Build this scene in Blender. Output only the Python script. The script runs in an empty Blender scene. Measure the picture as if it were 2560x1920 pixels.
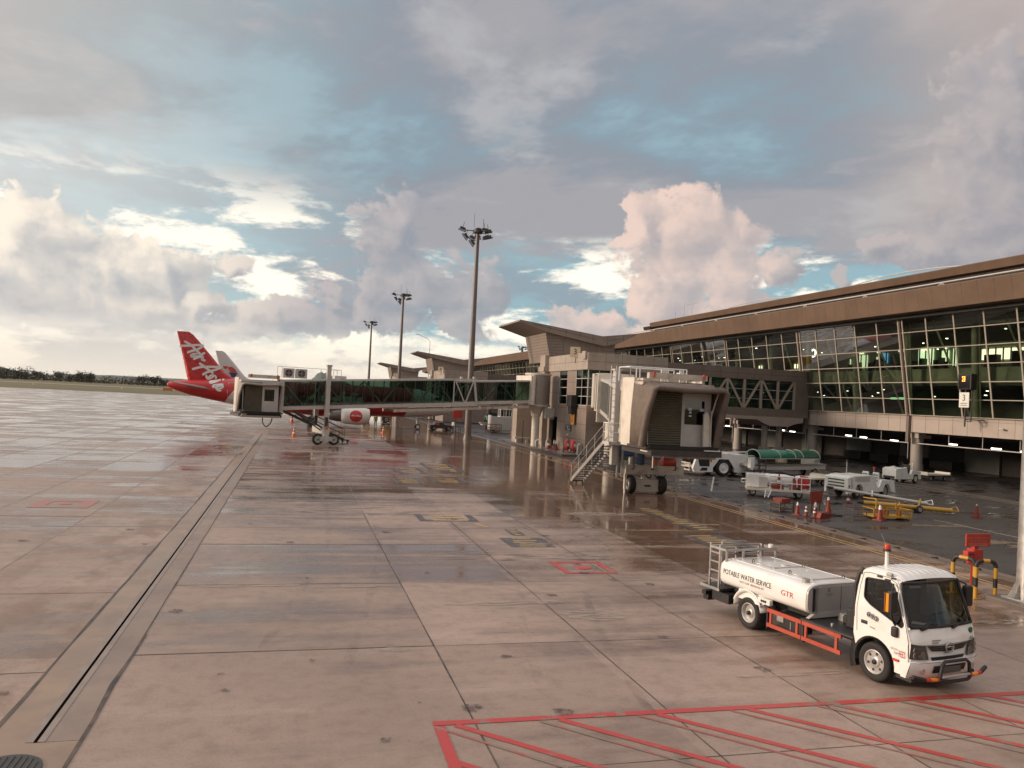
import bpy, bmesh, math, random
from mathutils import Vector, Matrix, Euler
R = math.radians
random.seed(7)
sc = bpy.context.scene

# ---------------------------------------------------------------- camera, sky, sun, exposure
cam_d = bpy.data.cameras.new('camera'); cam = bpy.data.objects.new('camera', cam_d)
sc.collection.objects.link(cam); sc.camera = cam
cam_d.sensor_fit = 'HORIZONTAL'; cam_d.sensor_width = 36.0; cam_d.lens = 1985.0 / 2560.0 * 36.0
cam_d.clip_start = 0.1; cam_d.clip_end = 30000
rx = Vector((0.96359852, -0.26249726, 0.05072558)); up = -Vector((0.05388893, 0.00486106, -0.9985351)); bk = -Vector((0.26186615, 0.96492049, 0.01882981))
cam.matrix_world = Matrix(((rx.x, up.x, bk.x, 0), (rx.y, up.y, bk.y, 0), (rx.z, up.z, bk.z, 5.0), (0, 0, 0, 1)))
sc.view_settings.view_transform = 'Standard'; sc.view_settings.look = 'None'; sc.view_settings.gamma = 1.0; sc.view_settings.exposure = 0.36
sc.cycles.max_bounces = 8; sc.cycles.transparent_max_bounces = 24; sc.cycles.caustics_reflective = False; sc.cycles.caustics_refractive = False
sc.cycles.sample_clamp_indirect = 6.0

SUN_AZ, SUN_EL = -78.0, 14.0            # degrees: azimuth from +Y towards +X, elevation
STR = 0.1
sun_d = bpy.data.lights.new('sun', 'SUN'); sun = bpy.data.objects.new('sun', sun_d); sc.collection.objects.link(sun)
sun_d.energy = 2.3; sun_d.angle = R(10); sun_d.color = (1.0, 0.80, 0.62)
sdir = Vector((math.sin(R(SUN_AZ)) * math.cos(R(SUN_EL)), math.cos(R(SUN_AZ)) * math.cos(R(SUN_EL)), math.sin(R(SUN_EL))))
sun.rotation_euler = sdir.to_track_quat('Z', 'Y').to_euler(); sun.location = sdir * 400

class NT:
    """short hand for building node trees"""
    def __init__(s, tree): s.t = tree; s.n = tree.nodes; s.l = tree.links
    def link(s, a, sock):
        if isinstance(a, (int, float)): sock.default_value = a
        elif isinstance(a, tuple):
            if sock.type == 'VECTOR': sock.default_value = a[:3]
            else: sock.default_value = (a[0], a[1], a[2], 1.0)
        else: s.l.new(a, sock)
    def m(s, op, a, b=None, c=None, clamp=False):
        n = s.n.new('ShaderNodeMath'); n.operation = op; n.use_clamp = clamp
        for i, v in enumerate((a, b, c)):
            if v is not None: s.link(v, n.inputs[i])
        return n.outputs[0]
    def add(s, a, b): return s.m('ADD', a, b)
    def mul(s, a, b): return s.m('MULTIPLY', a, b)
    def sub(s, a, b): return s.m('SUBTRACT', a, b)
    def ss(s, v, lo, hi, a=0.0, b=1.0):
        n = s.n.new('ShaderNodeMapRange'); n.interpolation_type = 'SMOOTHSTEP'; n.clamp = True
        for i, x in enumerate((v, lo, hi, a, b)): s.link(x, n.inputs[i])
        return n.outputs[0]
    def lin(s, v, lo, hi, a=0.0, b=1.0):
        n = s.n.new('ShaderNodeMapRange'); n.clamp = True
        for i, x in enumerate((v, lo, hi, a, b)): s.link(x, n.inputs[i])
        return n.outputs[0]
    def mix(s, f, a, b, blend='MIX'):
        n = s.n.new('ShaderNodeMix'); n.data_type = 'RGBA'; n.blend_type = blend; n.clamp_factor = True
        s.link(f, n.inputs[0]); s.link(a, n.inputs[6]); s.link(b, n.inputs[7]); return n.outputs[2]
    def noise(s, vec, scale, detail=5, rough=0.55, dist=0.0, col=False, dim='3D'):
        n = s.n.new('ShaderNodeTexNoise'); n.noise_dimensions = dim
        if vec is not None: s.l.new(vec, n.inputs['Vector'])
        s.link(scale, n.inputs['Scale']); n.inputs['Detail'].default_value = detail; n.inputs['Roughness'].default_value = rough; n.inputs['Distortion'].default_value = dist
        return n.outputs['Color'] if col else n.outputs[0]
    def xyz(s, x, y, z=0.0):
        n = s.n.new('ShaderNodeCombineXYZ')
        for i, v in enumerate((x, y, z)): s.link(v, n.inputs[i])
        return n.outputs[0]
    def sep(s, v):
        n = s.n.new('ShaderNodeSeparateXYZ'); s.l.new(v, n.inputs[0]); return n.outputs
    def vm(s, op, a, b=None):
        n = s.n.new('ShaderNodeVectorMath'); n.operation = op
        s.link(a, n.inputs[0])
        if b is not None: s.link(b, n.inputs[1])
        return n.outputs[0]

CUMULUS = [('L', -16.5, 5.9, 6.0, 4.3), ('L', -13.0, 6.9, 4.0, 3.0), ('L', -9.5, 7.0, 3.7, 2.7), ('L', -16.5, 8.8, 4.0, 3.2), ('L', -11.6, 4.4, 8.4, 2.0), ('L', -6.6, 5.2, 2.3, 1.5),
           ('L', -5.0, 8.2, 2.0, 0.9), ('C', -4.5, 3.4, 2.6, 1.0), ('C', 1.6, 6.6, 1.6, 1.0), ('C', 4.2, 5.1, 6.0, 2.0), ('C', 8.0, 7.6, 5.3, 2.3), ('C', 11.7, 6.9, 3.7, 3.7), ('C', 6.1, 11.4, 3.3, 3.7), ('C', -1.5, 4.7, 3.3, 2.0),
           ('P', 24.1, 12.3, 2.5, 3.0), ('P', 27.3, 12.6, 3.2, 3.7), ('P', 29.9, 10.1, 3.0, 4.3), ('P', 25.9, 8.4, 4.3, 3.7), ('P', 30.4, 7.3, 3.7, 2.7), ('P', 26.0, 4.0, 6.0, 3.0),
           ('W', 33.3, 9.9, 1.8, 1.5), ('W', 20.0, 5.0, 4.0, 2.6),
           ('R', 39.6, 11.5, 2.0, 1.0), ('R', 42.4, 10.8, 4.0, 1.7), ('R', 46.2, 12.3, 5.0, 5.7), ('R', 37.8, 9.0, 1.0, 0.7), ('R', 46.7, 18.4, 4.7, 5.3)]

def cumulus_group():
    """node group: sky position in degrees (azimuth, elevation) -> height field of the heaped clouds"""
    g = bpy.data.node_groups.new('cumulus_field', 'ShaderNodeTree')
    g.interface.new_socket('Vector', in_out='INPUT', socket_type='NodeSocketVector')
    g.interface.new_socket('Field', in_out='OUTPUT', socket_type='NodeSocketFloat')
    g.interface.new_socket('Smooth', in_out='OUTPUT', socket_type='NodeSocketFloat')
    T = NT(g); i = g.nodes.new('NodeGroupInput'); o = g.nodes.new('NodeGroupOutput')
    v = i.outputs[0]
    w = T.vm('SUBTRACT', T.noise(v, 0.30, 5, 0.55, 0.0, True, '2D'), (0.5, 0.5, 0.5))
    w = T.vm('MULTIPLY', w, (4.6, 3.0, 0.0))
    vw = T.vm('ADD', v, w)
    x, y, _ = T.sep(vw)
    f = None
    for k, az, el, a, b in CUMULUS:
        dx = T.m('MULTIPLY', T.add(x, -az), 1.0 / a); dy = T.m('MULTIPLY', T.add(y, -el), 1.0 / b)
        e = T.m('MULTIPLY_ADD', dx, dx, T.mul(dy, dy))
        e = T.sub(1.0, e)
        f = e if f is None else T.m('SMOOTH_MAX', f, e, 0.35)
    vo = g.nodes.new('ShaderNodeTexVoronoi'); vo.voronoi_dimensions = '2D'; vo.feature = 'F1'; vo.inputs['Scale'].default_value = 0.5
    vo.inputs['Detail'].default_value = 2.5; vo.inputs['Roughness'].default_value = 0.5
    T.l.new(vw, vo.inputs['Vector'])
    v2 = g.nodes.new('ShaderNodeTexVoronoi'); v2.voronoi_dimensions = '2D'; v2.feature = 'SMOOTH_F1'; v2.inputs['Scale'].default_value = 0.36; v2.inputs['Smoothness'].default_value = 0.5; v2.inputs['Detail'].default_value = 1.0; T.l.new(vw, v2.inputs['Vector'])
    f = T.m('MAXIMUM', f, -2.0)
    fs = T.add(f, T.mul(T.sub(0.5, v2.outputs['Distance']), 0.55))
    f = T.add(f, T.mul(T.sub(0.5, vo.outputs['Distance']), 0.60))
    f = T.add(f, T.mul(T.sub(T.noise(v, 1.2, 6, 0.62, 0.0, False, '2D'), 0.5), 0.62))
    T.l.new(f, o.inputs[0]); T.l.new(fs, o.inputs[1])
    return g

def make_world():
    world = bpy.data.worlds.new('World'); sc.world = world; world.use_nodes = True
    t = world.node_tree; t.nodes.clear(); T = NT(t)
    out = t.nodes.new('ShaderNodeOutputWorld'); bg = t.nodes.new('ShaderNodeBackground'); t.links.new(bg.outputs[0], out.inputs[0])
    bg.inputs[1].default_value = STR
    sky = t.nodes.new('ShaderNodeTexSky'); sky.sky_type = 'NISHITA'; sky.sun_disc = False
    sky.sun_elevation = R(SUN_EL); sky.sun_rotation = R(SUN_AZ); sky.air_density = 1.0; sky.dust_density = 2.0; sky.ozone_density = 1.5
    tc = t.nodes.new('ShaderNodeTexCoord'); d = tc.outputs['Generated']
    x, y, z = T.sep(d)
    az = T.mul(T.m('ARCTAN2', x, y), 57.29578); el = T.mul(T.m('ARCSINE', z), 57.29578)
    P = T.xyz(az, el, 0.0)
    # high sheet, in plan coordinates so that it flattens towards the horizon
    zz = T.add(T.m('MAXIMUM', z, 0.0), 0.11)
    Q = T.xyz(T.m('DIVIDE', x, zz), T.m('DIVIDE', y, zz), 3.7)
    Qs = T.xyz(T.add(T.m('DIVIDE', x, zz), T.mul(T.m('DIVIDE', y, zz), 0.35)), T.mul(T.m('DIVIDE', y, zz), 0.8), 0.0)
    n1 = T.noise(Qs, 0.78, 8, 0.60, 0.15, False, '2D')
    n2 = T.noise(T.vm('ADD', Q, (5.3, 2.1, 0.0)), 1.5, 6, 0.62, 0.1, False, '2D')
    n3 = T.noise(T.vm('MULTIPLY', P, (0.11, 0.36, 1.0)), 1.0, 7, 0.62, 0.12, False, '2D')
    n4 = T.noise(T.vm('ADD', Q, (2.0, 9.0, 0.0)), 0.40, 3, 0.5, 0.0, False, '2D')
    n5 = T.noise(T.vm('MULTIPLY', T.vm('ADD', P, (31.0, 7.0, 0.0)), (0.07, 0.22, 1.0)), 1.0, 6, 0.6, 0.1, False, '2D')
    left = T.ss(az, 9.0, -21.0); right = T.ss(az, 34.0, 50.0)
    # clear air between clouds
    teal = T.mix(T.ss(el, 4.0, 22.0), (0.25, 0.405, 0.46), (0.275, 0.40, 0.455))
    teal = T.mix(0.18, teal, scale(t, sky.outputs[0], STR))
    cream = T.mix(T.ss(el, 0.5, 6.0), (0.84, 0.75, 0.62), (0.96, 0.89, 0.76))
    # grey sheet: thin blue-grey to thicker lilac, brighter where thinnest
    v = T.add(T.mul(n1, 0.72), T.mul(n2, 0.28)); v = T.add(v, T.mul(T.sub(n4, 0.5), 0.22)); v = T.add(v, 0.062)
    sheet = T.mix(T.ss(v, 0.39, 0.475), teal, (0.205, 0.275, 0.325))
    sheet = T.mix(T.ss(v, 0.455, 0.53), sheet, (0.225, 0.252, 0.292))
    sheet = T.mix(T.ss(v, 0.52, 0.62), sheet, (0.30, 0.298, 0.32))
    sheet = T.mix(T.mul(T.ss(n2, 0.55, 0.72), 0.5), sheet, (0.43, 0.435, 0.445))
    sheet = T.mix(T.mul(left, 0.55), sheet, (0.50, 0.465, 0.43))
    sheet = T.mix(T.mul(right, 0.65), sheet, (0.47, 0.375, 0.33))
    # middle band: teal with grey veils and bright cream rifts
    veil = T.mix(T.ss(n5, 0.40, 0.56), teal, (0.235, 0.305, 0.35))
    veil = T.mix(T.mul(T.ss(n5, 0.58, 0.70), 0.8), veil, (0.30, 0.295, 0.32))
    rift = T.m('MULTIPLY', T.ss(n3, 0.48, 0.62), T.ss(el, 15.5, 10.5))
    veil = T.mix(rift, veil, cream)
    veil = T.mix(T.mul(left, 0.45), veil, (0.80, 0.74, 0.67))
    low = T.ss(T.add(el, T.mul(T.sub(n3, 0.5), 9.0)), 4.6, 2.0)
    veil = T.mix(low, veil, cream)
    veil = T.mix(T.mul(low, T.mul(T.ss(n5, 0.47, 0.56), 0.8)), veil, (0.50, 0.48, 0.46))
    hm = T.ss(T.add(el, T.mul(T.sub(n1, 0.5), 26.0)), 10.0, 14.5)
    colr = T.mix(hm, veil, sheet)
    # heaped clouds
    grp = cumulus_group()
    def field(vec):
        n = t.nodes.new('ShaderNodeGroup'); n.node_tree = grp; t.links.new(vec, n.inputs[0]); return n.outputs
    f0 = field(P); f1 = field(T.vm('ADD', P, (-0.9, 0.8, 0.0)))
    rel = T.add(T.sub(f0[1], f1[1]), T.mul(T.sub(f0[0], f0[1]), 0.42))
    lit = T.ss(rel, -0.55, 0.70)
    lp = T.ss(az, 13.0, 24.0); lr = T.ss(az, 31.0, 36.0)
    litc = T.mix(T.ss(az, -9.0, 2.0), (0.80, 0.71, 0.60), (0.43, 0.39, 0.39))
    litc = T.mix(lp, litc, (0.70, 0.53, 0.455)); litc = T.mix(lr, litc, (0.42, 0.375, 0.37))
    shc = T.mix(T.ss(az, -12.0, 2.0), (0.38, 0.39, 0.405), (0.235, 0.26, 0.30))
    shc = T.mix(lp, shc, (0.37, 0.335, 0.34)); shc = T.mix(lr, shc, (0.25, 0.255, 0.285))
    cc = T.mix(lit, shc, litc)
    cc = T.mix(T.mul(T.ss(f0[0], 0.55, 0.0), 0.30), cc, litc)
    cc = T.mix(T.mul(T.ss(el, 6.5, 2.5), 0.45), cc, (0.40, 0.38, 0.385))
    cm = T.ss(f0[0], 0.0, T.lin(az, 0.0, 12.0, 0.32, 0.42))
    colr = T.mix(T.mul(cm, T.mul(T.ss(el, 2.0, 4.6), T.lin(az, -2.0, 3.0, 1.0, 0.93))), colr, cc)
    # glow of the low sun behind cloud, to the left of the view; soft warm light all round it
    glow = T.m('POWER', T.m('MAXIMUM', dot(t, d, sdir), 0.0), 5.0)
    colr = T.vm('ADD', colr, scale(t, (0.62, 0.50, 0.38), T.mul(glow, T.ss(z, -0.05, 0.1))))
    # unseen sky overhead brightened, added to light level surfaces below
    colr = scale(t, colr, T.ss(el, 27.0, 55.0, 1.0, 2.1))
    # unseen sky behind the camera dimmed to darken faces turned towards it
    colr = scale(t, colr, T.ss(y, -0.75, 0.25, 0.80, 1.0))
    # haze line at the horizon, dull ground colour below
    colr = T.mix(T.mul(T.ss(el, 2.6, 0.0), 0.7), colr, (0.80, 0.71, 0.59))
    colr = T.mix(T.ss(el, -0.2, -3.0), colr, (0.16, 0.13, 0.11))
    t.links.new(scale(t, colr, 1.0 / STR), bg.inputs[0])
    world.cycles.sampling_method = 'MANUAL'; world.cycles.sample_map_resolution = 512

def dot(t, a, v):
    n = t.nodes.new('ShaderNodeVectorMath'); n.operation = 'DOT_PRODUCT'; t.links.new(a, n.inputs[0]); n.inputs[1].default_value = tuple(v); return n.outputs['Value']
def scale(t, a, f):
    n = t.nodes.new('ShaderNodeVectorMath'); n.operation = 'SCALE'
    if isinstance(a, tuple): n.inputs[0].default_value = a
    else: t.links.new(a, n.inputs[0])
    if isinstance(f, float): n.inputs['Scale'].default_value = f
    else: t.links.new(f, n.inputs['Scale'])
    return n.outputs[0]
make_world()

# ---------------------------------------------------------------- helpers
def MAT(name, col, rough=0.5, metal=0.0, var=0.12, ns=2.0, bump=0.0, spec=0.5, coat=0.0, emit=None, es=1.0, dirt=None, dirt_amt=0.5, ds=1.0, stretch=(1, 1, 1), tr=0.0):
    m = bpy.data.materials.new(name); m.use_nodes = True
    t = m.node_tree; b = t.nodes['Principled BSDF']; T = NT(t)
    b.inputs['Roughness'].default_value = rough; b.inputs['Metallic'].default_value = metal
    b.inputs['Specular IOR Level'].default_value = spec; b.inputs['Coat Weight'].default_value = coat
    tc = t.nodes.new('ShaderNodeTexCoord'); v = T.vm('MULTIPLY', tc.outputs['Object'], tuple(stretch))
    c = tuple(col)
    n = T.noise(v, ns, 4, 0.6)
    lo = tuple(max(0, k * (1 - var)) for k in c); hi = tuple(min(1, k * (1 + var)) for k in c)
    cc = T.mix(T.ss(n, 0.3, 0.7), lo, hi)
    if dirt:
        n2 = T.noise(v, ds, 6, 0.68)
        cc = T.mix(T.mul(T.ss(n2, 0.48, 0.72), dirt_amt), cc, tuple(dirt))
    t.links.new(cc, b.inputs['Base Color'])
    t.links.new(T.lin(n, 0.25, 0.75, max(0.02, rough * 0.8), min(1, rough * 1.2)), b.inputs['Roughness'])
    if bump:
        bn = t.nodes.new('ShaderNodeBump'); bn.inputs['Strength'].default_value = bump; bn.inputs['Distance'].default_value = 0.02
        t.links.new(T.noise(v, ns * 6, 4, 0.6), bn.inputs['Height']); t.links.new(bn.outputs[0], b.inputs['Normal'])
    if emit:
        b.inputs['Emission Color'].default_value = (*emit, 1); b.inputs['Emission Strength'].default_value = es
    return m

def GLASS(name, tint, refl=0.12, rough=0.02):
    m = bpy.data.materials.new(name); m.use_nodes = True; t = m.node_tree; t.nodes.clear(); T = NT(t)
    o = t.nodes.new('ShaderNodeOutputMaterial'); mx = t.nodes.new('ShaderNodeMixShader'); tr = t.nodes.new('ShaderNodeBsdfTransparent'); gl = t.nodes.new('ShaderNodeBsdfGlossy')
    tr.inputs[0].default_value = (*tint, 1); gl.inputs['Roughness'].default_value = rough
    lw = t.nodes.new('ShaderNodeLayerWeight'); lw.inputs['Blend'].default_value = 0.35
    t.links.new(T.lin(lw.outputs['Fresnel'], 0, 1, refl * 0.45, min(1.0, refl * 4.0)), mx.inputs[0])
    t.links.new(tr.outputs[0], mx.inputs[1]); t.links.new(gl.outputs[0], mx.inputs[2]); t.links.new(mx.outputs[0], o.inputs[0])
    return m

class MB:
    def __init__(s): s.v = []; s.f = []; s.sm = []
    def add(s, vs, fs, smooth=False):
        o = len(s.v); s.v += [Vector(p) for p in vs]; s.f += [tuple(i + o for i in f) for f in fs]; s.sm += [smooth] * len(fs); return s
    def box(s, x0, x1, y0, y1, z0, z1):
        return s.add([(x0, y0, z0), (x1, y0, z0), (x1, y1, z0), (x0, y1, z0), (x0, y0, z1), (x1, y0, z1), (x1, y1, z1), (x0, y1, z1)],
                     [(0, 3, 2, 1), (4, 5, 6, 7), (0, 1, 5, 4), (1, 2, 6, 5), (2, 3, 7, 6), (3, 0, 4, 7)])
    def cbox(s, c, d): return s.box(c[0] - d[0] / 2, c[0] + d[0] / 2, c[1] - d[1] / 2, c[1] + d[1] / 2, c[2] - d[2] / 2, c[2] + d[2] / 2)
    def bar(s, a, b, w=0.06, h=None, upv=(0, 0, 1)):
        a = Vector(a); b = Vector(b); h = h or w; d = (b - a).normalized(); u = Vector(upv)
        if abs(d.dot(u)) > 0.98: u = Vector((1, 0, 0))
        x = d.cross(u).normalized() * w / 2; y = x.cross(d).normalized() * h / 2
        return s.add([a - x - y, a + x - y, a + x + y, a - x + y, b - x - y, b + x - y, b + x + y, b - x + y],
                     [(3, 2, 1, 0), (4, 5, 6, 7), (0, 1, 5, 4), (1, 2, 6, 5), (2, 3, 7, 6), (3, 0, 4, 7)])
    def cyl(s, a, b, r0, r1=None, n=16, cap=True):
        r1 = r0 if r1 is None else r1; a = Vector(a); b = Vector(b); d = (b - a).normalized()
        u = Vector((0, 0, 1)) if abs(d.z) < 0.9 else Vector((1, 0, 0)); x = d.cross(u).normalized(); y = d.cross(x)
        vs = []
        for p, r in ((a, r0), (b, r1)):
            for i in range(n): q = 2 * math.pi * i / n; vs.append(p + x * math.cos(q) * r + y * math.sin(q) * r)
        s.add(vs, [(i, (i + 1) % n, n + (i + 1) % n, n + i) for i in range(n)], True)
        if cap: s.add(vs, [tuple(reversed(range(n))), tuple(range(n, 2 * n))])
        return s
    def tube(s, pts, r=0.03, n=8, closed=False):
        pts = [Vector(p) for p in pts]; N = len(pts); rr = r if isinstance(r, (list, tuple)) else [r] * N
        vs = []; prev = None
        for i, p in enumerate(pts):
            if closed: d = (pts[(i + 1) % N] - pts[i - 1])
            else: d = (pts[min(i + 1, N - 1)] - pts[max(i - 1, 0)])
            d.normalize()
            if prev is None:
                u = Vector((0, 0, 1)) if abs(d.z) < 0.9 else Vector((1, 0, 0)); x = d.cross(u).normalized()
            else: x = (prev - d * prev.dot(d)).normalized()
            prev = x; y = d.cross(x)
            for k in range(n): q = 2 * math.pi * k / n; vs.append(p + (x * math.cos(q) + y * math.sin(q)) * rr[i])
        fs = []
        for i in range(N if closed else N - 1):
            j = (i + 1) % N
            for k in range(n): fs.append((i * n + k, i * n + (k + 1) % n, j * n + (k + 1) % n, j * n + k))
        s.add(vs, fs, True)
        if not closed: s.add(vs, [tuple(reversed(range(n))), tuple(range((N - 1) * n, N * n))])
        return s
    def prism(s, poly, a, b, axis='y', smooth=False):
        """poly: 2-D outline; extruded from a to b along axis. axis y: (x,z); x: (y,z); z: (x,y)"""
        def P(p, t): return {'y': (p[0], t, p[1]), 'x': (t, p[0], p[1]), 'z': (p[0], p[1], t)}[axis]
        n = len(poly); vs = [P(p, a) for p in poly] + [P(p, b) for p in poly]
        s.add(vs, [tuple(range(n)), tuple(reversed(range(n, 2 * n)))]); s.add(vs, [((i + 1) % n, i, n + i, n + (i + 1) % n) for i in range(n)], smooth); return s
    def loft(s, secs, cap=True, closed=True, smooth=True):
        n = len(secs[0]); vs = [p for q in secs for p in q]; fs = []
        for i in range(len(secs) - 1):
            for k in range(n if closed else n - 1): fs.append((i * n + k, i * n + (k + 1) % n, (i + 1) * n + (k + 1) % n, (i + 1) * n + k))
        s.add(vs, fs, smooth)
        if cap: s.add(vs, [tuple(reversed(range(n))), tuple(range((len(secs) - 1) * n, len(secs) * n))])
        return s
    def lathe(s, prof, c=(0, 0, 0), axis='z', n=20, cap=True):
        secs = []
        for r, t in prof:
            q = []
            for i in range(n):
                a = 2 * math.pi * i / n; u, w = r * math.cos(a), r * math.sin(a)
                q.append({'z': (c[0] + u, c[1] + w, c[2] + t), 'y': (c[0] + u, c[1] + t, c[2] + w), 'x': (c[0] + t, c[1] + u, c[2] + w)}[axis])
            secs.append(q)
        return s.loft(secs, cap=cap)
    def quad(s, a, b, c, d): return s.add([a, b, c, d], [(0, 1, 2, 3)])
    def xf(s, M):
        s.v = [M @ p for p in s.v]; return s
    def build(s, name, mat, parent=None, bevel=0.0, seg=2, world=False):
        me = bpy.data.meshes.new(name); me.from_pydata([tuple(p) for p in s.v], [], s.f)
        for p, k in zip(me.polygons, s.sm): p.use_smooth = k
        bm = bmesh.new(); bm.from_mesh(me); bmesh.ops.recalc_face_normals(bm, faces=bm.faces); bm.to_mesh(me); bm.free()
        o = bpy.data.objects.new(name, me); sc.collection.objects.link(o)
        if isinstance(mat, (list, tuple)):
            for q in mat: me.materials.append(q)
        elif mat: me.materials.append(mat)
        if parent: o.parent = parent
        if bevel:
            b = o.modifiers.new('bevel', 'BEVEL'); b.width = bevel; b.segments = seg; b.limit_method = 'ANGLE'; b.angle_limit = R(40)
        return o

def thing(name, label, cat, loc=(0, 0, 0), rz=0.0, group=None):
    o = bpy.data.objects.new(name, None); sc.collection.objects.link(o); o.location = loc; o.rotation_euler = (0, 0, rz); o.empty_display_size = 0.3
    o['label'] = label; o['category'] = cat
    if group: o['group'] = group
    return o
def tag(o, label, cat, group=None):
    o['label'] = label; o['category'] = cat
    if group: o['group'] = group
    return o
def struct(o): o['kind'] = 'structure'; return o
def dup(root, loc, rz, label, group=None):
    def cp(o, par):
        c = o.copy(); sc.collection.objects.link(c)
        if par: c.parent = par
        for ch in list(o.children): cp(ch, c)
        return c
    r = cp(root, None); r.location = loc; r.rotation_euler = (0, 0, rz); r['label'] = label
    if group: r['group'] = group
    return r
def text(name, body, size, mat, fn, parent=None, ext=0.004, align='CENTER', scx=1.0, seg=0, sp=1.0):
    """flat lettering made into a mesh; fn maps letter coordinates (u right, v up, w out) to the object's space"""
    c = bpy.data.curves.new('lettering', 'FONT'); c.body = body; c.size = size; c.align_x = align; c.align_y = 'CENTER'; c.extrude = ext / 2; c.resolution_u = 3; c.space_character = sp
    o = bpy.data.objects.new('lettering', c); sc.collection.objects.link(o)
    dg = bpy.context.evaluated_depsgraph_get(); me = bpy.data.meshes.new_from_object(o.evaluated_get(dg)); bpy.data.objects.remove(o); bpy.data.curves.remove(c)
    if seg:
        bm = bmesh.new(); bm.from_mesh(me); bmesh.ops.subdivide_edges(bm, edges=[e for e in bm.edges if e.calc_length() > seg], cuts=2); bm.to_mesh(me); bm.free()
    for p in me.vertices: p.co = fn(p.co.x * scx, p.co.y, p.co.z + ext / 2)
    me.name = name; me.materials.clear(); me.materials.append(mat)
    ob = bpy.data.objects.new(name, me); sc.collection.objects.link(ob)
    if parent: ob.parent = parent
    return ob
def smooth_line(pts, n=6):
    out = []
    for i in range(len(pts) - 1):
        p0 = pts[max(i - 1, 0)]; p1 = pts[i]; p2 = pts[i + 1]; p3 = pts[min(i + 2, len(pts) - 1)]
        for k in range(n):
            t = k / n
            out.append(tuple(0.5 * ((2 * p1[j]) + (-p0[j] + p2[j]) * t + (2 * p0[j] - 5 * p1[j] + 4 * p2[j] - p3[j]) * t * t + (-p0[j] + 3 * p1[j] - 3 * p2[j] + p3[j]) * t ** 3) for j in range(len(p1))))
    out.append(tuple(pts[-1])); return out
STK = [0]
def stroke(mb, pts, w, fn, n=6, th=0.01):
    """brush stroke: flat ribbon with round ends along a smoothed line in drawing units"""
    P = smooth_line(pts, n) if len(pts) > 2 else [tuple(pts[0]), tuple(pts[1])]
    STK[0] += 1; th = th + (STK[0] % 9) * 0.006
    L = []; Rr = []
    for i, p in enumerate(P):
        a = P[max(i - 1, 0)]; b = P[min(i + 1, len(P) - 1)]; dx, dy = b[0] - a[0], b[1] - a[1]; l = math.hypot(dx, dy) or 1; nx, ny = -dy / l * w / 2, dx / l * w / 2
        L.append((p[0] + nx, p[1] + ny)); Rr.append((p[0] - nx, p[1] - ny))
    vs = [fn(*q, th) for q in L] + [fn(*q, th) for q in Rr]; m = len(L)
    mb.add(vs, [(i, i + 1, m + i + 1, m + i) for i in range(m - 1)])
    for j, e in enumerate((P[0], P[-1])):
        c = [fn(e[0] + math.cos(k * math.pi / 6) * w / 2, e[1] + math.sin(k * math.pi / 6) * w / 2, th + 0.002 + 0.002 * j) for k in range(12)]
        mb.add(c, [tuple(range(12))])
def lerp(a, b, t): return a + (b - a) * t

# ---------------------------------------------------------------- materials
M = {}
M['white'] = MAT('white_paint', (0.80, 0.79, 0.77), 0.28, var=0.04, coat=0.3)
M['truckwhite'] = MAT('truck_white_paint', (0.83, 0.81, 0.78), 0.22, var=0.03, coat=0.5, dirt=(0.50, 0.42, 0.33), dirt_amt=0.32, ds=1.4, stretch=(1, 1, 2.2))
M['cream'] = MAT('cream_steel', (0.66, 0.60, 0.52), 0.45, var=0.08, dirt=(0.30, 0.20, 0.13), dirt_amt=0.35, ds=0.9)
M['creamrust'] = MAT('cream_steel_stained', (0.52, 0.46, 0.39), 0.5, var=0.12, dirt=(0.20, 0.11, 0.06), dirt_amt=0.75, ds=1.4)
M['greywhite'] = MAT('grey_white_steel', (0.52, 0.49, 0.46), 0.42, var=0.08, dirt=(0.28, 0.22, 0.18), dirt_amt=0.3)
M['steel'] = MAT('galvanised_steel', (0.40, 0.38, 0.36), 0.4, metal=0.5, var=0.15, ns=4)
M['darksteel'] = MAT('dark_steel', (0.055, 0.045, 0.042), 0.5, var=0.2, ns=5)
M['black'] = MAT('black_plastic', (0.018, 0.016, 0.016), 0.5, var=0.2)
M['rubber'] = MAT('tyre_rubber', (0.022, 0.019, 0.018), 0.8, var=0.25, ns=8)
M['chrome'] = MAT('wheel_silver', (0.46, 0.44, 0.42), 0.3, metal=0.5, var=0.1)
M['red'] = MAT('red_paint', (0.46, 0.045, 0.03), 0.4, var=0.12)
M['airred'] = MAT('aircraft_red', (0.50, 0.020, 0.022), 0.28, var=0.06, coat=0.3)
M['orange'] = MAT('orange_plastic', (0.62, 0.14, 0.03), 0.5, var=0.15)
M['conered'] = MAT('cone_red', (0.23, 0.034, 0.018), 0.55, var=0.2, ns=6, dirt=(0.10, 0.03, 0.02), dirt_amt=0.5, ds=5)
M['conebrown'] = MAT('cone_faded', (0.20, 0.05, 0.03), 0.6, var=0.2, ns=6)
M['refl'] = MAT('reflective_white', (0.72, 0.70, 0.66), 0.4, var=0.1)
M['yellow'] = MAT('yellow_paint', (0.50, 0.28, 0.035), 0.42, var=0.12, ns=5, dirt=(0.25, 0.13, 0.03), dirt_amt=0.4, ds=3)
M['amber'] = MAT('amber_lens', (0.75, 0.27, 0.02), 0.2, var=0.05)
M['green'] = MAT('green_canopy', (0.006, 0.13, 0.075), 0.3, var=0.12, ns=1.5)
M['greendk'] = MAT('green_disc', (0.02, 0.12, 0.05), 0.4)
M['blue'] = MAT('blue_plastic', (0.03, 0.07, 0.14), 0.5)
M['navy'] = MAT('navy_livery', (0.02, 0.035, 0.13), 0.35)
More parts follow.
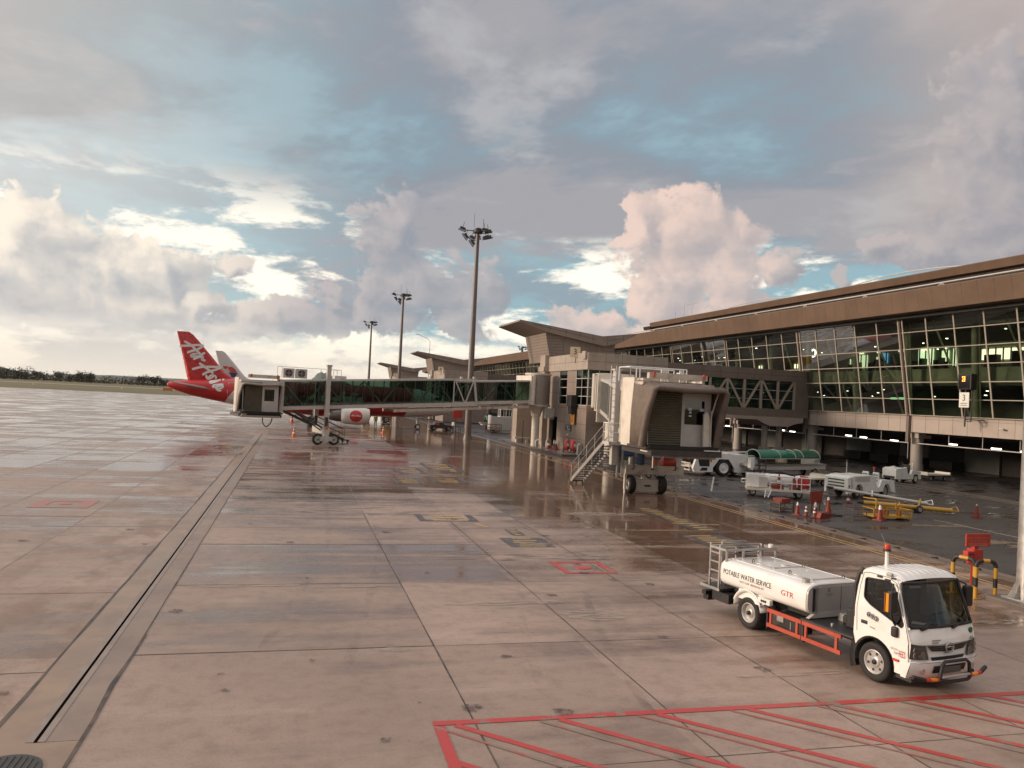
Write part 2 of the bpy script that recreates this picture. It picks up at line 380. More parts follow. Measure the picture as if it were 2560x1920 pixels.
M['panel'] = MAT('cladding_panel', (0.25, 0.20, 0.168), 0.5, var=0.10, ns=0.6, dirt=(0.17, 0.13, 0.105), dirt_amt=0.3, ds=0.8)
M['panelcream'] = MAT('cladding_cream', (0.36, 0.30, 0.25), 0.5, var=0.08, ns=0.8, dirt=(0.24, 0.17, 0.12), dirt_amt=0.4, ds=0.9)
M['paneldk'] = MAT('cladding_dark', (0.175, 0.138, 0.115), 0.5, var=0.10, ns=0.6)
M['fascia'] = MAT('roof_fascia', (0.150, 0.098, 0.068), 0.6, spec=0.2, var=0.10, ns=0.5, dirt=(0.10, 0.066, 0.047), dirt_amt=0.4, ds=0.3)
M['roof'] = MAT('roof_sheet', (0.33, 0.27, 0.23), 0.5, var=0.12, ns=0.4)
M['seam'] = MAT('panel_seam', (0.055, 0.042, 0.036), 0.7)
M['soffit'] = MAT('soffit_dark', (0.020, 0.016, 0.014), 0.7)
M['mullion'] = MAT('mullion_aluminium', (0.34, 0.305, 0.25), 0.4, var=0.08)
M['beam'] = MAT('concrete_beam', (0.40, 0.33, 0.285), 0.6, var=0.09, ns=0.5, dirt=(0.26, 0.20, 0.165), dirt_amt=0.4, ds=0.5)
M['column'] = MAT('column_concrete', (0.36, 0.31, 0.27), 0.6, var=0.10, ns=1)
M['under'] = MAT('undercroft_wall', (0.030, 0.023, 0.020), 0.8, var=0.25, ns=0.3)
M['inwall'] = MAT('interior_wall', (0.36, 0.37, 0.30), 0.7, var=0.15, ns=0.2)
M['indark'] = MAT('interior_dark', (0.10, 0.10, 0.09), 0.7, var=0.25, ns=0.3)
M['glass_t'] = GLASS('terminal_glass', (0.43, 0.48, 0.395), 0.08)
M['glass_b'] = GLASS('bridge_glass', (0.23, 0.325, 0.27), 0.05)
M['glass_v'] = GLASS('vehicle_glass', (0.40, 0.42, 0.38), 0.13)
M['glass_w'] = GLASS('tower_glass', (0.20, 0.34, 0.28), 0.10)
M['lamp'] = MAT('lamp_white', (0.9, 0.9, 0.85), 0.4, emit=(1.0, 0.96, 0.85), es=5.0)
M['lampg'] = MAT('lamp_interior', (0.9, 0.9, 0.85), 0.4, emit=(0.95, 1.0, 0.80), es=7.0)
M['shop'] = MAT('lit_shop_panel', (0.7, 0.75, 0.6), 0.4, emit=(0.80, 0.95, 0.62), es=1.6, var=0.3, ns=3)
M['shopw'] = MAT('lit_shop_front', (0.7, 0.7, 0.6), 0.4, emit=(1.0, 0.92, 0.66), es=2.2)
M['shopb'] = MAT('lit_blue_panel', (0.2, 0.4, 0.6), 0.4, emit=(0.15, 0.45, 0.75), es=1.4)
M['signwhite'] = MAT('sign_white', (0.70, 0.68, 0.63), 0.45, var=0.05)
M['signcream'] = MAT('sign_cream', (0.62, 0.50, 0.36), 0.5, var=0.06)
M['ink'] = MAT('sign_ink', (0.02, 0.017, 0.017), 0.5)
M['inkgrey'] = MAT('lettering_grey', (0.22, 0.20, 0.19), 0.5)
M['redink'] = MAT('lettering_red', (0.50, 0.03, 0.02), 0.45)
M['led'] = MAT('display_digits', (0.3, 0.1, 0.02), 0.5, emit=(1.0, 0.25, 0.03), es=6.0)
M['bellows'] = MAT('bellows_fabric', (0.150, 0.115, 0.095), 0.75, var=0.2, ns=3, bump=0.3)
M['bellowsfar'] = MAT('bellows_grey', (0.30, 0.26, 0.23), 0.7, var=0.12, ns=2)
M['shutter'] = MAT('roller_shutter', (0.135, 0.118, 0.085), 0.5, var=0.1)
M['interior_b'] = MAT('bridge_interior', (0.20, 0.18, 0.16), 0.6, var=0.1)
M['seat'] = MAT('cab_trim', (0.05, 0.045, 0.042), 0.8)
M['paper'] = MAT('paper_sheet', (0.62, 0.70, 0.74), 0.6, var=0.04)
M['hivis'] = MAT('hi_vis_vest', (0.55, 0.60, 0.06), 0.6)
M['navycloth'] = MAT('dark_cloth', (0.03, 0.035, 0.05), 0.8)
M['skin'] = MAT('skin', (0.30, 0.17, 0.11), 0.5)
M['rust'] = MAT('rusty_steel', (0.24, 0.12, 0.075), 0.7, var=0.3, ns=4)
M['brown'] = MAT('brown_steel', (0.10, 0.06, 0.045), 0.6)
M['bark'] = MAT('bark', (0.09, 0.065, 0.045), 0.85)
M['foliage'] = MAT('foliage', (0.042, 0.042, 0.022), 0.7, var=0.35, ns=0.35)
M['hill'] = MAT('forest_hill', (0.05, 0.07, 0.05), 0.9, var=0.2, ns=0.01)

# ---------------------------------------------------------------- ground
def mat_concrete():
    m = bpy.data.materials.new('wet_concrete'); m.use_nodes = True; t = m.node_tree; b = t.nodes['Principled BSDF']; T = NT(t)
    p = t.nodes.new('ShaderNodeTexCoord').outputs['Object']; x, y, z = T.sep(p)
    wob = T.mul(T.sub(T.noise(p, 0.5, 3, 0.6), 0.5), 0.06)
    cr = T.add(T.m('FLOOR', T.m('DIVIDE', T.add(x, -2.93), 3.07)), 40.0); cl = T.m('FLOOR', T.m('DIVIDE', T.add(x, 7.0), 3.3)); ir = T.m('GREATER_THAN', x, 2.945); il = T.m('LESS_THAN', x, -3.2)
    cx = T.add(T.mul(cr, ir), T.add(T.mul(cl, il), T.mul(T.sub(T.sub(1.0, ir), il), 20.0))); cy = T.m('FLOOR', T.m('DIVIDE', T.add(y, -15.75 + 53.5), 5.35))
    wn = t.nodes.new('ShaderNodeTexWhiteNoise'); wn.noise_dimensions = '2D'; t.links.new(T.xyz(cx, cy), wn.inputs['Vector'])
    big = T.noise(p, 0.11, 5, 0.6); fine = T.noise(p, 2.6, 6, 0.7); grain = T.noise(p, 22.0, 3, 0.7)
    streak = T.noise(T.vm('MULTIPLY', p, (0.10, 0.95, 1.0)), 1.0, 6, 0.62, 0.3)
    st2 = T.noise(T.vm('MULTIPLY', p, (0.035, 0.42, 1.0)), 1.0, 5, 0.6, 0.2)
    st3 = T.noise(T.vm('MULTIPLY', p, (0.55, 3.2, 1.0)), 1.0, 5, 0.65)
    c = T.mix(T.ss(big, 0.34, 0.66), (0.418, 0.303, 0.245), (0.306, 0.223, 0.182))
    c = T.mix(T.mul(wn.outputs['Value'], 0.50), c, (0.235, 0.165, 0.128))
    c = T.mix(T.mul(T.ss(fine, 0.42, 0.72), 0.48), c, (0.19, 0.135, 0.10))
    c = T.mix(T.mul(T.ss(streak, 0.50, 0.70), 0.35), c, (0.50, 0.385, 0.315))
    c = T.mix(T.mul(T.ss(grain, 0.45, 0.75), 0.42), c, (0.16, 0.12, 0.095))
    # rusty brown seep stains along the drain strip
    nd = T.noise(T.vm('MULTIPLY', p, (0.8, 0.45, 1.0)), 1.0, 5, 0.65)
    sd = T.mul(T.mul(T.ss(x, -9.5, -4.4), T.ss(x, -2.9, -3.5)), T.ss(nd, 0.44, 0.62))
    c = T.mix(T.mul(sd, 0.60), c, (0.185, 0.105, 0.062))
    # tyre and oil scuffs where the aircraft stand
    sc_n = T.noise(T.vm('MULTIPLY', p, (0.7, 4.2, 1.0)), 1.0, 7, 0.72, 0.4)
    reg = T.mul(T.mul(T.ss(x, -3.2, -1.5), T.ss(x, 9.0, 6.5)), T.mul(T.ss(y, 31.8, 33.2), T.ss(y, 44.0, 36.0)))
    c = T.mix(T.mul(T.mul(reg, T.ss(sc_n, 0.52, 0.60)), 0.8), c, (0.045, 0.035, 0.030))
    reg2 = T.mul(T.mul(T.ss(x, 4.0, 5.2), T.ss(x, 12.5, 9.0)), T.mul(T.ss(y, 23.3, 23.8), T.ss(y, 25.6, 24.6)))
    c = T.mix(T.mul(T.mul(reg2, T.ss(sc_n, 0.50, 0.58)), 0.75), c, (0.06, 0.045, 0.036))
    # water film: streaks that run across the falls, more of it further out
    w = T.add(T.mul(T.sub(st2, 0.5), 1.5), T.mul(T.sub(streak, 0.5), 1.25))
    w = T.add(w, T.add(T.mul(T.sub(T.noise(p, 0.20, 5, 0.66), 0.5), 1.6), T.mul(T.sub(wn.outputs['Value'], 0.5), 0.34)))
    w = T.add(w, T.add(T.lin(y, 10.0, 55.0, -0.32, 0.20), T.mul(T.lin(x, 7.0, 17.0, 0.0, 0.34), T.lin(y, 14.0, 28.0))))
    w = T.add(w, T.mul(T.sub(st3, 0.5), 0.5))
    wet = T.ss(w, -0.28, 0.40)
    w = T.add(w, T.mul(T.mul(T.mul(T.ss(x, -3.2, -1.0), T.ss(x, 8.5, 4.0)), T.mul(T.ss(y, 19.5, 22.5), T.ss(y, 33.0, 26.0))), 0.20))
    w = T.add(w, T.lin(x, 2.0, 12.0, 0.0, 0.17))
    wet = T.ss(w, -0.28, 0.34)
    pud = T.ss(w, 0.20, 0.46)
    c = T.mix(wet, c, T.mix(1.0, c, (0.47, 0.39, 0.345), 'MULTIPLY'))
    t.links.new(c, b.inputs['Base Color'])
    r = T.add(T.lin(wet, 0, 1, 0.55, 0.17), T.mul(T.sub(fine, 0.5), 0.16))
    r = T.m('MULTIPLY', r, T.lin(pud, 0, 1, 1.0, 0.50))
    t.links.new(T.m('MAXIMUM', r, 0.03), b.inputs['Roughness'])
    b.inputs['Specular IOR Level'].default_value = 0.5
    bn = t.nodes.new('ShaderNodeBump'); bn.inputs['Distance'].default_value = 0.012
    t.links.new(T.lin(pud, 0, 1, 0.26, 0.02), bn.inputs['Strength'])
    t.links.new(T.add(T.noise(p, 9.0, 5, 0.7), T.mul(streak, 1.5)), bn.inputs['Height']); t.links.new(bn.outputs[0], b.inputs['Normal'])
    return m
def mat_asphalt():
    m = bpy.data.materials.new('wet_asphalt'); m.use_nodes = True; t = m.node_tree; b = t.nodes['Principled BSDF']; T = NT(t)
    p = t.nodes.new('ShaderNodeTexCoord').outputs['Object']
    n = T.noise(p, 0.25, 5, 0.62); f = T.noise(p, 30, 3, 0.7); s = T.noise(T.vm('MULTIPLY', p, (0.25, 1.1, 1.0)), 0.8, 5, 0.62)
    c = T.mix(T.ss(n, 0.35, 0.65), (0.050, 0.041, 0.036), (0.028, 0.022, 0.020)); c = T.mix(T.mul(T.ss(f, 0.5, 0.8), 0.4), c, (0.07, 0.06, 0.053))
    w = T.ss(T.add(s, T.mul(T.sub(n, 0.5), 0.8)), 0.46, 0.66)
    c = T.mix(T.mul(w, 0.5), c, (0.022, 0.018, 0.017)); t.links.new(c, b.inputs['Base Color'])
    t.links.new(T.lin(w, 0, 1, 0.50, 0.10), b.inputs['Roughness'])
    bn = t.nodes.new('ShaderNodeBump'); bn.inputs['Distance'].default_value = 0.008; t.links.new(T.lin(w, 0, 1, 0.4, 0.05), bn.inputs['Strength'])
    t.links.new(T.noise(p, 40, 3, 0.7), bn.inputs['Height']); t.links.new(bn.outputs[0], b.inputs['Normal'])
    return m
def mat_paint(name, col, under, wear=0.55, sc_=2.5, rough=0.4):
    m = bpy.data.materials.new(name); m.use_nodes = True; t = m.node_tree; b = t.nodes['Principled BSDF']; T = NT(t)
    p = t.nodes.new('ShaderNodeTexCoord').outputs['Object']
    n = T.add(T.noise(p, sc_, 6, 0.7), T.mul(T.sub(T.noise(p, 0.35, 3, 0.5), 0.5), 0.6))
    c = T.mix(T.ss(n, wear, wear + 0.14), tuple(col), tuple(under)); c = T.mix(T.mul(T.ss(T.noise(p, 18, 4, 0.7), 0.45, 0.75), 0.35), c, tuple(k * 0.6 for k in col))
    t.links.new(c, b.inputs['Base Color']); b.inputs['Roughness'].default_value = rough
    return m
M['concrete'] = mat_concrete(); M['asphalt'] = mat_asphalt()
CON = (0.24, 0.18, 0.14)
M['redline'] = mat_paint('worn_red_paint', (0.46, 0.050, 0.042), CON, 0.545)
M['redfaint'] = mat_paint('faded_red_paint', (0.36, 0.11, 0.085), CON, 0.44)
M['yelline'] = mat_paint('worn_yellow_paint', (0.52, 0.34, 0.13), CON, 0.55)
M['markdark'] = mat_paint('blackout_paint', (0.075, 0.062, 0.056), CON, 0.53)
M['marklight'] = mat_paint('pale_patch_paint', (0.44, 0.36, 0.30), CON, 0.50)
M['whiteline'] = mat_paint('worn_white_paint', (0.45, 0.42, 0.39), (0.06, 0.05, 0.046), 0.56)
M['strip'] = MAT('drain_strip_concrete', (0.250, 0.180, 0.143), 0.45, var=0.16, ns=0.8, dirt=(0.15, 0.09, 0.06), dirt_amt=0.5, ds=0.5, bump=0.15)
M['strip2'] = MAT('drain_strip_brown', (0.27, 0.185, 0.13), 0.38, var=0.18, ns=0.8, dirt=(0.17, 0.10, 0.065), dirt_amt=0.6, ds=0.45, bump=0.15)
M['lip'] = MAT('channel_lip', (0.26, 0.21, 0.18), 0.6, var=0.12, ns=1.5, dirt=(0.18, 0.13, 0.10), dirt_amt=0.5, ds=1)
M['slot'] = MAT('channel_slot', (0.006, 0.005, 0.005), 1.0, spec=0.0)
M['joint'] = MAT('joint_sealant', (0.075, 0.054, 0.043), 0.6, var=0.7, ns=1.5)
M['jointpale'] = MAT('joint_pale', (0.24, 0.185, 0.15), 0.5, var=0.3, ns=1.0)
M['kerb'] = MAT('kerb_concrete', (0.120, 0.094, 0.080), 0.45, var=0.15, ns=1.2, dirt=(0.12, 0.09, 0.07), dirt_amt=0.5)
M['pad'] = MAT('pad_concrete', (0.22, 0.19, 0.17), 0.22, var=0.2, ns=0.7)
M['grass'] = MAT('grass_field', (0.125, 0.105, 0.038), 0.9, var=0.3, ns=0.03, stretch=(0.25, 1, 1), dirt=(0.15, 0.10, 0.055), dirt_amt=0.6, ds=0.012)
M['runway'] = MAT('runway_surface', (0.30, 0.27, 0.24), 0.4, var=0.1, ns=0.02)
M['iron'] = MAT('cast_iron', (0.05, 0.042, 0.038), 0.4, metal=0.3, var=0.3, ns=9)

def sheet(name, x0, x1, y0, y1, z, mat): return struct(MB().quad((x0, y0, z), (x1, y0, z), (x1, y1, z), (x0, y1, z)).build(name, mat))
sheet('ground', -9000, 9000, -3000, 9000, -0.06, M['grass'])
sheet('apron', -420, 22.35, -60, 320, 0.0, M['concrete'])
sheet('service_road', 23.05, 72, -60, 330, -0.004, M['asphalt'])
sheet('runway', -2500, 400, 555, 578, -0.05, M['runway'])
mb = MB(); mb.box(22.35, 22.6, 14, 66, -0.2, 0.02); mb.box(22.98, 23.1, 14, 66, -0.2, 0.02); struct(mb.build('gully_kerb', M['kerb']))
mb = MB(); mb.box(22.35, 23.1, -60, 14, -0.2, 0.003); mb.box(22.35, 23.1, 66, 320, -0.2, 0.003); struct(mb.build('verge', M['kerb']))
mb = MB(); mb.quad((22.6, 14, -0.12), (22.98, 14, -0.12), (22.98, 66, -0.12), (22.6, 66, -0.12)); struct(mb.build('gully_water', MAT('gully_water', (0.012, 0.010, 0.009), 0.05, var=0.1)))
mb = MB()
for k in range(27): mb.box(22.6, 22.98, 14.5 + k * 1.9, 14.58 + k * 1.9, -0.1, 0.015)
struct(mb.build('gully_cross_bars', M['kerb']))
mb = MB(); mb.box(44.4, 44.75, 8, 68, -0.1, 0.13); struct(mb.build('kerb_line', M['kerb']))
sheet('underpass_floor', 44.75, 66.5, 8, 330, 0.004, M['asphalt'])
# joints between the slabs
mb = MB(); mp = MB()
rj = random.Random(3)
def jline(mbx, a, b, w, z):
    n = max(2, int((Vector(b) - Vector(a)).length / 1.3)); d = (Vector(b) - Vector(a)).normalized(); nx = Vector((-d.y, d.x, 0)); L = []; Q = []
    for i in range(n + 1):
        p = Vector(a).lerp(Vector(b), i / n) + nx * rj.uniform(-1, 1) * w * 0.3; hw = w * rj.uniform(0.3, 0.75)
        L.append(p + nx * hw + Vector((0, 0, z))); Q.append(p - nx * hw + Vector((0, 0, z)))
    mbx.add(L + Q, [(i, n + 1 + i, n + 2 + i, i + 1) for i in range(n)])
for X in (2.93, 6.2, 9.1, 11.85, 15.1, 18.4): jline(mb, (X, 4, 0), (X, 33 if X < 12 else 60, 0), 0.026 if X < 7 else 0.016, 0.004); jline(mp, (X + 0.03, 21, 0), (X + 0.03, 80, 0), 0.018, 0.004)
for X in (-7.0, -10.3, -13.6, -16.9, -20.2, -26.8, -33): jline(mp, (X, 14, 0), (X, 200, 0), 0.05, 0.004)
for Y in (10.35, 15.75, 21.05, 26.4, 31.75, 37.1, 42.5, 47.8): jline(mb, (-2.6, Y, 0), (2.93, Y - 0.03, 0), 0.030, 0.004); jline(mb, (2.97, Y - 0.03, 0), (20.6, Y - 0.12, 0), 0.013, 0.004)
for Y in (15.0, 20.4, 31.6, 42, 58, 74, 96): jline(mb, (-40, Y, 0), (-3.8, Y, 0), 0.03, 0.004)
struct(mb.build('apron_joints', M['joint'])); struct(mp.build('apron_joints_pale', M['jointpale']))
# the drain strip with its slot
sheet('drain_strip', -3.17, -2.62, 12.15, 96, 0.004, M['strip']); sheet('drain_strip_edge', -3.78, -3.17, 8, 96, 0.004, M['strip2']); sheet('drain_strip_end', -3.17, -2.62, 6, 12.1, 0.004, M['strip2'])
mb = MB(); jline(mb, (-3.79, 6, 0), (-3.79, 60, 0), 0.05, 0.009); jline(mb, (-2.61, 6, 0), (-2.61, 17, 0), 0.075, 0.009); jline(mb, (-2.61, 17, 0), (-2.61, 60, 0), 0.03, 0.009); struct(mb.build('drain_strip_joints', M['joint']))
mb = MB(); mb.box(-3.285, -3.185, 12.15, 88, -0.05, 0.010); mb.box(-3.135, -3.04, 12.15, 88, -0.05, 0.010)
struct(mb.build('drain_lip', M['lip'])); struct(MB().box(-3.185, -3.135, 12.15, 88, -0.05, 0.008).build('drain_slot', M['slot']))
mb = MB()
for X0, X1 in ((-8.2, -3.85), (-2.55, 15.6)): mb.box(X0, X1, 29.52, 29.57, -0.01, 0.006)
struct(mb.build('cross_drain_slot', M['lip']))
mb = MB(); mb.cyl((-3.28, 11.35, 0), (-3.28, 11.35, 0.02), 0.42, n=36)
for i in range(-4, 5):
    w = math.sqrt(max(0.0, 0.36 ** 2 - (i * 0.08) ** 2)); mb.box(-3.28 + i * 0.08 - 0.015, -3.28 + i * 0.08 + 0.015, 11.35 - w, 11.35 + w, 0.02, 0.03)
tag(mb.build('manhole_cover', M['iron']), 'round dark iron cover at the near end of the drain strip', 'manhole cover')

# painted markings
def line(mbx, a, b, w, z=0.008):
    a = Vector((a[0], a[1], z)); b = Vector((b[0], b[1], z)); d = (b - a).normalized(); n = Vector((-d.y, d.x, 0)) * w / 2
    k = max(1, int((b - a).length / 2)); 
    for i in range(k): p = a.lerp(b, i / k); q = a.lerp(b, (i + 1) / k); mbx.quad(p - n, q - n, q + n, p + n)
mb = MB(); mf = MB()
line(mb, (2.28, 12.0), (16, 11.78), 0.16); line(mb, (2.36, 11.9), (2.30, 7.0), 0.17, 0.0085)
for i in range(8):
    x0 = 2.62 + 1.66 * i; y0 = 11.9 - 0.02 * i
    line(mb, (x0, y0), (x0 + 4.2, y0 - 4.2), 0.13, 0.0088)
    line(mf, (x0 - 0.33, y0 - 0.02), (x0 + 3.6, y0 - 4.05), 0.06, 0.0088)
line(mb, (2.36, 10.72), (5.2, 7.9), 0.13, 0.0088)
struct(mb.build('red_hatching', M['redline'])); struct(mf.build('red_hatching_ghost', M['redfaint']))
def red_square(x, y, s=0.72, w=0.19, mat=M['redline']):
    mb = MB(); mb2 = MB()
    for a, b in (((-s, -s), (s, -s)), ((s, -s), (s, s)), ((s, s), (-s, s)), ((-s, s), (-s, -s))): 
        ex = w / 2; d = Vector((b[0] - a[0], b[1] - a[1])).normalized() * ex
        line(mb, (x + a[0] - d.x + (d.x != 0) * 0, y + a[1] - d.y), (x + b[0] - d.x, y + b[1] - d.y), w)
    struct(mb.build('red_pit_square', mat))
    tag(MB().cyl((x, y, 0), (x, y, 0.012), 0.26, n=28).build('hydrant_pit_lid', mat), 'round red pit lid inside the %s red square on the apron' % ('near' if x > 0 else 'far left'), 'pit lid')
red_square(8.68, 22.72); red_square(-8.5, 34.7, 0.8, 0.5, M['redfaint'])
mb = MB()
for X in (21.08, 21.42): line(mb, (X, -10), (X - 0.1, 84), 0.10)
line(mb, (21.0, 84), (17.5, 100), 0.10); line(mb, (7.08, 30.7), (7.42, 29.9), 0.16); line(mb, (15.9, 31.2), (18.0, 30.9), 0.12); line(mb, (13.2, 29.35), (16.8, 29.3), 0.06)
struct(mb.build('yellow_lines', M['yelline']))
mb = MB(); my = MB(); ml = MB()
def stencil(x0, x1, y0, y1, bars, skew=0.0, border=False):
    z = 0.007
    mbx = mb
    if border:
        w = 0.28
        mbx.quad((x0, y0, z), (x0 + w, y0, z), (x0 + w, y1, z), (x0, y1, z)); mbx.quad((x1 - w, y0, z), (x1, y0, z), (x1, y1, z), (x1 - w, y1, z)); mbx.quad((x0 + w, y0, z), (x1 - w, y0, z), (x1 - w, y0 + 0.4, z), (x0 + w, y0 + 0.4, z))
    else: mbx.quad((x0, y0, z), (x1, y0, z), (x1, y1, z), (x0, y1, z))
    n = bars; h = (y1 - y0) / n
    for i in range(n):
        yy = y0 + h * (i + 0.5); a = x0 + (x1 - x0) * rj.uniform(0.18, 0.3); b = x1 - (x1 - x0) * rj.uniform(0.15, 0.32)
        if border and rj.random() < 0.45: a = lerp(a, b, rj.uniform(0.3, 0.6))
        my.quad((a, yy - h * 0.2, 0.011), (b, yy - h * 0.2, 0.011), (b, yy + h * 0.15, 0.011), (a, yy + h * 0.15, 0.011))
stencil(16.0, 17.3, 29.4, 35.8, 13); stencil(14.75, 16.6, 25.7, 28.4, 6); stencil(7.3, 8.9, 25.9, 27.6, 5); stencil(7.95, 8.45, 28.1, 29.45, 4); stencil(5.0, 7.4, 31.2, 33.0, 3, border=True)
for a in ((6.5, 8.3, 49.6, 53.4), (5.6, 7.3, 44.2, 47.0), (8.9, 11.2, 51.5, 57.4), (7.9, 10.0, 45.0, 47.4), (-5.9, -4.2, 65.6, 68.0), (-4.9, -3.5, 60.0, 61.9)): stencil(*a, 5, border=True)
struct(mb.build('blackout_marks', M['markdark'])); struct(my.build('stencil_marks', M['yelline']))
mb = MB(); line(mb, (30.2, 52.9), (24.7, 43.5), 0.10, 0.003); line(mb, (24.7, 43.5), (29.5, 44.2), 0.08, 0.003); line(mb, (31, 16), (31.3, 33), 0.1, 0.003); line(mb, (44, 30), (44.1, 52), 0.1, 0.003)
struct(mb.build('road_lines', M['whiteline']))
mb = MB(); mb.box(24.0, 44.3, 69.2, 93, -0.05, 0.15); struct(mb.build('tower_pavement', M['pad']))
mb = MB(); mb.box(23.85, 24.0, 69.0, 93, -0.05, 0.16); mb.box(23.85, 44.3, 69.05, 69.2, -0.05, 0.16); struct(mb.build('pavement_kerb', M['kerb']))

# hills far off
def hills(name, x0, x1, y, hgt, sd, peaks):
    r = random.Random(sd); n = 60; secs = []
    for i in range(n + 1):
        t = i / n; x = lerp(x0, x1, t); e = min(1, 6 * t, 6 * (1 - t))
        hz = sum(a * math.exp(-((t - c) / w) ** 2) for c, w, a in peaks) * hgt * (1 + 0.05 * math.sin(t * 37 + sd) + 0.03 * math.sin(t * 91)) * e
        secs.append([(x, y - 700, -1), (x, y - 280, hz * 0.55), (x, y, hz + 0.5), (x, y + 500, -1)])
    struct(MB().loft(secs, closed=False, cap=False).build(name, M['hill']))
hills('hill_ridge', -2700, -1450, 5200, 95, 1, ((0.15, 0.25, 0.9), (0.5, 0.2, 0.8), (0.8, 0.14, 0.42)))
hills('far_hill', 40, 720, 8200, 165, 5, ((0.30, 0.16, 0.95), (0.58, 0.22, 0.62), (0.12, 0.1, 0.25)))
hills('shore_ridge', -2000, 300, 6500, 34, 9, ((0.3, 0.3, 0.8), (0.7, 0.25, 0.6)))

# ---------------------------------------------------------------- trees beyond the runway
def tree(x, y, hgt, wid, sd, label):
    r = random.Random(sd); t = thing('tree', label, 'tree', (x, y, -0.05), 0, 'trees beyond the runway')
    k = MB(); k.cyl((0, 0, 0), (0.1 * wid * 0.2, 0, hgt * 0.5), 0.035 * hgt, 0.02 * hgt, 7)
    for i in range(5):
        a = r.uniform(0, 6.28); k.cyl((0, 0, hgt * r.uniform(0.25, 0.45)), (math.cos(a) * wid * 0.3, math.sin(a) * wid * 0.3, hgt * r.uniform(0.55, 0.8)), 0.014 * hgt, 0.006 * hgt, 5)
    k.build('trunk', M['bark'], t)
    c = MB(); lobes = [(r.uniform(-0.33, 0.33) * wid, r.uniform(-0.3, 0.3) * wid, hgt * r.uniform(0.42, 0.82), r.uniform(0.2, 0.34) * wid) for _ in range(9)]
    for lx, ly, lz, lr in lobes:
        for i in range(95):
            u = Vector((r.gauss(0, 1), r.gauss(0, 1), r.gauss(0, 0.8))).normalized() * lr * r.uniform(0.45, 1.06); p = Vector((lx, ly, lz)) + u
            if p.z < hgt * 0.14: p.z = hgt * r.uniform(0.12, 0.3)
            s = hgt * r.uniform(0.04, 0.085); a = Vector((r.uniform(-1, 1), r.uniform(-1, 1), r.uniform(-1, 1))).normalized(); b = a.cross(Vector((r.uniform(-1, 1), r.uniform(-1, 1), 1))).normalized()
            c.quad(p - a * s, p - b * s * 0.7, p + a * s, p + b * s * 0.7)
    c.build('crown', M['foliage'], t); return t
TR = [(-17.44, 820, 12.3, 20.6, 'dark spreading tree at the far left edge of the treeline'),
      (-16.86, 830, 11.2, 19.8, 'dark tree second from the left edge, under the blue hill'),
      (-16.27, 820, 12.8, 19.6, 'tall dark tree with a flat top left of the first gap in the treeline'),
      (-15.67, 835, 11.9, 7.3, 'tree with thin bare twigs on its right shoulder'),
      (-15.30, 825, 8.2, 15.6, 'low rounded tree ending the dense left part of the treeline'),
      (-14.43, 830, 11.2, 14.6, 'rounded tree standing alone just right of the first gap'),
      (-13.72, 845, 9.6, 10.6, 'small pale tree joined to the left of a wide dark clump'),
      (-13.29, 835, 13.1, 13.6, 'wide dark tree in the middle clump of the treeline'),
      (-12.68, 830, 12.4, 13.6, 'squarish dark tree on the right of the middle clump'),
      (-11.86, 840, 7.2, 21.1, 'low long bushy tree right of the middle clump'),
      (-10.58, 850, 7.9, 19.2, 'low thin tree left of a conical dark tree'),
      (-9.74, 840, 12.0, 14.8, 'dark conical tree near the red tail'),
      (-9.01, 850, 13.3, 10.7, 'umbrella shaped tree with see-through crown near the red tail'),
      (-8.46, 838, 10.1, 10.0, 'rounded tree touching the tip of the red tail cone'),
      (-18.10, 830, 13.0, 20.9, 'dark tree left of the frame edge of the treeline')]
for i, (az, dist, hg, wd, lb) in enumerate(TR): tree(math.sin(R(az)) * dist, math.cos(R(az)) * dist, hg * 0.72, wd, 40 + i, lb)
hb = MB(); r = random.Random(2)
for i in range(3800):
    az = R(r.uniform(-26, -2)); d = r.uniform(868, 905); p = Vector((math.sin(az) * d, math.cos(az) * d, 0.3 + abs(r.gauss(0, 1.9)) * (1 + 0.5 * math.sin(az * 90)))); s = r.uniform(0.4, 1.1)
    a = Vector((r.uniform(-1, 1), r.uniform(-1, 1), r.uniform(-1, 1))).normalized(); b = a.cross(Vector((r.uniform(-1, 1), 1, r.uniform(-1, 1)))).normalized(); hb.quad(p - a * s, p - b * s, p + a * s, p + b * s)
hbo = hb.build('scrub', M['foliage']); hbo['kind'] = 'stuff'; hbo['label'] = 'low scrub along the far edge of the airfield'
t = thing('runway_sign', 'small orange red board standing in the grass left of the red tail', 'sign', (-62, 430, -0.06)); MB().box(-2.2, 2.2, -0.15, 0.15, 0.5, 1.7).build('board', M['orange'], t)
mb = MB(); mb.box(-1.8, -1.6, -0.1, 0.1, 0, 0.5); mb.box(1.6, 1.8, -0.1, 0.1, 0, 0.5); mb.build('leg', M['darksteel'], t)

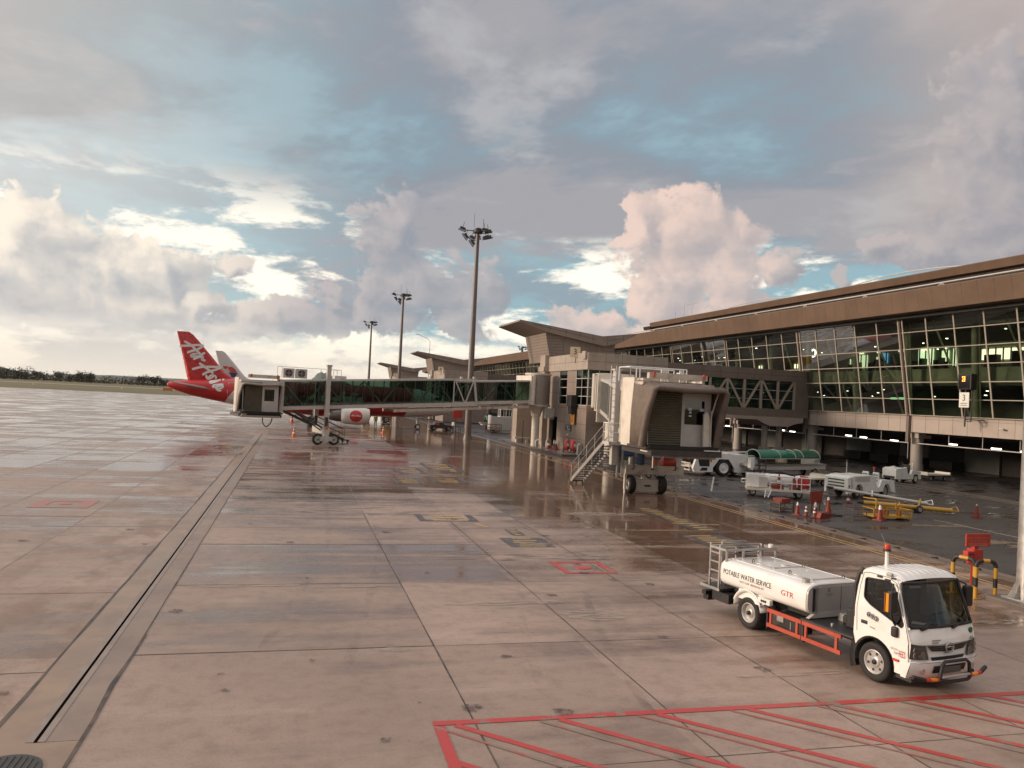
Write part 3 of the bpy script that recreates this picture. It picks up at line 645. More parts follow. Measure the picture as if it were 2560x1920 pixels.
# ---------------------------------------------------------------- the terminal
YA, YB = -10.0, 335.0
term = thing('terminal_building', 'long airport terminal with sloping green glass wall, brown fascia and open dark ground floor', 'terminal', (55, 60, 0))
def tb(mb, name, mat, parent=None, **k):
    o = mb.build(name, mat, parent or term, **k)
    if parent is None: o.matrix_parent_inverse = Matrix.Translation((-55, -60, 0))
    return o
mb = MB(); mb.box(54.45, 55.6, YA, YB, 3.83, 5.36)
tb(mb, 'spandrel_beam', M['beam'])
mb = MB(); y = YA
while y < 250: mb.box(54.443, 54.5, y, y + 0.02, 3.835, 5.355); y += 1.53
mb.box(54.44, 54.5, YA, YB, 5.05, 5.062)
tb(mb, 'panel_joint', M['seam'])
COLY = [60.75 + 15.3 * k for k in range(-4, 18)]
for y in COLY:
    mb = MB(); mb.cyl((55.35, y, 0), (55.35, y, 3.83), 0.52, n=22); mb.cyl((55.35, y, 0), (55.35, y, 0.9), 0.60, n=22); mb.box(54.8, 56.2, y - 0.75, y + 0.75, 3.3, 3.83)
    tb(mb, 'column', M['column'])
    tb(MB().box(54.18, 54.44, y - 0.16, y + 0.16, 2.9, 5.5), 'gutter_box', M['paneldk'])
gx0, gz0, gx1, gz1 = 54.30, 5.40, 52.85, 14.25
def gpt(y, t, off=0.0): 
    nx, nz = -(gz1 - gz0), (gx1 - gx0); l = math.hypot(nx, nz)
    return (gx0 + (gx1 - gx0) * t + nx / l * off, y, gz0 + (gz1 - gz0) * t + nz / l * off)
rows = [0, 0.165, 0.333, 0.5, 0.668, 0.838, 1.0]
for k in range(len(COLY) - 1):
    y0, y1 = COLY[k], COLY[k + 1]
    g = tb(MB().quad(gpt(y0, 0), gpt(y1, 0), gpt(y1, 1), gpt(y0, 1)), 'glazing', M['glass_t'])
    f = MB()
    for i in range(6):
        yy = y0 + (y1 - y0) * i / 5
        if i == 0: yy += 0.26
        if i == 5: yy -= 0.26
        f.bar(gpt(yy, 0, 0.02), gpt(yy, 1, 0.02), 0.07, 0.14, (0, 1, 0))
    for t in rows: f.bar(gpt(y0, t, 0.025), gpt(y1, t, 0.025), 0.10, 0.07, (0, 0, 1))
    tb(f, 'glazing_frame', M['mullion'], g)
    tb(MB().cyl(gpt(y0, -0.01, 0.06), gpt(y0, 1.0, 0.06), 0.11, n=10), 'downpipe', M['brown'])
# eaves
prof = [(52.85, 14.25), (51.5, 14.30), (51.30, 14.36), (50.95, 16.15), (51.1, 16.25), (53.2, 16.5), (56, 16.7), (56, 14.25)]
tb(MB().prism([(x, z) for x, z in prof], YA, YB, 'y'), 'eaves', M['fascia'])
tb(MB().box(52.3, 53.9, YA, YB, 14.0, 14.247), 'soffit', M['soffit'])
mb = MB(); y = YA
while y < 260:
    a, b = Vector((51.293, y, 14.4)), Vector((50.946, y, 16.12)); mb.add([a, a + Vector((0, 0.03, 0)), b + Vector((0, 0.03, 0)), b], [(0, 1, 2, 3)]); y += 1.55
tb(mb, 'fascia_joint', M['seam'])
mb = MB(); mb.cyl((51.35, YA, 16.50), (51.35, 119, 16.50), 0.06, n=8); y = YA
while y < 119: mb.bar((51.35, y, 16.2), (51.35, y, 16.5), 0.06); mb.bar((51.35, y - 0.4, 16.22), (51.35, y, 16.5), 0.05); mb.bar((51.35, y + 0.4, 16.22), (51.35, y, 16.5), 0.05); y += 9.2
tb(mb, 'roof_rail', M['greywhite'])
tb(MB().box(55.7, 56.4, YA, 119, 16.4, 17.8), 'roof_gap_shade', M['soffit'])  # near-black wall added so the gap below the upper roof looks shaded
prof2 = [(55.6, 17.78), (55.2, 17.82), (54.95, 18.45), (55.3, 18.6), (60, 19.3), (70, 20.2), (70, 17.78)]
tier = tb(MB().prism(prof2, YA, 119.0, 'y'), 'upper_roof', M['fascia'])
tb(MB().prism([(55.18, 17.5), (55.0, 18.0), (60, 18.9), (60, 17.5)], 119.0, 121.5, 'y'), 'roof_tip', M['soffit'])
tb(MB().prism([(56, 16.0), (56, 16.72), (70, 18.0), (92, 18.6), (92, 14.3), (56, 14.3)], YA, YB, 'y'), 'main_roof', M['roof'])
mb = MB()
for yc in (40, 66, 92): mb.tube([(57.5, yc - 9 + 18 * i / 14, 18.95 + 0.55 * math.sin(math.pi * i / 14)) for i in range(15)], 0.06, 6)
tb(mb, 'roof_hoop', M['greywhite'])
mb = MB()
for yy, hh in ((113, 2.2), (116, 1.2), (110.5, 1.6)): mb.cyl((58, yy, 18.8), (58, yy, 19.2 + hh), 0.04, n=6)
mb.bar((58, 108.5, 21.0), (58, 112.5, 21.0), 0.05); tb(mb, 'roof_aerial', M['steel'])
# inside
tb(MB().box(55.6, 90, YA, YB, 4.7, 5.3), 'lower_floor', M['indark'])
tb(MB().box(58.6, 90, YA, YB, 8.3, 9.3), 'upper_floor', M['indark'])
tb(MB().box(58.45, 58.6, YA, YB, 8.5, 9.9), 'balustrade', M['inwall'])
tb(MB().box(65.9, 66.1, YA, YB, 13.0, 14.6), 'bulkhead', M['inwall'])
tb(MB().box(68.5, 69, YA, YB, 9.3, 14.2), 'upper_wall', M['inwall'])
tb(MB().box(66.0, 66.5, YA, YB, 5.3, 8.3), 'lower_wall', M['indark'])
tb(MB().box(56.2, 90, YA, YB, 15.2, 15.5), 'ceiling', M['inwall'])
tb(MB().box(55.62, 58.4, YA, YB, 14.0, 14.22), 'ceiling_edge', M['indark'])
r = random.Random(12)
for k, y in enumerate(COLY):
    if y < 180:
        for dy in (3.2, 10.6):
            mb = MB(); mb.cyl((57.2, y + dy, 5.3), (56.6, y + dy, 14.0), 0.36, 0.30, n=14); mb.bar((57.1, y + dy + 0.5, 5.3), (55.0, y + dy + 3.0, 14.0), 0.16); mb.bar((57.1, y + dy - 0.5, 5.3), (55.0, y + dy - 2.0, 14.0), 0.12)
            tb(mb, 'inner_column', M['inwall'])
for y0, w, z0, z1, kk in ((58.5, 8.2, 11.5, 12.6, 'shopw'), (70.0, 0.35, 11.0, 12.9, 'shop'), (71.0, 0.9, 11.2, 12.7, 'shop'), (73.2, 2.1, 11.2, 13.0, 'shop'), (77.0, 0.9, 11.0, 12.2, 'shop'), (80.3, 0.9, 11.6, 12.8, 'shopb'), (81.4, 0.7, 11.2, 12.4, 'shop'), (83.8, 2.3, 11.1, 12.7, 'shop'), (86.9, 0.25, 11.1, 12.3, 'shop'), (98, 0.7, 11.4, 12, 'shopw'), (107, 0.7, 11.4, 12, 'shopw'), (121, 1.2, 11.3, 11.9, 'shopw')):
    p = tb(MB().box(68.3, 68.45, y0, y0 + w, z0, z1), 'shop_front', M[kk])
    mb = MB()
    for q in range(int(w / 0.9) + 1): mb.box(68.2, 68.29, y0 + q * 0.9, y0 + q * 0.9 + 0.12, z0 - 0.2, z1 + 0.1)
    mb.box(67.4, 68.2, y0 + w * 0.3, y0 + w * 0.45, 9.3, z0 + 0.7) if w > 0.8 else None; mb.box(67.0, 67.6, y0 + w * 0.62, y0 + w * 0.8, 9.3, z0 + 0.4)
    tb(mb, 'shop_fitting', M['indark'], p)
for y0, w in ((73.8, 1.0), (77.0, 1.3), (81.2, 0.7), (84.3, 1.0), (71.2, 0.3)): tb(MB().box(68.15, 68.28, y0, y0 + w, 12.85, 13.02), 'shop_sign', M['shopw'])
r = random.Random(5)
for i in range(26):
    y = 38 + i * 4.1 + r.uniform(-1.5, 1.5); x = r.uniform(60, 66); z = r.choice((12.6, 13.6, 14.9)) if i % 3 else 13.0
    mb = MB(); mb.cyl((x, y, z), (x, y, z + 0.06), r.uniform(0.07, 0.14), n=10); tb(mb, 'ceiling_lamp', M['lampg'])
for i in range(18):
    y = 40 + i * 3.3 + r.uniform(-1.2, 1.2); x = r.uniform(58, 64); mb = MB(); mb.cyl((x, y, 7.9 - (i % 3) * 0.25), (x, y, 7.96 - (i % 3) * 0.25), r.uniform(0.06, 0.12), n=10); tb(mb, 'hall_lamp', M['lampg'])
tb(MB().box(62.4, 62.5, 70.2, 72.6, 7.05, 7.28), 'lit_direction_sign', MAT('green_sign', (0.1, 0.4, 0.2), 0.4, emit=(0.25, 0.95, 0.5), es=1.6, var=0.4, ns=6))
mb = MB(); mb.tube([(57.4, 79.4 + 0.42 * math.cos(a * 0.5236), 12.05 + 0.42 * math.sin(a * 0.5236)) for a in range(12)], 0.09, 6, closed=True); tb(mb, 'round_lit_sign', M['lamp'])
# undercroft
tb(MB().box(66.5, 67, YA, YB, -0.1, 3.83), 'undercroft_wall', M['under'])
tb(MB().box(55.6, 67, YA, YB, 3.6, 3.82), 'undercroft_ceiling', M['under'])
for y in range(26, 200, 9): tb(MB().box(66.2, 66.48, y, y + 4.2, 0.0, 2.5), 'undercroft_shutter', M['indark'])
for k in range(len(COLY) - 1):
    y0, y1 = COLY[k] + 0.6, COLY[k + 1] - 0.6; mb = MB(); mb.cyl((54.9, y0, 2.82), (54.9, y1, 2.82), 0.045, n=8)
    for q in range(5): yy = lerp(y0, y1, q / 4); mb.cyl((54.9, yy, 2.82), (54.9, yy, 3.83), 0.03, n=6)
    mb.cyl((54.9, y0, 1.35), (54.9, y0, 2.82), 0.03, n=6)
    tb(mb, 'hanging_rail', M['greywhite'])
yy = 20.0; i = 0
while yy < 150:
    x = 58.0 + (i % 3) * 1.5; mb = MB(); mb.cyl((x, yy - 0.5, 2.78), (x, yy + 0.5, 2.78), 0.055, n=8); l = tb(mb, 'tube_lamp', M['lamp'])
    tb(MB().box(x - 0.06, x + 0.06, yy - 0.55, yy + 0.55, 2.86, 2.93), 'lamp_housing', M['steel'], l)
    yy += 6.3 if i % 2 else 4.3; i += 1
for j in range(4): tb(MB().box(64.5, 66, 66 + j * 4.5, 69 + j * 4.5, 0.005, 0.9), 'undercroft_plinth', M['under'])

# stand number display on the terminal wall
def tstand(prefix):
    t = thing('docking_display', 'black docking display with orange lit digits above a white 3 board on the terminal glass', 'docking display', (53.2, 53.1, 4.6))
    L = lambda mbx, n, m, p=None, **k: mbx.build(n, m, p or t, **k)
    L(MB().box(-0.35, 0.25, -0.62, 0.72, 3.05, 4.35), 'display_case', M['black'], bevel=0.04)
    d = L(MB().box(-0.362, -0.30, -0.5, 0.6, 3.15, 4.25), 'display_screen', MAT('screen_black', (0.012, 0.010, 0.010), 0.15))
    mb = MB(); 
    for z in range(5): 
        for q in range(3):
            if (z, q) not in ((1, 1), (3, 1), (2, 2)): mb.box(-0.368, -0.36, -0.02 + q * 0.11, 0.05 + q * 0.11, 3.72 + z * 0.09, 3.78 + z * 0.09)
    L(mb, 'display_digits', M['led'], d)
    s = L(MB().box(-0.30, -0.22, -0.42, 0.58, 1.58, 2.82), 'number_board', M['signwhite'], bevel=0.02)
    text('number', '3', 0.72, M['ink'], lambda u, v, w: (-0.302 - w, 0.08 - u, 2.36 + v), s)
    for z_, w_ in ((1.92, 0.36), (1.76, 0.34)):
        q = MB(); [q.box(-0.306, -0.301, 0.08 - w_ + k * w_ / 4.5, 0.08 - w_ + k * w_ / 4.5 + w_ / 5.6, z_ - 0.035, z_ + 0.035) for k in range(9)]; q.build('small_print', M['inkgrey'], s)
    mb = MB(); mb.bar((-0.1, 0.1, 0.0), (-0.1, 0.1, 4.4), 0.09); mb.bar((-0.1, -0.5, 0.45), (-0.1, -0.5, 3.2), 0.07); mb.bar((-0.1, -0.5, 0.75), (-0.1, 0.1, 0.75), 0.07); mb.bar((-0.1, -0.5, 0.45), (-0.1, 0.1, 0.45), 0.07)
    mb.bar((-0.1, 0.1, 0.6), (1.25, 0.1, 0.6), 0.08); mb.bar((-0.1, -0.5, 0.6), (1.25, -0.5, 0.6), 0.08); mb.bar((-0.1, 0.1, 3.0), (0.7, 0.1, 3.0), 0.08)
    L(mb, 'bracket', M['darksteel'])
tstand('')
t = thing('wall_camera', 'small pale camera on the terminal beam right of the docking display', 'camera', (54.45, 50.6, 4.55))
MB().bar((0, 0, 0), (-0.35, 0, 0), 0.05).build('arm', M['darksteel'], t); MB().cyl((-0.35, -0.18, 0.02), (-0.35, 0.22, 0.05), 0.07, n=10).build('camera_body', M['greywhite'], t)

# ---------------------------------------------------------------- gate towers with butterfly roofs, link bridges
def seams(mb, x0, x1, y0, y1, zs, vs, face, off=0.004, w=0.028):
    """dark joints proud of a wall. face 's': wall in plane y=y0 ; 'w': wall in plane x=x0"""
    for z in zs:
        if face == 's': mb.box(x0, x1, y0 - off, y0 + 0.01, z - w / 2, z + w / 2)
        else: mb.box(x0 - off, x0 + 0.01, y0, y1, z - w / 2, z + w / 2)
    for v, za, zb in vs:
        if face == 's': mb.box(v - w / 2, v + w / 2, y0 - off * 0.7, y0 + 0.01, za, zb)
        else: mb.box(x0 - off * 0.7, x0 + 0.01, v - w / 2, v + w / 2, za, zb)
def window_grid(parent, pts, nu, nz, z0, z1, name='window', mat='glass_w'):
    """pts: plan polyline of the window; glass plus white bars"""
    g = MB(); f = MB()
    for i in range(len(pts) - 1):
        a, b = Vector((*pts[i], 0)), Vector((*pts[i + 1], 0)); d = (b - a).normalized(); n = Vector((d.y, -d.x, 0))
        g.quad(a + Vector((0, 0, z0)), b + Vector((0, 0, z0)), b + Vector((0, 0, z1)), a + Vector((0, 0, z1)))
        for k in range(nz + 1): z = lerp(z0, z1, k / nz); f.bar(a + n * 0.03 + Vector((0, 0, z)), b + n * 0.03 + Vector((0, 0, z)), 0.06, 0.055)
        for k in range(nu[i] + 1): p = a.lerp(b, k / nu[i]) + n * 0.034; f.bar(p + Vector((0, 0, z0)), p + Vector((0, 0, z1)), 0.05, 0.05)
    o = g.build(name, M[mat], parent); f.build('window_frame', M['greywhite'], o); return o
def tower(num, y0, label):
    """gate tower; local origin at its near west corner; west wall x=0, near wall y=0"""
    t = thing('gate_tower', label, 'gate tower', (26.8, y0, 0), 0, 'gate towers along the terminal')
    W, D = 8.2, 19.5
    # lower block built of wall pieces round its openings
    w = MB()
    w.box(0.5, W, 0, 0.4, 0.1, 4.75); w.box(0, 0.4, 0.4, 8.6, 0.1, 4.75); w.box(0, 0.5, 0, 0.4, 0.1, 4.75); w.box(0, 0.4, 8.6, 11.3, 3.35, 4.75); w.box(0, 0.4, 11.3, D, 0.1, 4.75)
    w.box(2.25, W, 0, 0.4, 4.75, 8.2); w.box(0, 0.4, 3.25, 5.9, 4.75, 8.2); w.box(0, 0.4, 8.4, D, 4.75, 8.2)
    w.box(0, W, D - 0.4, D, 0.1, 8.2); w.box(W - 0.4, W, 0.4, D - 0.4, 0.1, 8.2)
    w.box(0.4, W - 0.4, 0.4, D - 0.4, 8.0, 8.19); w.box(0.4, W - 0.4, 0.4, D - 0.4, 4.4, 4.7)
    w.box(2.2, 2.4, 0.4, 6.0, 4.75, 8.0)
    w.build('wall', M['panel'], t)
    b = MB(); b.box(-0.14, W, -0.14, 12.1, 8.2, 9.82); b.build('parapet_band', M['panelcream'], t)
    s = MB(); seams(s, -0.14, W, -0.14, 12.1, (8.98,), [(1.7, 8.2, 9.82), (3.4, 8.2, 9.82), (5.0, 8.2, 9.82), (6.7, 8.2, 9.82)], 's'); seams(s, -0.14, W, -0.14, 12.1, (8.98,), [(v, 8.2, 9.82) for v in (1.2, 2.9, 4.6, 6.4, 8.2, 10.0)], 'w')
    seams(s, 0.5, W, 0, 0, (1.4, 2.9, 4.4), [(v, 0.1, 4.75) for v in (2.2, 4.1, 6.0)], 's'); seams(s, 0, 0, 0, 8.6, (1.4, 2.9, 4.4), [(v, 0.1, 4.75) for v in (1.5, 3.0, 4.6, 6.2)], 'w'); seams(s, 0, 0, 3.25, 5.9, (5.9, 7.0), [], 'w'); seams(s, 0, 0, 8.4, 19, (5.9, 7.0), [], 'w')
    s.build('panel_joint', M['seam'], t)
    window_grid(t, [(0.05, 3.25), (0.05, 0.05), (2.25, 0.05)], [2, 2], 4, 4.75, 8.2)
    window_grid(t, [(0.05, 8.4), (0.05, 5.9)], [1], 4, 4.75, 8.2)
    MB().box(0.3, 2.3, 0.4, 3.2, 7.35, 7.9).build('ceiling_panel', M['inwall'], t)
    MB().box(0.9, 1.1, 8.7, 11.2, 0.12, 3.3).build('door_recess', M['black'], t)
    MB().box(0.86, 0.92, 8.75, 10.0, 0.15, 2.5).build('door', M['darksteel'], t)
    # pilaster and side wall further along
    p = MB(); p.box(-0.55, 0.0, 12.1, 13.9, 0.15, 10.0); p.box(-0.7, 0, 12.0, 14.0, 8.2, 8.75); p.build('pilaster', M['panelcream'], t)
    MB().box(-2.2, 0.0, 16.6, 18.6, 0.15, 4.4).build('side_block', M['panelcream'], t)
    # upper volume under the roof
    ya, yb = 11.8, 19.8
    def up(x, y, z): return (x, y, z)
    u = MB()
    xa0, xa1 = -0.05, -0.75      # west wall leans out towards the top
    lo = [(xa0, ya, 9.3), (7.2, ya, 9.3), (7.2, yb, 9.3), (xa0, yb, 9.3)]
    hi = [(xa1, ya, 12.45), (5.9, ya, 11.5), (7.5, ya, 11.75), (7.5, yb, 11.75), (5.9, yb, 11.5), (xa1, yb, 12.45)]
    u.add(lo + hi, [(0, 4, 5, 6, 1), (1, 6, 7, 2), (2, 7, 8, 9, 3), (3, 9, 4, 0), (4, 9, 8, 5), (5, 8, 7, 6), (0, 1, 2, 3)])
    u.build('upper_wall', M['panel'], t)
    s = MB(); seams(s, 1.4, 7.1, ya, 0, (), [(1.4, 9.9, 12.0), (3.3, 9.9, 11.8), (5.3, 9.9, 11.5)], 's')
    for k in range(8):
        z = 9.95 + k * 0.32; x = xa0 + (xa1 - xa0) * (z - 9.3) / 3.15; s.box(x - 0.006, 1.38, ya - 0.004, ya + 0.01, z - 0.012, z + 0.012); s.box(x - 0.005, x + 0.02, ya, yb, z - 0.012, z + 0.012)
        if k < 5: s.box(5.8, 7.35, ya - 0.004, ya + 0.01, z - 0.012, z + 0.012)
    s.build('upper_joint', M['seam'], t)
    # butterfly roof
    y_0, y_1 = 11.2, 20.4
    top = [(-3.9, 13.62), (5.72, 12.46), (9.9, 13.05)]; bot = [(9.6, 12.75), (7.5, 11.72), (5.9, 11.38), (-0.6, 12.45), (-3.95, 13.42)]
    MB().prism(top + bot, y_0, y_1, 'y').build('butterfly_roof', M['panelcream'] if False else M['panel'], t)
    s = MB()
    def edge(x, z0_, z1_): s.add([(x, y_0 - 0.005, z0_), (x + 0.04, y_0 - 0.005, z0_), (x + 0.04, y_0 - 0.005, z1_), (x, y_0 - 0.005, z1_)], [(0, 1, 2, 3)])
    for q in (0.17, 0.36, 0.55, 0.72, 0.88):
        x = lerp(-3.9, 5.72, q); edge(x, lerp(13.42, 11.38, max(0, (x + 3.95) / 9.85)) + 0.05, lerp(13.6, 12.46, q))
    mid = [(-2.2, 13.2), (5.0, 12.05)]; s.bar((mid[0][0], y_0 - 0.004, mid[0][1]), (mid[1][0], y_0 - 0.004, mid[1][1]), 0.012, 0.035); s.bar((6.4, y_0 - 0.004, 12.05), (8.2, y_0 - 0.004, 12.35), 0.012, 0.035); edge(6.3, 11.5, 12.5); edge(8.2, 12.1, 12.75)
    s.build('roof_joint', M['seam'], t)
    a = R(-19); cs, sn = math.cos(a), math.sin(a)
    def sp(u, w_, z): return (-0.35 + u * cs + w_ * sn, 3.0 + u * sn - w_ * cs, z)
    m = MB(); m.add([sp(u, w_, z) for z in (9.44, 10.46) for w_ in (0.0, 0.10) for u in (-0.5, 0.5)], [(0, 1, 3, 2), (4, 6, 7, 5), (0, 4, 5, 1), (2, 3, 7, 6), (0, 2, 6, 4), (1, 5, 7, 3)]); sg = m.build('number_sign', M['signcream'], t)
    text('number', num, 0.80, M['ink'], lambda q, v, w_: Vector(sp(q, 0.104 + w_, 9.96 + v)), sg)
    MB().bar((-0.2, 3.3, 8.9), (-0.2, 3.3, 9.6), 0.07).build('sign_post', M['steel'], t)
    MB().box(-0.36, -0.15, 0.1, 1.0, 9.2, 9.95).build('light_box', M['panelcream'], t)
    return t
def rail_box(o): pass
t3 = tower('3', 71.2, 'near gate tower with a 3 board, corner window and V shaped roof')
t4 = tower('4', 146.9, 'second gate tower with a small 4 board, half hidden behind the tall mast')
t5 = tower('5', 218.9, 'farthest gate tower, its roof tip between the two far masts')
def hang(y0, txt, label):
    t = thing('docking_display', label, 'docking display', (26.8, y0, 2.8)); 
    MB().box(-0.75, -0.1, -0.6, 0.75, 1.75, 2.9).build('display_case', M['black'], t, bevel=0.04)
    MB().prism([(-0.6, 0.0), (-0.15, 0.0), (-0.1, 0.9), (-0.7, 0.9)], -0.35, 0.45, 'y').xf(Matrix.Translation((0, 0, 1.0))).build('display_neck', M['black'], t)
    b = MB().box(-0.30, -0.2, -0.35, 0.5, 0.0, 1.25).build('notice_board', MAT('notice_orange', (0.62, 0.27, 0.05), 0.5), t)
    q = MB(); [q.box(-0.306, -0.301, 0.08 - w_, 0.08 + w_, z_ - 0.05, z_ + 0.05) for z_, w_ in ((1.0, 0.16), (0.84, 0.2), (0.68, 0.18), (0.44, 0.2), (0.3, 0.17))]; q.build('small_print', M['ink'], b)
    MB().bar((-0.15, 0.1, 0.9), (-0.15, 0.1, 1.9), 0.1).build('bracket', M['darksteel'], t)
hang(74.2, '', 'black docking display over an orange notice on the near gate tower wall')
t = thing('exit_sign', 'small dark green sign with a white figure beside the tower doorway', 'sign', (26.8, 76.05, 2.1))
MB().box(-0.1, 0.0, -0.85, 0.85, 0, 0.6).build('sign_panel', MAT('sign_green', (0.02, 0.05, 0.035), 0.4), t)
mb = MB(); mb.cyl((-0.105, 0, 0.5), (-0.1, 0, 0.5), 0.055, n=12); mb.box(-0.108, -0.1, -0.07, 0.07, 0.22, 0.43); mb.box(-0.108, -0.1, -0.06, -0.01, 0.06, 0.22); mb.box(-0.108, -0.1, 0.01, 0.06, 0.06, 0.22); mb.build('figure', M['signwhite'], t)
for yy in (0.5, -0.5): text('letters', 'EXIT', 0.17, M['signwhite'], lambda u, v, w: (-0.102 - w, yy - u, 0.42 + v), t)
MB().box(-0.106, -0.1, -0.75, -0.2, 0.1, 0.17).build('small_print', M['signwhite'], t)
t = thing('wall_lamp', 'small round white lamp under the green exit sign', 'lamp', (26.8, 76.2, 1.6)); MB().lathe([(0.0, 0), (0.12, 0.02), (0.14, 0.08), (0.1, 0.14), (0.0, 0.16)], n=12).build('lamp_shade', M['signwhite'], t)

def link(y0, label):
    t = thing('link_bridge', label, 'link bridge', (35.0, y0, 0), 0, 'link bridges from tower to terminal')
    x1 = 19.1
    b = MB(); b.box(-1.5, x1, 0, 4.4, 8.4, 9.62); b.box(-1.5, x1, 0, 4.4, 4.5, 5.35); b.build('deck', M['paneldk'], t)
    s = MB(); seams(s, 0, x1, 0, 0, (9.0,), [(k * 2.05, 8.4, 9.62) for k in range(10)], 's'); s.build('panel_joint', M['seam'], t)
    MB().box(-1.5, 12.6, -0.25, 0.1, 4.15, 4.49).build('edge_beam', M['beam'], t)
    MB().box(17.45, x1, 0.02, 4.4, 5.35, 8.4).build('end_wall', M['paneldk'], t)
    g = MB(); g.quad((-1.5, 0.30, 5.35), (17.45, 0.30, 5.35), (17.45, 0.30, 8.4), (-1.5, 0.30, 8.4)); g.quad((-1.5, 4.2, 5.35), (17.45, 4.2, 5.35), (17.45, 4.2, 8.4), (-1.5, 4.2, 8.4)); g = g.build('glass', M['glass_w'], t)
    for side, w in ((0.14, 0.26), (4.3, 0.2)):
        tr = MB()
        for k in range(9):
            x = 0.95 + k * 2.05
            if k: tr.bar((x, side, 5.36), (x, side, 8.39), w, w * 0.7, (0, 1, 0))
            a, c = (5.4, 8.36) if k % 2 else (8.36, 5.4)
            if x + 2.05 < 17.6: tr.bar((x + 0.12, side, a), (x + 1.93, side, c), w * 0.85, w * 0.6, (0, 1, 0))
        tr.build('truss', M['panelcream'], t)
    f = MB()
    for z in (6.35, 7.35): f.bar((-1.5, 0.28, z), (17.45, 0.28, z), 0.03, 0.05)
    f.build('window_frame', M['greywhite'], g)
    c = MB(); c.prism([(12.6, 4.49), (18.4, 4.49), (18.4, 4.05), (17.2, 3.75), (16.6, 3.5), (14.4, 3.5), (13.6, 3.75), (12.6, 4.2)], -0.2, 4.6, 'y'); c.build('pier_head', M['beam'], t)
    for x in (14.6, 16.4): 
        k = MB(); k.cyl((x, 1.2, 0), (x, 1.2, 3.5), 0.33, n=18); k.box(x - 0.42, x + 0.42, 0.78, 1.62, 0, 1.2); k.build('column', M['column'], t)
    return t
link(75.3, 'enclosed link bridge with white diagonal truss joining the near tower to the terminal')
link(151.0, 'far link bridge behind the second gate tower, seen below its roof')

# ---------------------------------------------------------------- jet bridges
def wheel(parent, x, y, z, r, w, axis='y', rim='chrome', hubs=True, side=1, name='wheel'):
    """tyre lathe with a rim child. side: +1 outer face towards +axis"""
    A = Matrix.Translation((x, y, z)) @ ({'y': Matrix.Identity(4), 'x': Matrix.Rotation(R(-90), 4, 'Z')}[axis])
    h = w / 2
    t = MB(); t.lathe([(r * 0.60, -h * 0.8), (r * 0.80, -h), (r * 0.93, -h * 0.95), (r, -h * 0.62), (r, h * 0.62), (r * 0.93, h * 0.95), (r * 0.80, h), (r * 0.60, h * 0.8)], axis='y', n=28, cap=False).xf(A)
    o = t.build(name, M['rubber'], parent)
    k = MB(); s = side
    k.lathe([(r * 0.61, s * h * 0.55), (r * 0.63, s * h * 0.86), (r * 0.56, s * h * 0.88), (r * 0.52, s * h * 0.45), (r * 0.32, s * h * 0.30), (r * 0.30, s * h * 0.62), (r * 0.20, s * h * 0.70), (0.001, s * h * 0.70)], axis='y', n=28)
    k.xf(A); k.build('rim', M[rim], o)
    if hubs:
        q = MB()
        for i in range(6):
            a = i * math.pi / 3 + 0.3; c = Vector((math.cos(a) * r * 0.43, s * h * 0.43, math.sin(a) * r * 0.43)); q.cyl(c - Vector((0, 0.02, 0)), c + Vector((0, s * 0.012, 0)), r * 0.075, n=10)
        q.lathe([(r * 0.13, s * h * 0.70), (r * 0.12, s * h * 0.95), (0.001, s * h * 0.98)], axis='y', n=14)
        q.xf(A); q.build('wheel_bolt', M['black'], o)
    return o

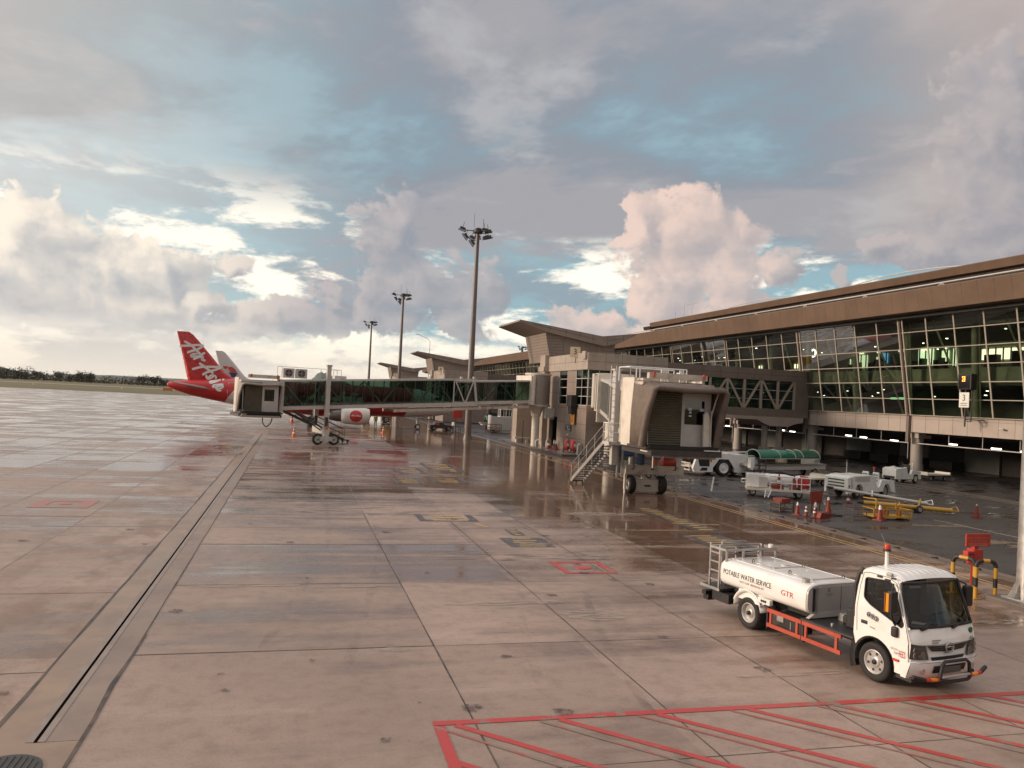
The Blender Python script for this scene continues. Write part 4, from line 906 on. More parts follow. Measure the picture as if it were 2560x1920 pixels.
def bridge_cab(parent, cx, fy, z0, w, h, near):
    """cab whose open front faces local +y; cx is its middle, fy the plane of the closed shutter; returns nothing"""
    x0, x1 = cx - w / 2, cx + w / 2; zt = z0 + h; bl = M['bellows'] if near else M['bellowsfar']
    # rounded side shell of the revolving cab, ribbed
    for sx in (x1, x0):
        s = 1 if sx == x1 else -1; secs = []; rot = MB()
        for i in range(22):
            yy = fy - 2.7 + i * 1.55 / 21; bul = 0.13 * math.sin(math.pi * i / 21) + (0.022 if i % 2 else 0)
            secs.append([(sx + s * bul, yy, z0 - 0.12), (sx + s * bul, yy, zt + 0.38), (sx + s * (bul - 0.12), yy, zt + 0.38), (sx + s * (bul - 0.12), yy, z0 - 0.12)])
        rot.loft(secs, smooth=False); rot.build('cab_side', M['cream'], parent)
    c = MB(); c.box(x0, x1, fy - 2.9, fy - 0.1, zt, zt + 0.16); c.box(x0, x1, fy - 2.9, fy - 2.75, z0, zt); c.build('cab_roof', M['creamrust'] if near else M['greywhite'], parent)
    MB().box(x0 - 0.1, x1 + 0.1, fy - 2.9, fy + 0.75, z0 - 0.16, z0 - 0.02).build('cab_floor', M['darksteel'], parent)
    MB().box(x0 + 0.1, x1 - 0.1, fy + 0.62, fy + 0.80, z0 - 0.12, z0 + 0.03).build('bumper_edge', M['rubber'], parent)
    # shutter on the far-x side, door leaf with window on the near-x side
    xs = x0 + w * 0.45
    sh = MB(); n = 24
    for i in range(n):
        za = lerp(z0, zt - 0.2, i / n); zb = lerp(z0, zt - 0.2, (i + 1) / n)
        sh.add([(xs + 0.06, fy, za), (x1 - 0.32, fy, za), (x1 - 0.32, fy + 0.05, lerp(za, zb, 0.55)), (xs + 0.06, fy + 0.05, lerp(za, zb, 0.55)), (xs + 0.06, fy, zb), (x1 - 0.32, fy, zb)], [(0, 1, 2, 3), (3, 2, 5, 4)])
    sh.build('shutter', M['shutter'], parent)
    MB().box(xs - 0.02, xs + 0.06, fy - 0.05, fy + 0.09, z0, zt).build('door_post', M['greywhite'], parent)
    wz0, wz1 = z0 + h * 0.37, z0 + h * 0.77; wx0, wx1 = x0 + 0.55, xs - 0.12
    d = MB(); d.box(x0 + 0.2, xs, fy - 0.04, fy + 0.03, z0, wz0); d.box(x0 + 0.2, xs, fy - 0.04, fy + 0.03, wz1, zt); d.box(x0 + 0.2, wx0, fy - 0.04, fy + 0.03, wz0, wz1); d.box(wx1, xs, fy - 0.04, fy + 0.03, wz0, wz1)
    d = d.build('operator_panel', M['greywhite'], parent)
    MB().box(wx0, wx1, fy - 0.03, fy - 0.02, wz0, wz1).build('operator_window', GLASS('cab_window', (0.05, 0.06, 0.055), 0.15), d)
    MB().box(wx0, wx1, fy - 1.2, fy - 1.1, z0, zt).build('inner_wall', M['seat'], parent)
    if near:
        p = MB(); p.box(wx1 - 0.42, wx1 - 0.22, fy - 0.018, fy - 0.012, wz1 - 0.5, wz1 - 0.36); p.box(wx1 - 0.40, wx1 - 0.28, fy - 0.018, fy - 0.012, wz1 - 0.66, wz1 - 0.55); p.box(wx1 - 0.42, wx1 - 0.26, fy - 0.018, fy - 0.012, wz1 - 0.82, wz1 - 0.74); p.box(wx0 + 0.03, wx0 + 0.25, fy - 0.018, fy - 0.012, wz1 - 0.52, wz1 - 0.38); p.build('notice', M['paper'], d)
    # folding canopy: hoops that reach further out at the top
    ca = MB(); K = 9 if near else 5; ov = 2.35 if near else 1.5; secs = []
    def hoop(f, grow):
        yt = fy - 1.2 + ov * f; yb_ = fy - 1.2 + (ov - 0.75) * f; g = grow; sag = 0.07 * f
        pts = [(x1 + 0.06 + g + 0.04 * f, yb_, z0 - 0.02), (x1 + 0.06 + g, lerp(yb_, yt, 0.55), z0 + h * 0.55), (x1 - 0.02 + g - 0.10 * f, yt, zt + 0.02 - 0.32 * f + g), (x1 - 0.18 - 0.10 * f, yt, zt + 0.17 - 0.36 * f + g), (cx, yt + 0.1 * f, zt + 0.16 - 0.36 * f + g - sag),
               (x0 + 0.18 - 0.02 * f, yt, zt + 0.17 - 0.36 * f + g), (x0 + 0.02 - g - 0.02 * f, yt, zt + 0.02 - 0.32 * f + g), (x0 - 0.06 - g + 0.10 * f, lerp(yb_, yt, 0.55), z0 + h * 0.55), (x0 - 0.10 - g + 0.18 * f, yb_, z0 - 0.02)]
        return pts
    for k in range(K * 2 + 1):
        secs.append(hoop(k / (K * 2), 0.095 if k % 2 else 0.0))
    ca.loft(secs, cap=False, closed=False)
    o = ca.build('canopy', bl, parent); sm = o.modifiers.new('thick', 'SOLIDIFY'); sm.thickness = 0.04
    rim = MB(); rim.tube(hoop(1.0, 0.05), [0.2, 0.19, 0.16, 0.15, 0.15, 0.15, 0.16, 0.19, 0.2] if near else 0.09, 8); rim.build('canopy_rim', bl, parent)
    fl = MB()
    for sx, s in ((x1 - 0.16, -1), (x0 + 0.34, 1)): fl.add([(sx, fy + 0.35, z0 + 0.05), (sx + 0.06, fy + 0.55, z0 + 0.05), (sx + 0.1, fy + 0.6, z0 + h * (0.62 if near else 0.75)), (sx, fy + 0.35, z0 + h * 0.58)], [(0, 1, 2, 3)])
    o = fl.build('guard_flap', M['greywhite'], parent); sm = o.modifiers.new('thick', 'SOLIDIFY'); sm.thickness = 0.03
    if near:
        q = MB(); q.prism([(x0 + 0.3, z0 + 0.05), (x0 + 0.75, z0 + 0.05), (x0 + 0.78, z0 + h * 0.55), (x0 + 0.62, z0 + h * 0.6), (x0 + 0.42, z0 + h * 0.5)], fy + 0.3, fy + 0.42, 'y'); q.build('closing_board', M['cream'], parent)
        tb_ = MB(); tb_.tube([(x0 + 0.34, fy + 0.25, z0 + h * 0.45), (x0 + 0.2, fy + 0.5, z0 + h * 0.78), (x0 + 0.1, fy + 0.6, z0 + h * 0.92)], 0.04, 7); tb_.build('canopy_arm', M['cream'], parent)
    # long lamp box on the roof
    b = MB(); b.box(x0 - 0.1, x1 - 0.75, fy - 1.3, fy - 1.0, zt + 0.38, zt + 0.68); b = b.build('roof_box', M['creamrust'], parent)
    for xx in (x0 + 0.1, x1 - 1.0): MB().cyl((xx, fy - 0.98, zt + 0.45), (xx, fy - 0.98, zt + 0.72), 0.07, n=10).build('beacon', M['red'], b)

def rails(mb, pts, z0, z1, r=0.03, mid=True):
    for i, p in enumerate(pts): mb.cyl((*p, z0), (*p, z1), r, n=6)
    for i in range(len(pts) - 1):
        mb.cyl((*pts[i], z1), (*pts[i + 1], z1), r, n=6)
        if mid: mb.cyl((*pts[i], lerp(z0, z1, 0.5)), (*pts[i + 1], lerp(z0, z1, 0.5)), r * 0.8, n=6)

def stairs(parent, a, b, w, n, mat='darksteel', railmat='greywhite'):
    """a: foot (x,y,z), b: head; open treads between stringers with handrails"""
    a, b = Vector(a), Vector(b); d = Vector((b.x - a.x, b.y - a.y, 0)).normalized(); s = Vector((-d.y, d.x, 0)) * w / 2
    m = MB(); m.bar(a + s, b + s, 0.05, 0.22); m.bar(a - s, b - s, 0.05, 0.22); m.build('stringer', M[railmat], parent)
    t = MB()
    for i in range(n):
        c = a.lerp(b, (i + 0.6) / n); t.add([c + s - d * 0.13, c - s - d * 0.13, c - s + d * 0.13, c + s + d * 0.13, c + s - d * 0.13 + Vector((0, 0, 0.04)), c - s - d * 0.13 + Vector((0, 0, 0.04)), c - s + d * 0.13 + Vector((0, 0, 0.04)), c + s + d * 0.13 + Vector((0, 0, 0.04))], [(0, 3, 2, 1), (4, 5, 6, 7), (0, 1, 5, 4), (1, 2, 6, 5), (2, 3, 7, 6), (3, 0, 4, 7)])
    t.build('stair_tread', M[mat], parent)
    h = Vector((0, 0, 1.0)); r = MB()
    for q in (s, -s):
        r.cyl(a + q + h, b + q + h, 0.028, n=6); r.cyl(a + q + h * 0.5, b + q + h * 0.5, 0.022, n=6)
        for i in range(5): c = a.lerp(b, i / 4) + q; r.cyl(c, c + h, 0.024, n=6)
    r.build('handrail', M[railmat], parent)

def bogie(parent, x, y, zc, span, track, r, mat, tall):
    """wheel carriage across local y; beam above, two tyres"""
    b = MB(); b.box(x - 0.24, x + 0.24, y - track / 2 + 0.2, y + track / 2 - 0.2, r * 0.3, r * 1.7); b.box(x - 0.2, x + 0.2, y - 0.2, y + 0.2, r * 1.7, tall)
    b.build('bogie_frame', M[mat], parent)

def far_bridge():
    t = thing('jet_bridge', 'long grey jet bridge with green glass walls reaching out to the red tailed aircraft', 'jet bridge', (25.04, 79.75, 0), R(-165.4))
    sl = -0.062
    yc, hw = -1.55, 1.45
    def zz(s, z): return z + sl * (s - 23)
    def seg(name, s0, s1, zb, zw, zt, zr, inset, nm, diag):
        hwi = hw - inset; y1 = yc + hwi; y0 = yc - hwi
        fl = MB()
        for (a, b) in (((zb, zw),) if 1 else ()):
            fl.add([(s0, y1, zz(s0, zb)), (s1, y1, zz(s1, zb)), (s1, y1, zz(s1, zw)), (s0, y1, zz(s0, zw)), (s0, y0, zz(s0, zb)), (s1, y0, zz(s1, zb)), (s1, y0, zz(s1, zw)), (s0, y0, zz(s0, zw))],
                   [(0, 1, 2, 3), (7, 6, 5, 4), (0, 4, 5, 1), (3, 2, 6, 7), (0, 3, 7, 4), (1, 5, 6, 2)])
        fl.build(name + '_floor', M['greywhite'], t)
        rf = MB(); rf.add([(s0, y1 + 0.06, zz(s0, zt)), (s1, y1 + 0.06, zz(s1, zt)), (s1, y1 + 0.06, zz(s1, zr)), (s0, y1 + 0.06, zz(s0, zr)), (s0, y0 - 0.06, zz(s0, zt)), (s1, y0 - 0.06, zz(s1, zt)), (s1, y0 - 0.06, zz(s1, zr)), (s0, y0 - 0.06, zz(s0, zr))],
               [(0, 1, 2, 3), (7, 6, 5, 4), (0, 4, 5, 1), (3, 2, 6, 7), (0, 3, 7, 4), (1, 5, 6, 2)])
        rf.build(name + '_roof', M['greywhite'], t)
        g = MB()
        for y in (y1, y0): g.quad((s0, y - 0.02, zz(s0, zw)), (s1, y - 0.02, zz(s1, zw)), (s1, y - 0.02, zz(s1, zt)), (s0, y - 0.02, zz(s0, zt)))
        g = g.build(name + '_glass', M['glass_b'], t)
        f = MB(); n = max(1, round((s1 - s0) / 1.02))
        for k in range(n + 1):
            s = lerp(s0, s1, k / n)
            for y in (y1 - 0.005, y0 + 0.005): f.bar((s, y, zz(s, zw)), (s, y, zz(s, zt)), 0.05, 0.06, (0, 1, 0))
        f.build('glass_mullion', M['darksteel'], g)
        d = MB(); n2 = max(2, round((s1 - s0) / 1.9))
        for k in range(n2):
            a, b = lerp(s0, s1, k / n2), lerp(s0, s1, (k + 1) / n2); u, v = (zw, zt) if (k + diag) % 2 else (zt, zw)
            d.bar((a, y1 - 0.16, zz(a, u)), (b, y1 - 0.16, zz(b, v)), 0.12, 0.08, (0, 1, 0))
        d.build('inner_truss', M['white'], t)
        return t
    seg('inner_tunnel', 1.3, 10.6, 3.30, 3.62, 5.55, 5.72, 0.16, 'inner', 0)
    seg('outer_tunnel', 10.3, 26.9, 3.23, 3.56, 5.76, 5.93, 0.0, 'outer', 1)
    # open truss end of the outer tunnel
    f = MB()
    for y in (yc + hw, yc - hw):
        f.bar((10.3, y, zz(10.3, 3.25)), (10.3, y, zz(10.3, 5.9)), 0.11); f.bar((7.7, y, zz(7.7, 3.2)), (8.15, y, zz(8.1, 6.1)), 0.2)
        f.bar((10.2, y, zz(10, 5.78)), (9.0, y, zz(9, 3.4)), 0.11); f.bar((9.0, y, zz(9, 3.4)), (8.1, y, zz(8, 5.8)), 0.11)
        f.bar((7.6, y, zz(7.6, 3.36)), (10.4, y, zz(10.4, 3.36)), 0.12, 0.42); f.bar((7.9, y, zz(8, 5.85)), (10.4, y, zz(10.4, 5.85)), 0.12, 0.14)
    f.build('truss_frame', M['greywhite'], t)
    u = MB(); u.bar((1.5, yc + hw - 0.1, zz(1.5, 2.95)), (16.5, yc + hw - 0.1, zz(16.5, 2.9)), 0.3, 0.26); u.bar((1.5, yc - hw, zz(1.5, 2.95)), (16.5, yc - hw, zz(16.5, 2.9)), 0.3, 0.26)
    for s in (2, 6, 10, 14): u.bar((s, yc - hw, zz(s, 2.95)), (s, yc + hw, zz(s, 2.95)), 0.12)
    u.build('cable_beam', M['creamrust'], t)
    # rotunda on its column
    r = MB(); r.cyl((-0.15, -1.3, 4.55), (-0.15, -1.3, 7.65), 1.32, n=36); r.build('rotunda', MAT('rotunda_steel', (0.33, 0.29, 0.265), 0.4, metal=0.3, var=0.08), t)
    r = MB(); r.cyl((-0.15, -1.3, 7.65), (-0.15, -1.3, 7.85), 1.42, n=36); r.cyl((-0.15, -1.3, 4.35), (-0.15, -1.3, 4.55), 1.42, n=36); r.build('rotunda_ring', M['greywhite'], t)
    s = MB(); s.box(0.95, 1.5, yc - 1.55, yc + 1.6, 4.5, 7.55); s.cyl((1.15, yc + 1.55, 4.5), (1.15, yc + 1.55, 7.6), 0.2, n=12); s.build('rotunda_curtain', M['cream'], t)
    c = MB(); c.cyl((-0.1, -1.3, 0.15), (-0.1, -1.3, 3.7), 0.42, n=22); c.cyl((-0.1, -1.3, 3.45), (-0.1, -1.3, 4.35), 0.5, 0.85, 22); c.cyl((-0.1, -1.3, 3.3), (-0.1, -1.3, 3.5), 0.52, n=22); c.build('rotunda_column', M['cream'], t)
    b = MB(); b.box(-1.3, -0.5, -0.4, 0.1, 3.2, 4.2); b.bar((-1.4, 0.15, 3.1), (-1.4, 0.15, 4.3), 0.06); b.bar((-0.4, 0.15, 3.1), (-0.4, 0.15, 4.3), 0.06); b.bar((-1.4, 0.15, 3.1), (-0.4, 0.15, 3.1), 0.06); b.build('control_box', M['greywhite'], t)
    p = MB(); p.tube([(0.3, -0.4, 0.15), (0.3, -0.4, 0.75), (0.15, -0.1, 0.9), (0.0, 0.2, 0.75), (0.0, 0.2, 0.15)], 0.07, 8); p.build('vent_pipe', M['greywhite'], t)
    # lift columns, wheels
    for y in (yc + hw + 0.25, yc - hw - 0.25):
        ct_ = 7.1 if y > yc else 5.6
        c = MB(); c.box(22.83, 23.2, y - 0.17, y + 0.17, 2.5, ct_); c.box(22.78, 23.25, y - 0.22, y + 0.22, ct_, ct_ + 0.15); o = c.build('lift_column', M['greywhite'], t)
        i = MB(); i.box(22.88, 23.15, y - 0.13, y + 0.13, 1.4, 2.5); i.build('lift_piston', M['darksteel'], o)
    b = MB(); b.box(22.75, 23.3, yc - hw - 0.3, yc + hw + 0.55, 1.0, 1.6); b.box(22.85, 23.2, yc + 1.4, yc + 2.1, 0.25, 1.1); b.box(22.5, 23.55, yc + 1.5, yc + 2.0, 0.35, 0.75); b.build('wheel_frame', M['greywhite'], t)
    MB().box(22.9, 23.15, yc + hw + 0.55, yc + hw + 0.58, 1.4, 1.7).build('warning_plate', M['orange'], t)
    for x in (22.28, 23.75): wheel(t, x, yc + 1.75, 0.5, 0.5, 0.36, 'y', 'steel')
    # cab, roof plant, stairs
    cbx = MB(); cbx.box(26.9, 27.3, yc - hw - 0.1, yc + hw + 0.12, 2.8, 5.7); cbx.build('cab_collar', M['greywhite'], t)
    bridge_cab(t, 29.1, 1.0, 2.82, 3.35, 2.5, False)
    k = MB(); k.box(27.3, 30.9, -2.6, 1.2, 2.35, 2.62); k.build('cab_frame', M['darksteel'], t)
    k = MB(); k.box(27.5, 30.8, 1.25, 1.4, 2.3, 2.5); k.box(30.3, 30.7, 1.2, 1.5, 2.5, 2.66); k.build('cab_step', M['greywhite'], t)
    h = MB(); h.tube(smooth_line([(28.9, 1.2, 2.3), (28.85, 1.2, 1.85), (28.55, 1.2, 1.55), (28.2, 1.2, 1.9), (28.1, 1.2, 2.3)], 5), 0.045, 7); h.build('hose', M['black'], t)
    for x, x1 in ((25.9, 26.9), (24.75, 25.75)):
        a = MB(); a.box(x, x1, yc + 0.4, yc + 0.85, zz(25, 6.0), zz(25, 6.85)); a = a.build('air_conditioner', M['greywhite'], t)
        g = MB(); g.cyl((lerp(x, x1, 0.5), yc + 0.855, zz(25, 6.43)), (lerp(x, x1, 0.5), yc + 0.87, zz(25, 6.43)), 0.33, n=22); g.build('fan_grille', M['darksteel'], a)
        g = MB(); g.bar((x + 0.17, yc + 0.875, zz(25, 6.43)), (x1 - 0.17, yc + 0.875, zz(25, 6.43)), 0.03); g.bar((lerp(x, x1, 0.5), yc + 0.875, zz(25, 6.1)), (lerp(x, x1, 0.5), yc + 0.875, zz(25, 6.76)), 0.03); g.build('fan_guard', M['greywhite'], a)
    q = MB(); rails(q, [(27.5, yc + 1.2), (27.1, yc + 1.2), (23.6, yc + 1.2), (22.1, yc + 1.2), (21.7, yc + 1.2), (21.7, yc - 1.2)], zz(24, 5.9), zz(24, 6.9), 0.022, False); q.build('roof_rail', M['steel'], t)
    b = MB(); b.box(20.9, 22.0, yc - 0.5, yc + 0.3, zz(21, 5.93), zz(21, 6.2)); b.build('roof_unit', M['greywhite'], t)
    stairs(t, (20.0, yc + 0.1 - 2.6, 0.25), (26.3, yc - 2.9, 3.0), 0.8, 16, 'darksteel', 'darksteel')
    s = MB(); s.bar((25.9, yc + 1.2, 3.0), (22.9, yc + 1.35, 1.3), 0.16); s.bar((25.9, yc + 1.2, 2.9), (23.0, yc + 0.9, 1.1), 0.1); s.build('brace', M['darksteel'], t)
    s = MB(); s.box(19.5, 20.4, yc - 3.1, yc - 2.0, 0.16, 0.26)
    for x in (19.7, 20.2): s.cyl((x, yc - 2.1, 0.1), (x, yc - 2.0, 0.1), 0.1, n=10)
    s.build('stair_foot', M['darksteel'], t)
    return t
far_bridge()

def near_bridge():
    # local frame: +x to the left of the photograph (world -x), +y towards the camera (world -y)
    t = thing('jet_bridge', 'near jet bridge with brown folding canopy, roller shutter and cream sides', 'jet bridge', (19.0, 40.0, 0), R(180))
    bridge_cab(t, 0.1, 3.1, 3.02, 4.0, 3.05, True)
    k = MB(); k.box(-2.0, 1.9, 0.2, 3.9, 2.55, 2.85); k.build('cab_frame', M['darksteel'], t)
    k = MB(); k.box(-1.9, 0.9, 3.3, 3.5, 2.42, 2.62); k.build('cab_beam', M['creamrust'], t)
    MB().box(-1.9, -1.0, 3.55, 3.9, 2.80, 2.92).build('cab_step', M['white'], t)
    pr = MB(); pr.tube([(2.05, 3.0, 2.75), (1.95, 3.35, 2.72), (1.6, 3.65, 2.72)], 0.05, 7); pr.tube([(1.55, 3.4, 2.8), (1.55, 3.4, 1.9)], 0.04, 7); pr.build('cab_pipe', M['cream'], t)
    # tunnel running back to the rotunda
    a = Vector((-0.45, 0.3, 0)); b = Vector((-9.3, -28.5, 0)); L = (b - a).length
    d = (b - a).normalized(); n = Vector((-d.y, d.x, 0)); ang = math.atan2(d.y, d.x); T = Matrix.Translation(a) @ Matrix.Rotation(ang, 4, 'Z')
    def P(m): return m.xf(T)
    zf = lambda s: 2.95 + 1.7 * s / L
    def sect(s0, s1, y0, y1, za, zb):
        return [[(s, y0, zf(s) + za), (s, y1, zf(s) + za), (s, y1, zf(s) + zb), (s, y0, zf(s) + zb)] for s in (s0, s1)]
    for nm, s0, s1, hw in (('outer_tunnel', 0.0, 17.0, 1.5), ('inner_tunnel', 16.6, 29.4, 1.3)):
        m = MB(); m.loft(sect(s0, s1, -hw, hw, -0.35, 0.0), smooth=False); P(m).build(nm + '_floor', M['greywhite'], t)
        m = MB(); m.loft(sect(s0, s1, -hw - 0.06, hw + 0.06, 2.5, 2.72), smooth=False); P(m).build(nm + '_roof', M['greywhite'], t)
        g = MB()
        for y in (-hw, hw): g.quad((s0, y, zf(s0)), (s1, y, zf(s1)), (s1, y, zf(s1) + 2.5), (s0, y, zf(s0) + 2.5))
        g = P(g).build(nm + '_glass', M['glass_b'], t)
        f = MB(); q = int((s1 - s0) / 1.1)
        for k in range(q + 1):
            s = lerp(s0, s1, k / q)
            for y in (-hw - 0.02, hw + 0.02): f.bar((s, y, zf(s)), (s, y, zf(s) + 2.5), 0.07, 0.08, (0, 1, 0))
        P(f).build('glass_mullion', M['greywhite'], g)
    m = MB(); m.box(-0.3, 0.3, -1.65, 1.65, 2.7, 6.2); P(m).build('cab_collar', M['greywhite'], t)
    m = MB(); m.box(28.6, 29.6, -1.7, 1.7, 4.4, 7.5); m.box(27.6, 28.4, -1.6, 1.6, 4.3, 7.7); P(m).build('rotunda_curtain', M['cream'], t)
    m = MB(); m.cyl((31, 0, 4.3), (31, 0, 7.8), 1.6, n=32); P(m).build('rotunda', M['cream'], t)
    m = MB(); m.cyl((29.4, 1.75, 4.6), (29.4, 1.75, 7.7), 0.26, n=14); P(m).build('curtain_roller', M['greywhite'], t)
    m = MB(); m.cyl((31, 0, 0.1), (31, 0, 4.3), 0.5, n=22); m.box(28.6, 29.4, -1.2, 1.5, 3.3, 4.3); P(m).build('rotunda_column', M['cream'], t)
    # lift columns and frame beside the cab
    wx, wy = -0.45, -1.75
    for x in (wx + 2.0, wx - 2.0):
        c = MB(); c.box(x - 0.16, x + 0.16, wy - 0.18, wy + 0.18, 1.6, 6.9); c.box(x - 0.22, x + 0.22, wy - 0.22, wy + 0.22, 6.9, 7.0); c.build('lift_column', M['greywhite'], t)
    c = MB(); c.box(wx - 2.25, wx + 1.35, wy - 0.35, wy + 0.35, 1.13, 1.62); c.build('cross_beam', M['creamrust'], t)
    c = MB(); c.box(wx - 0.75, wx + 0.67, wy - 0.25, wy + 0.25, 0.14, 0.82); c.box(wx - 0.2, wx + 0.15, wy - 0.2, wy + 0.2, 0.8, 1.15); c.build('bogie_frame', M['creamrust'], t)
    MB().box(wx - 0.25, wx + 0.12, wy + 0.25, wy + 0.28, 0.42, 0.52).build('tow_slot', M['black'], t)
    for x, s in ((wx - 0.98, -1), (wx + 0.92, 1)): wheel(t, x, wy, 0.51, 0.51, 0.42, 'x', 'steel', side=s)
    for x in (wx - 2.05, wx + 1.2):
        c = MB(); c.bar((x, wy, 1.15), (x, wy, 0.25), 0.14); c.cyl((x, wy, 0), (x, wy, 0.25), 0.07, n=10); c.build('outrigger', M['cream'] if x > 0 else M['steel'], t)
    c = MB(); c.tube(smooth_line([(wx - 1.2, wy + 0.2, 1.1), (wx - 0.9, wy + 0.3, 0.85), (wx - 0.4, wy + 0.3, 1.1)], 5), 0.03, 6); c.tube(smooth_line([(wx - 0.3, wy + 0.2, 1.1), (wx - 0.15, wy + 0.3, 0.9), (wx + 0.1, wy + 0.3, 1.1)], 5), 0.03, 6)
    for x in (wx + 0.9, wx - 0.3, wx - 1.7): c.tube(smooth_line([(x, wy + 0.37, 1.75), (x, wy + 0.42, 1.45), (x + 0.12, wy + 0.4, 1.4)], 4), 0.03, 6)
    c.build('hose', M['black'], t)
    c = MB(); c.cyl((wx + 0.35, wy + 0.1, 1.65), (wx + 0.35, wy + 0.1, 2.2), 0.22, n=18); c.cyl((wx + 0.35, wy + 0.1, 2.2), (wx + 0.35, wy + 0.1, 2.26), 0.25, n=18); c.build('drive_motor', M['blue'], t)
    c = MB(); c.cyl((wx + 0.85, wy - 0.1, 1.65), (wx + 0.85, wy - 0.1, 2.05), 0.16, n=14); c.box(wx + 1.15, wx + 1.4, wy, wy + 0.25, 1.65, 1.85); c.build('drive_unit', M['steel'], t)
    c = MB(); c.cyl((wx - 0.95, wy + 0.2, 1.85), (wx - 1.7, wy + 0.2, 1.85), 0.24, n=16); c.build('cable_drum', M['red'], t)
    MB().cyl((wx - 0.45, wy + 0.3, 1.65), (wx - 0.45, wy + 0.3, 1.95), 0.14, n=14).build('warning_lamp', M['orange'], t)
    # roof rails and ladder on the side of the cab
    q = MB(); zr = 6.3
    rails(q, [(1.9, 0.9), (1.55, 0.9), (1.35, 0.9), (0.1, 0.9), (-0.3, 0.9), (-1.0, 0.9), (-1.4, 0.9)], zr, zr + 0.75, 0.035, False); rails(q, [(1.9, 0.9), (1.9, -0.6), (-1.4, -0.6)], zr, zr + 0.75, 0.035, False)
    for x in (0.0, -0.1, -0.2, -1.1, -1.2): q.cyl((x, 0.9, zr), (x, 0.9, zr + 0.75), 0.03, n=6)
    q.build('roof_rail', M['white'], t)
    MB().box(-1.6, 1.0, -0.5, 0.6, 6.27, 6.5).build('roof_unit', M['creamrust'], t)
    q = MB()
    for x in (2.15, 2.45): q.cyl((x, -0.4, 2.9), (x, -0.4, 7.1), 0.03, n=6)
    for i in range(12): q.cyl((2.15, -0.4, 3.2 + i * 0.33), (2.45, -0.4, 3.2 + i * 0.33), 0.02, n=6)
    q.build('ladder', M['greywhite'], t)
    # service stairs
    pl = MB(); pl.box(0.95, 2.2, -1.9, -0.9, 2.74, 2.92); pl.build('platform', M['greywhite'], t)
    r = MB(); rails(r, [(2.15, -0.95), (1.55, -0.95), (1.0, -0.95)], 2.9, 3.95, 0.032); rails(r, [(2.15, -0.95), (2.15, -1.85)], 2.9, 3.95, 0.03); r.build('platform_rail', M['white'], t)
    for x in (1.0, 1.3): MB().bar((x, -1.7, 0.9), (x, -1.7, 2.75), 0.09).build('platform_leg', M['steel'], t)
    stairs(t, (1.95, -6.3, 0.18), (1.75, -1.85, 2.8), 0.85, 15, 'darksteel', 'steel')
    f = MB(); f.bar((1.5, -6.45, 0.16), (2.4, -6.4, 0.16), 0.08)
    for x, y in ((1.52, -6.5), (2.38, -6.45), (1.95, -6.48)): f.cyl((x, y, 0.09), (x + 0.06, y + 0.02, 0.09), 0.09, n=12)
    f.build('stair_foot', M['darksteel'], t)
near_bridge()

# ---------------------------------------------------------------- aircraft
def fus_mat(kind):
    m = bpy.data.materials.new('livery_' + kind); m.use_nodes = True; t = m.node_tree; b = t.nodes['Principled BSDF']; T = NT(t)
    x, y, z = T.sep(t.nodes.new('ShaderNodeTexCoord').outputs['Object'])
    white = (0.72, 0.70, 0.68); red = (0.50, 0.020, 0.022)
    if kind == 'red':
        # nose at +x: red tail with slanting edge, white band, red middle, white nose
        e = T.add(x, T.mul(z, -0.704))
        c = T.mix(T.m('LESS_THAN', e, -11.49), white, red)
        mid = T.m('MULTIPLY', T.m('GREATER_THAN', T.add(x, T.mul(z, 0.5)), -4.4), T.m('LESS_THAN', T.add(x, T.mul(z, -0.3)), 12.2))
        c = T.mix(mid, c, (0.42, 0.016, 0.020))
    else: c = T.mix(T.ss(z, -0.4, -0.5), white, (0.45, 0.44, 0.45))
    t.links.new(c, b.inputs['Base Color']); b.inputs['Roughness'].default_value = 0.28; b.inputs['Coat Weight'].default_value = 0.3
    return m
def wing_surface(mb, root, tip, thick_r, thick_t, n=12, pitch=0.0):
    """root, tip: (x_le, x_te, y, z) ; aerofoil sections lofted"""
    secs = []
    for (le, te, y, z), th in ((root, thick_r), (tip, thick_t)):
        q = []; c = le - te
        for i in range(n): u = i / n; q.append((le - c * u, y, z + th * c * (2.2 * math.sqrt(max(u, 0)) * (1 - u) * 0.75)))
        for i in range(n): u = 1 - i / n; q.append((le - c * u, y, z - th * c * (2.2 * math.sqrt(max(u, 0)) * (1 - u) * 0.55)))
        q = [(x_, y_, z_ + ((le - x_) / c - 0.5) * c * pitch) for x_, y_, z_ in q]
        secs.append(q)
    mb.loft(secs)
def fin_section(le, te, z, th, n=10):
    c = le - te; q = []
    for i in range(n): u = i / n; q.append((le - c * u, th * c * 1.6 * math.sqrt(u) * (1 - u), z))
    for i in range(n): u = 1 - i / n; q.append((le - c * u, -th * c * 1.6 * math.sqrt(u) * (1 - u), z))
    return q
